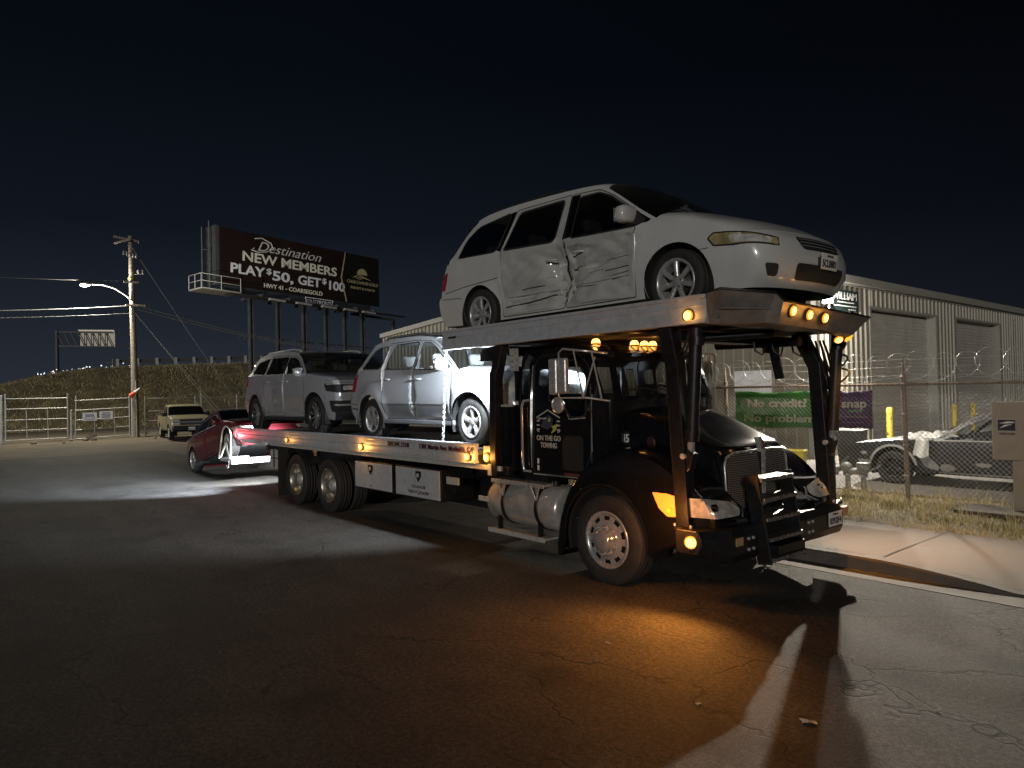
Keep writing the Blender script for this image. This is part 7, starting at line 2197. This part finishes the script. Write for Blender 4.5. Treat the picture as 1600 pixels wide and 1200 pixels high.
    sh.decal("headlamp_lens", [(2.30, -.72, .93), (2.42, -.56, .93), (2.42, -.56, .85), (2.30, -.72, .85)], (-.75, .6, 0), M_lens, .012, rnd=.03, step=.03)
    sh.decal("grille", [(2.5, -.42, .98), (2.5, .42, .98), (2.5, .42, .76), (2.5, -.42, .76)], (-1, 0, 0), M_plastic, .007, mirror=False, rnd=.04)
    for zz in (.82, .87, .92):
        sh.seam("grille_bar", [(2.5, -.40, zz), (2.5, .40, zz)], (-1, 0, 0), .02, M_steelblk, .016, mirror=False, parent=root)
    sh.decal("fog_lamp_recess", [(2.12, -.95, .66), (2.45, -.62, .66), (2.45, -.62, .47), (2.2, -.95, .45)], (-.75, .6, 0), M_gap, .007, rnd=.03)
    sh.seam("fog_lamp_bar", [(2.24, -.9, .58), (2.45, -.64, .58)], (-.75, .6, 0), .03, P_gry, .014, parent=root)
    sh.decal("air_intake", [(2.5, -.55, .52), (2.5, .55, .52), (2.5, .5, .34), (2.5, -.5, .34)], (-1, 0, 0), M_gap, .007, mirror=False, rnd=.04)
    sh.decal("tail_lamp", [(-2.16, -.9, 1.16), (-1.98, -.95, 1.18), (-2.02, -.95, .98), (-2.16, -.9, .98)], (.5, 1, 0), M_reddull, .006, rnd=.03)
    handle(sh, .22, 1.06, Wf(.22, 1.06), [sh.sides[-1][0], sh.sides[1][0]], M_chrome)
    handle(sh, -.80, 1.07, Wf(-.8, 1.07), [sh.sides[-1][1], sh.sides[1][1]], M_chrome)
    mirror_part(root, .86, 1.18, .84, P_gry, .26, .18)
    for sy in (-1, 1):
        mb = MB()
        mb.tube([(-1.55, sy * .66, 1.66), (-1.45, sy * .66, 1.725), (-.1, sy * .67, 1.74), (.25, sy * .67, 1.70), (.32, sy * .67, 1.655)], .02, 8)
        mb.build("roof_rail", M_galv, root)
    Mi = mat('dark_cabin_trim', (.10, .095, .09), .85, var=.2)
    for x in (.05, -.85):
        for y in (-.40, .40): seat(root, x, y, .60, w=.54, m=Mi)
    mb = MB(); mb.bb((.85, -.78, .86), (1.3, .78, 1.12)); mb.bb((.95, -.30, 1.12), (1.15, -.05, 1.135)); mb.build('dashboard', Mi, root, bevel=.04)
    mb = MB(); mb.bb((1.06, -.22, 1.14), (1.10, .02, 1.20)); mb.build('paper_on_dash', M_white, root)
    rim = mat("machined_rim", (0.30, 0.30, 0.30), 0.28, metal=.5, coat=.3, var=.3)
    for x in (1.525, -1.525):
        for sy in (-1, 1): wheel(root, x, sy * .855, .375, sy, .375, .26, .23, 'ten', mat('black_rim', (.02, .02, .021), .3, coat=.5), rim)
    return root
grey_suv()

# ------------------------------------------------------------------ maroon saloon on the wheel lift
P_mar = mat("maroon_paint", (0.14, 0.018, 0.024), 0.22, metal=0.25, coat=0.7, var=0.12, nscale=4)
def saloon():
    th = math.atan2(.992 - .40, 2.975)
    ax = (-15.714, .40)
    # origin on the ground line half way between the axles
    c, s_ = math.cos(th), math.sin(th)
    lx, lz = -1.4875, .335
    ox = ax[0] - (lx * c - lz * s_); oz = ax[1] - (lx * s_ + lz * c)
    root = empty("saloon_car", (ox, 0.0, oz - .05), 0, -th, label="maroon saloon car with its front wheels hoisted behind the carrier", cat="car")
    belt = lambda x: .93 - .02 * x
    Wf = linW(.915, belt, .48, .13, .12, 2.4, .06, .20, .60, .02)
    segs = [
        dict(t="front_bumper", e=.6, p=[(2.05, .18, .32, 0), (2.14, .30, .35, 0), (2.15, .48, .36, 0), (2.08, .62, .36, .01)]),
        dict(t="bonnet", e=.6, p=[(2.08, .62, .36, .01), (1.95, .73, .28, .05), (1.5, .86, .16, .08), (1.08, .96, .16, .06)]),
        dict(t="windscreen", m=M_darkglass, e=.8, p=[(1.08, .96, .16, .06), (.75, 1.14, .15, .05), (.42, 1.30, .12, .05), (.2, 1.37, .06, .05)]),
        dict(t="body", e=.6, p=[(.2, 1.37, .06, .05), (-.2, 1.40, 0, .05), (-.7, 1.37, -.03, .05), (-.95, 1.32, -.06, .05)]),
        dict(t="rear_window", m=M_darkglass, e=.75, p=[(-.95, 1.32, -.06, .05), (-1.3, 1.17, -.12, .04), (-1.62, 1.01, -.14, .04)]),
        dict(t="boot", e=.6, p=[(-1.62, 1.01, -.14, .04), (-1.95, .96, -.16, .04), (-2.10, .93, -.20, .03), (-2.16, .75, -.2, 0)]),
        dict(t="rear_bumper", e=.6, p=[(-2.16, .75, -.2, 0), (-2.22, .62, -.2, 0), (-2.20, .40, -.2, 0), (-2.1, .22, -.2, 0)]),
    ]
    f_w = rounded([(-.12, .985), (-.10, 1.31), (.18, 1.295), (.45, 1.19), (.85, .965)], .04)
    r_w = rounded([(-1.42, 1.03), (-1.12, 1.19), (-.85, 1.28), (-.2, 1.315), (-.2, .99)], .045)
    d_f = [(-.16, .28), (-.15, 1.345), (.2, 1.33), (.5, 1.22), (.98, .95), (.98, .60), (.94, .28)]
    d_r = [(-1.02, .70), (-1.10, .95), (-1.46, 1.02), (-1.12, 1.235), (-.85, 1.32), (-.19, 1.35), (-.19, .28), (-.9, .28)]
    regions = [dict(name="door", poly=rounded(d_f, .03, 2), gap=True), dict(name="door", poly=rounded(d_r, .03, 2), gap=True),
               dict(name="side_window", poly=f_w, glass=True, mat=M_darkglass, trim=.02, **{'in': 0}),
               dict(name="side_window", poly=r_w, glass=True, mat=M_darkglass, trim=.02, **{'in': 1})]
    sh = Shell(root, segs, Wf, .22, [(1.4875, .335, .395), (-1.4875, .335, .39)], regions, P_mar, M_plastic, step=.08)
    wells(root, sh, .86, .22, -2.0, 1.95)
    sh.decal("headlamp", [(1.70, -.88, .68), (2.1, -.72, .66), (2.36, -.42, .60), (2.34, -.44, .52), (2.0, -.85, .54)], (-.75, .6, 0), M_lens, .006, rnd=.03)
    sh.decal("grille", [(2.5, -.55, .46), (2.5, .55, .46), (2.5, .62, .22), (2.5, -.62, .22)], (-1, 0, 0), M_plastic, .007, mirror=False, rnd=.05)
    sh.decal("tail_lamp", [(-2.15, -.85, .90), (-1.85, -.88, .92), (-1.92, -.88, .78), (-2.2, -.85, .76)], (.5, 1, 0), M_reddull, .006, rnd=.03)
    handle(sh, 0, .86, Wf(0, .86), [sh.sides[-1][0], sh.sides[1][0]], P_mar)
    handle(sh, -.98, .88, Wf(-.98, .88), [sh.sides[-1][1], sh.sides[1][1]], P_mar)
    mirror_part(root, .70, .98, .76, P_mar, .2, .14)
    for x in (1.4875, -1.4875):
        for sy in (-1, 1): wheel(root, x, sy * .80, .335, sy, .335, .235, .21, 'split', M_polish)
    return root
saloon()

# ------------------------------------------------------------------ gold pick-up by the gate
P_gold = mat("gold_paint", (0.36, 0.32, 0.20), 0.38, metal=0.35, coat=0.4, var=0.1, nscale=4, dirt=(0.2, 0.17, 0.12), dirt_amt=0.4)
def pickup():
    root = empty("pickup_truck", (-35.35, 4.15, 0), R(-7), label="gold pick-up truck with a dark front end parked by the yard gate", cat="pick-up")
    belt = lambda x: 1.20
    Wf = linW(.95, belt, .30, .06, .03, 2.75, .05, .42, .8, .015)
    segs = [
        dict(t="front_bumper", e=.5, m=mat("dark_blue_bumper", (.03, .035, .06), .3, metal=.6), p=[(2.52, .46, .14, 0), (2.60, .54, .15, 0), (2.60, .70, .15, 0), (2.54, .74, .15, 0)]),
        dict(t="front_panel", e=.45, p=[(2.54, .74, .14, 0), (2.53, .95, .13, 0), (2.48, 1.08, .12, .02)]),
        dict(t="bonnet", e=.5, p=[(2.48, 1.08, .12, .02), (2.1, 1.16, .10, .04), (1.5, 1.21, .10, .05), (1.22, 1.23, .12, .04)]),
        dict(t="windscreen", m=M_darkglass, e=.8, p=[(1.22, 1.23, .12, .04), (.9, 1.45, .11, .04), (.58, 1.67, .08, .04)]),
        dict(t="body", e=.5, p=[(.58, 1.67, .08, .04), (.3, 1.75, .02, .04), (-.4, 1.77, 0, .04), (-.82, 1.72, -.03, .04)]),
        dict(t="rear_window", m=M_darkglass, e=.7, p=[(-.82, 1.72, -.03, .04), (-.92, 1.45, -.03, 0), (-.98, 1.24, -.03, 0)]),
        dict(t="load_bed", e=.5, m=M_gap, p=[(-.98, 1.22, 0, -.45), (-1.2, 1.22, 0, -.45), (-2.5, 1.21, 0, -.45), (-2.72, 1.21, 0, -.45)]),
        dict(t="tailgate", e=.5, p=[(-2.72, 1.21, -.04, 0), (-2.76, .9, -.04, 0), (-2.78, .6, -.04, 0), (-2.74, .46, -.04, 0)]),
    ]
    f_w = rounded([(-.02, 1.26), (.0, 1.66), (.42, 1.64), (.95, 1.26)], .05)
    r_w = rounded([(-.78, 1.27), (-.70, 1.66), (-.12, 1.67), (-.12, 1.26)], .05)
    d_f = [(-.05, .50), (-.05, 1.70), (.50, 1.69), (1.06, 1.26), (1.06, .50)]
    d_r = [(-.86, .50), (-.84, 1.69), (-.08, 1.71), (-.08, .50)]
    regions = [dict(name="door", poly=rounded(d_f, .04, 2), gap=True), dict(name="door", poly=rounded(d_r, .04, 2), gap=True),
               dict(name="side_window", poly=f_w, glass=True, mat=M_darkglass, trim=.02, **{'in': 0}),
               dict(name="side_window", poly=r_w, glass=True, mat=M_darkglass, trim=.02, **{'in': 1})]
    sh = Shell(root, segs, Wf, .46, [(1.72, .38, .47), (-1.72, .38, .46)], regions, P_gold, M_plastic, step=.1, lines=[[(-.95, .50), (-.95, 1.20)]])
    wells(root, sh, .9, .46, -2.6, 2.45)
    sh.decal("grille", [(2.7, -.52, 1.06), (2.7, .52, 1.06), (2.7, .52, .78), (2.7, -.52, .78)], (-1, 0, 0), mat("dark_grille", (.03, .035, .05), .4), .008, mirror=False)
    sh.seam("grille_bar", [(2.7, -.85, .93), (2.7, 0, .93), (2.7, .85, .93)], (-1, 0, 0), .07, M_chrome, .018, mirror=False, parent=root)
    sh.decal("headlamp", [(2.7, -.90, 1.06), (2.7, -.56, 1.05), (2.7, -.56, .95), (2.5, -.93, .96)], (-1, .15, 0), M_lens, .008)
    sh.decal("headlamp", [(2.7, -.90, .91), (2.7, -.56, .91), (2.7, -.56, .81), (2.5, -.93, .81)], (-1, .15, 0), M_lens, .008)
    handle(sh, .08, 1.06, Wf(.08, 1.06), [sh.sides[-1][0], sh.sides[1][0]], M_plastic)
    mirror_part(root, .98, 1.26, .90, M_plastic, .28, .22)
    plate(root, (2.79, 0, .60), (0, 0, 1), 1, "8B41206")
    for x in (1.72, -1.72):
        for sy in (-1, 1): wheel(root, x, sy * .82, .38, sy, .38, .21, .24, 'steel', M_galv)
    return root
pickup()

# ------------------------------------------------------------------ weathered coupe in the yard
P_old = mat("faded_blue_black_paint", (0.020, 0.022, 0.028), 0.35, coat=0.2, var=0.25, nscale=3, dirt=(0.10, 0.10, 0.10), dirt_amt=0.15, dscale=3)
P_prim = mat("grey_primer", (0.30, 0.30, 0.29), 0.7, var=0.15)
def coupe():
    root = empty("coupe_car", (.78, 8.30, .15), PI, label="weathered dark coupe with primer patches parked behind the chain link fence", cat="car")
    belt = lambda x: .84 + 0 * x
    Wf = linW(.885, belt, .52, .06, .08, 2.25, .06, .22, .55, .02)
    # local x forward: nose at 2.13, front axle 1.38
    segs = [
        dict(t="front_bumper", e=.5, m=P_old, p=[(2.04, .32, .10, 0), (2.10, .42, .12, 0), (2.10, .56, .12, 0)]),
        dict(t="front_panel", e=.5, p=[(2.10, .56, .12, 0), (2.07, .70, .10, 0), (2.02, .755, .08, .01)]),
        dict(t="bonnet", e=.5, p=[(2.02, .755, .08, .01), (1.6, .80, .04, .04), (1.1, .835, .04, .05), (.68, .86, .08, .03)]),
        dict(t="windscreen", m=M_clear, e=.8, p=[(.68, .86, .08, .03), (.40, 1.05, .10, .03), (.10, 1.25, .08, .03), (-.02, 1.31, .04, .03)]),
        dict(t="body", e=.5, p=[(-.02, 1.31, .04, .03), (-.3, 1.355, 0, .03), (-.8, 1.35, 0, .03), (-1.1, 1.31, 0, .03)]),
        dict(t="rear_window", m=M_smoke, e=.7, p=[(-1.1, 1.31, -.03, .03), (-1.5, 1.08, -.06, .02), (-1.85, .90, -.08, .02)]),
        dict(t="boot", e=.5, p=[(-1.85, .90, -.08, .02), (-2.2, .86, -.1, .01), (-2.28, .70, -.1, 0), (-2.28, .5, -.1, 0), (-2.2, .32, -.1, 0)]),
    ]
    f_w = rounded([(-.55, .88), (-.52, 1.26), (-.12, 1.25), (.12, 1.15), (.50, .90), (.46, .87)], .03)
    q_w = rounded([(-1.35, .92), (-1.10, 1.17), (-.62, 1.26), (-.63, .89)], .03)
    d_f = [(-.62, .26), (-.60, .86), (-.57, 1.30), (-.10, 1.29), (.16, 1.19), (.62, .86), (.66, .70), (.62, .26)]
    regions = [dict(name="door", poly=rounded(d_f, .03, 2), gap=True),
               dict(name="side_window", poly=f_w, glass=True, mat=M_clear, trim=.016, **{'in': 0}),
               dict(name="side_window", poly=q_w, glass=True, mat=M_clear, trim=.016)]
    sh = Shell(root, segs, Wf, .24, [(1.38, .315, .40), (-1.22, .315, .39)], regions, P_old, M_plastic, step=.08)
    wells(root, sh, .84, .24, -2.1, 1.95)
    D = (0, -1, 0)
    # primer and filler patches on the visible (left-hand) flank, wheel lip, rub strip, mirror lamp
    lip = [(1.38 + .42 * math.cos(t), .9, .315 + .42 * math.sin(t)) for t in np.linspace(.1, PI - .15, 20)]
    sh.seam("wheel_arch_lip", lip, D, .05, P_prim, .006, mirror=False)
    for pl in ([(.95, .9, .62), (.80, .9, .63), (.58, .9, .38), (.60, .9, .30), (.82, .9, .36)], [(.56, .9, .42), (.40, .9, .44), (.30, .9, .36), (.42, .9, .29), (.56, .9, .30)],
               [(.02, .9, .47), (-.1, .9, .49), (-.26, .9, .47), (-.22, .9, .42), (-.05, .9, .41)], [(-.68, .9, .30), (-.85, .9, .31), (-.9, .9, .26), (-.7, .9, .25)],
               [(.92, .9, .79), (.75, .9, .79), (.72, .9, .73), (.9, .9, .71)]):
        sh.decal("primer_patch", pl, D, P_prim, .004, mirror=False, rnd=.05)
    sh.decal("side_marker", [(1.98, .9, .60), (1.86, .9, .61), (1.86, .9, .55), (1.96, .9, .53)], (-.2, -1, 0), P_prim, .006, mirror=False, rnd=.03)
    sh.decal("front_valance_patch", [(2.06, .9, .45), (1.84, .9, .44), (1.74, .9, .32), (2.0, .9, .32)], (-.2, -1, 0), P_prim, .005, mirror=False, rnd=.04)
    sh.seam("belt_moulding", [(.64, .85, .855), (-1.9, .85, .875)], D, .02, P_prim, .008, mirror=False)
    sh.seam("rub_strip", [(.60, .9, .275), (-.8, .9, .275), (-.82, .9, .27)], D, .02, P_prim, .008, mirror=False)
    mb = MB()
    mb.bb((-.75, .25, .42), (-.2, .72, .62)); mb.bb((-.75, -.72, .42), (-.2, -.25, .62)); mb.beam((-.6, .48, .6), (-.85, .48, 1.0), .48, .12, (1, 0, 0)); mb.beam((-.6, -.48, .6), (-.85, -.48, 1.0), .48, .12, (1, 0, 0))
    mb.build("seat", M_plastic, root, bevel=.04)
    mb = MB(); mb.lathe([(.17, -.012), (.185, 0), (.17, .012), (.155, 0), (.17, -.012)], (.12, .38, .86), 'x', 20); mb.beam((.12, .22, .86), (.12, .54, .86), .03, .02); mb.beam((.12, .38, .86), (.4, .38, .7), .05, .05); mb.bb((.3, -.7, .6), (.6, .7, .80))
    mb.build("steering_wheel", M_plastic, root)
    for x in (1.38, -1.22):
        for sy in (-1, 1): wheel(root, x, sy * .76, .315, sy, .315, .19, .2, 'steel', M_steelblk)
    return root
coupe()
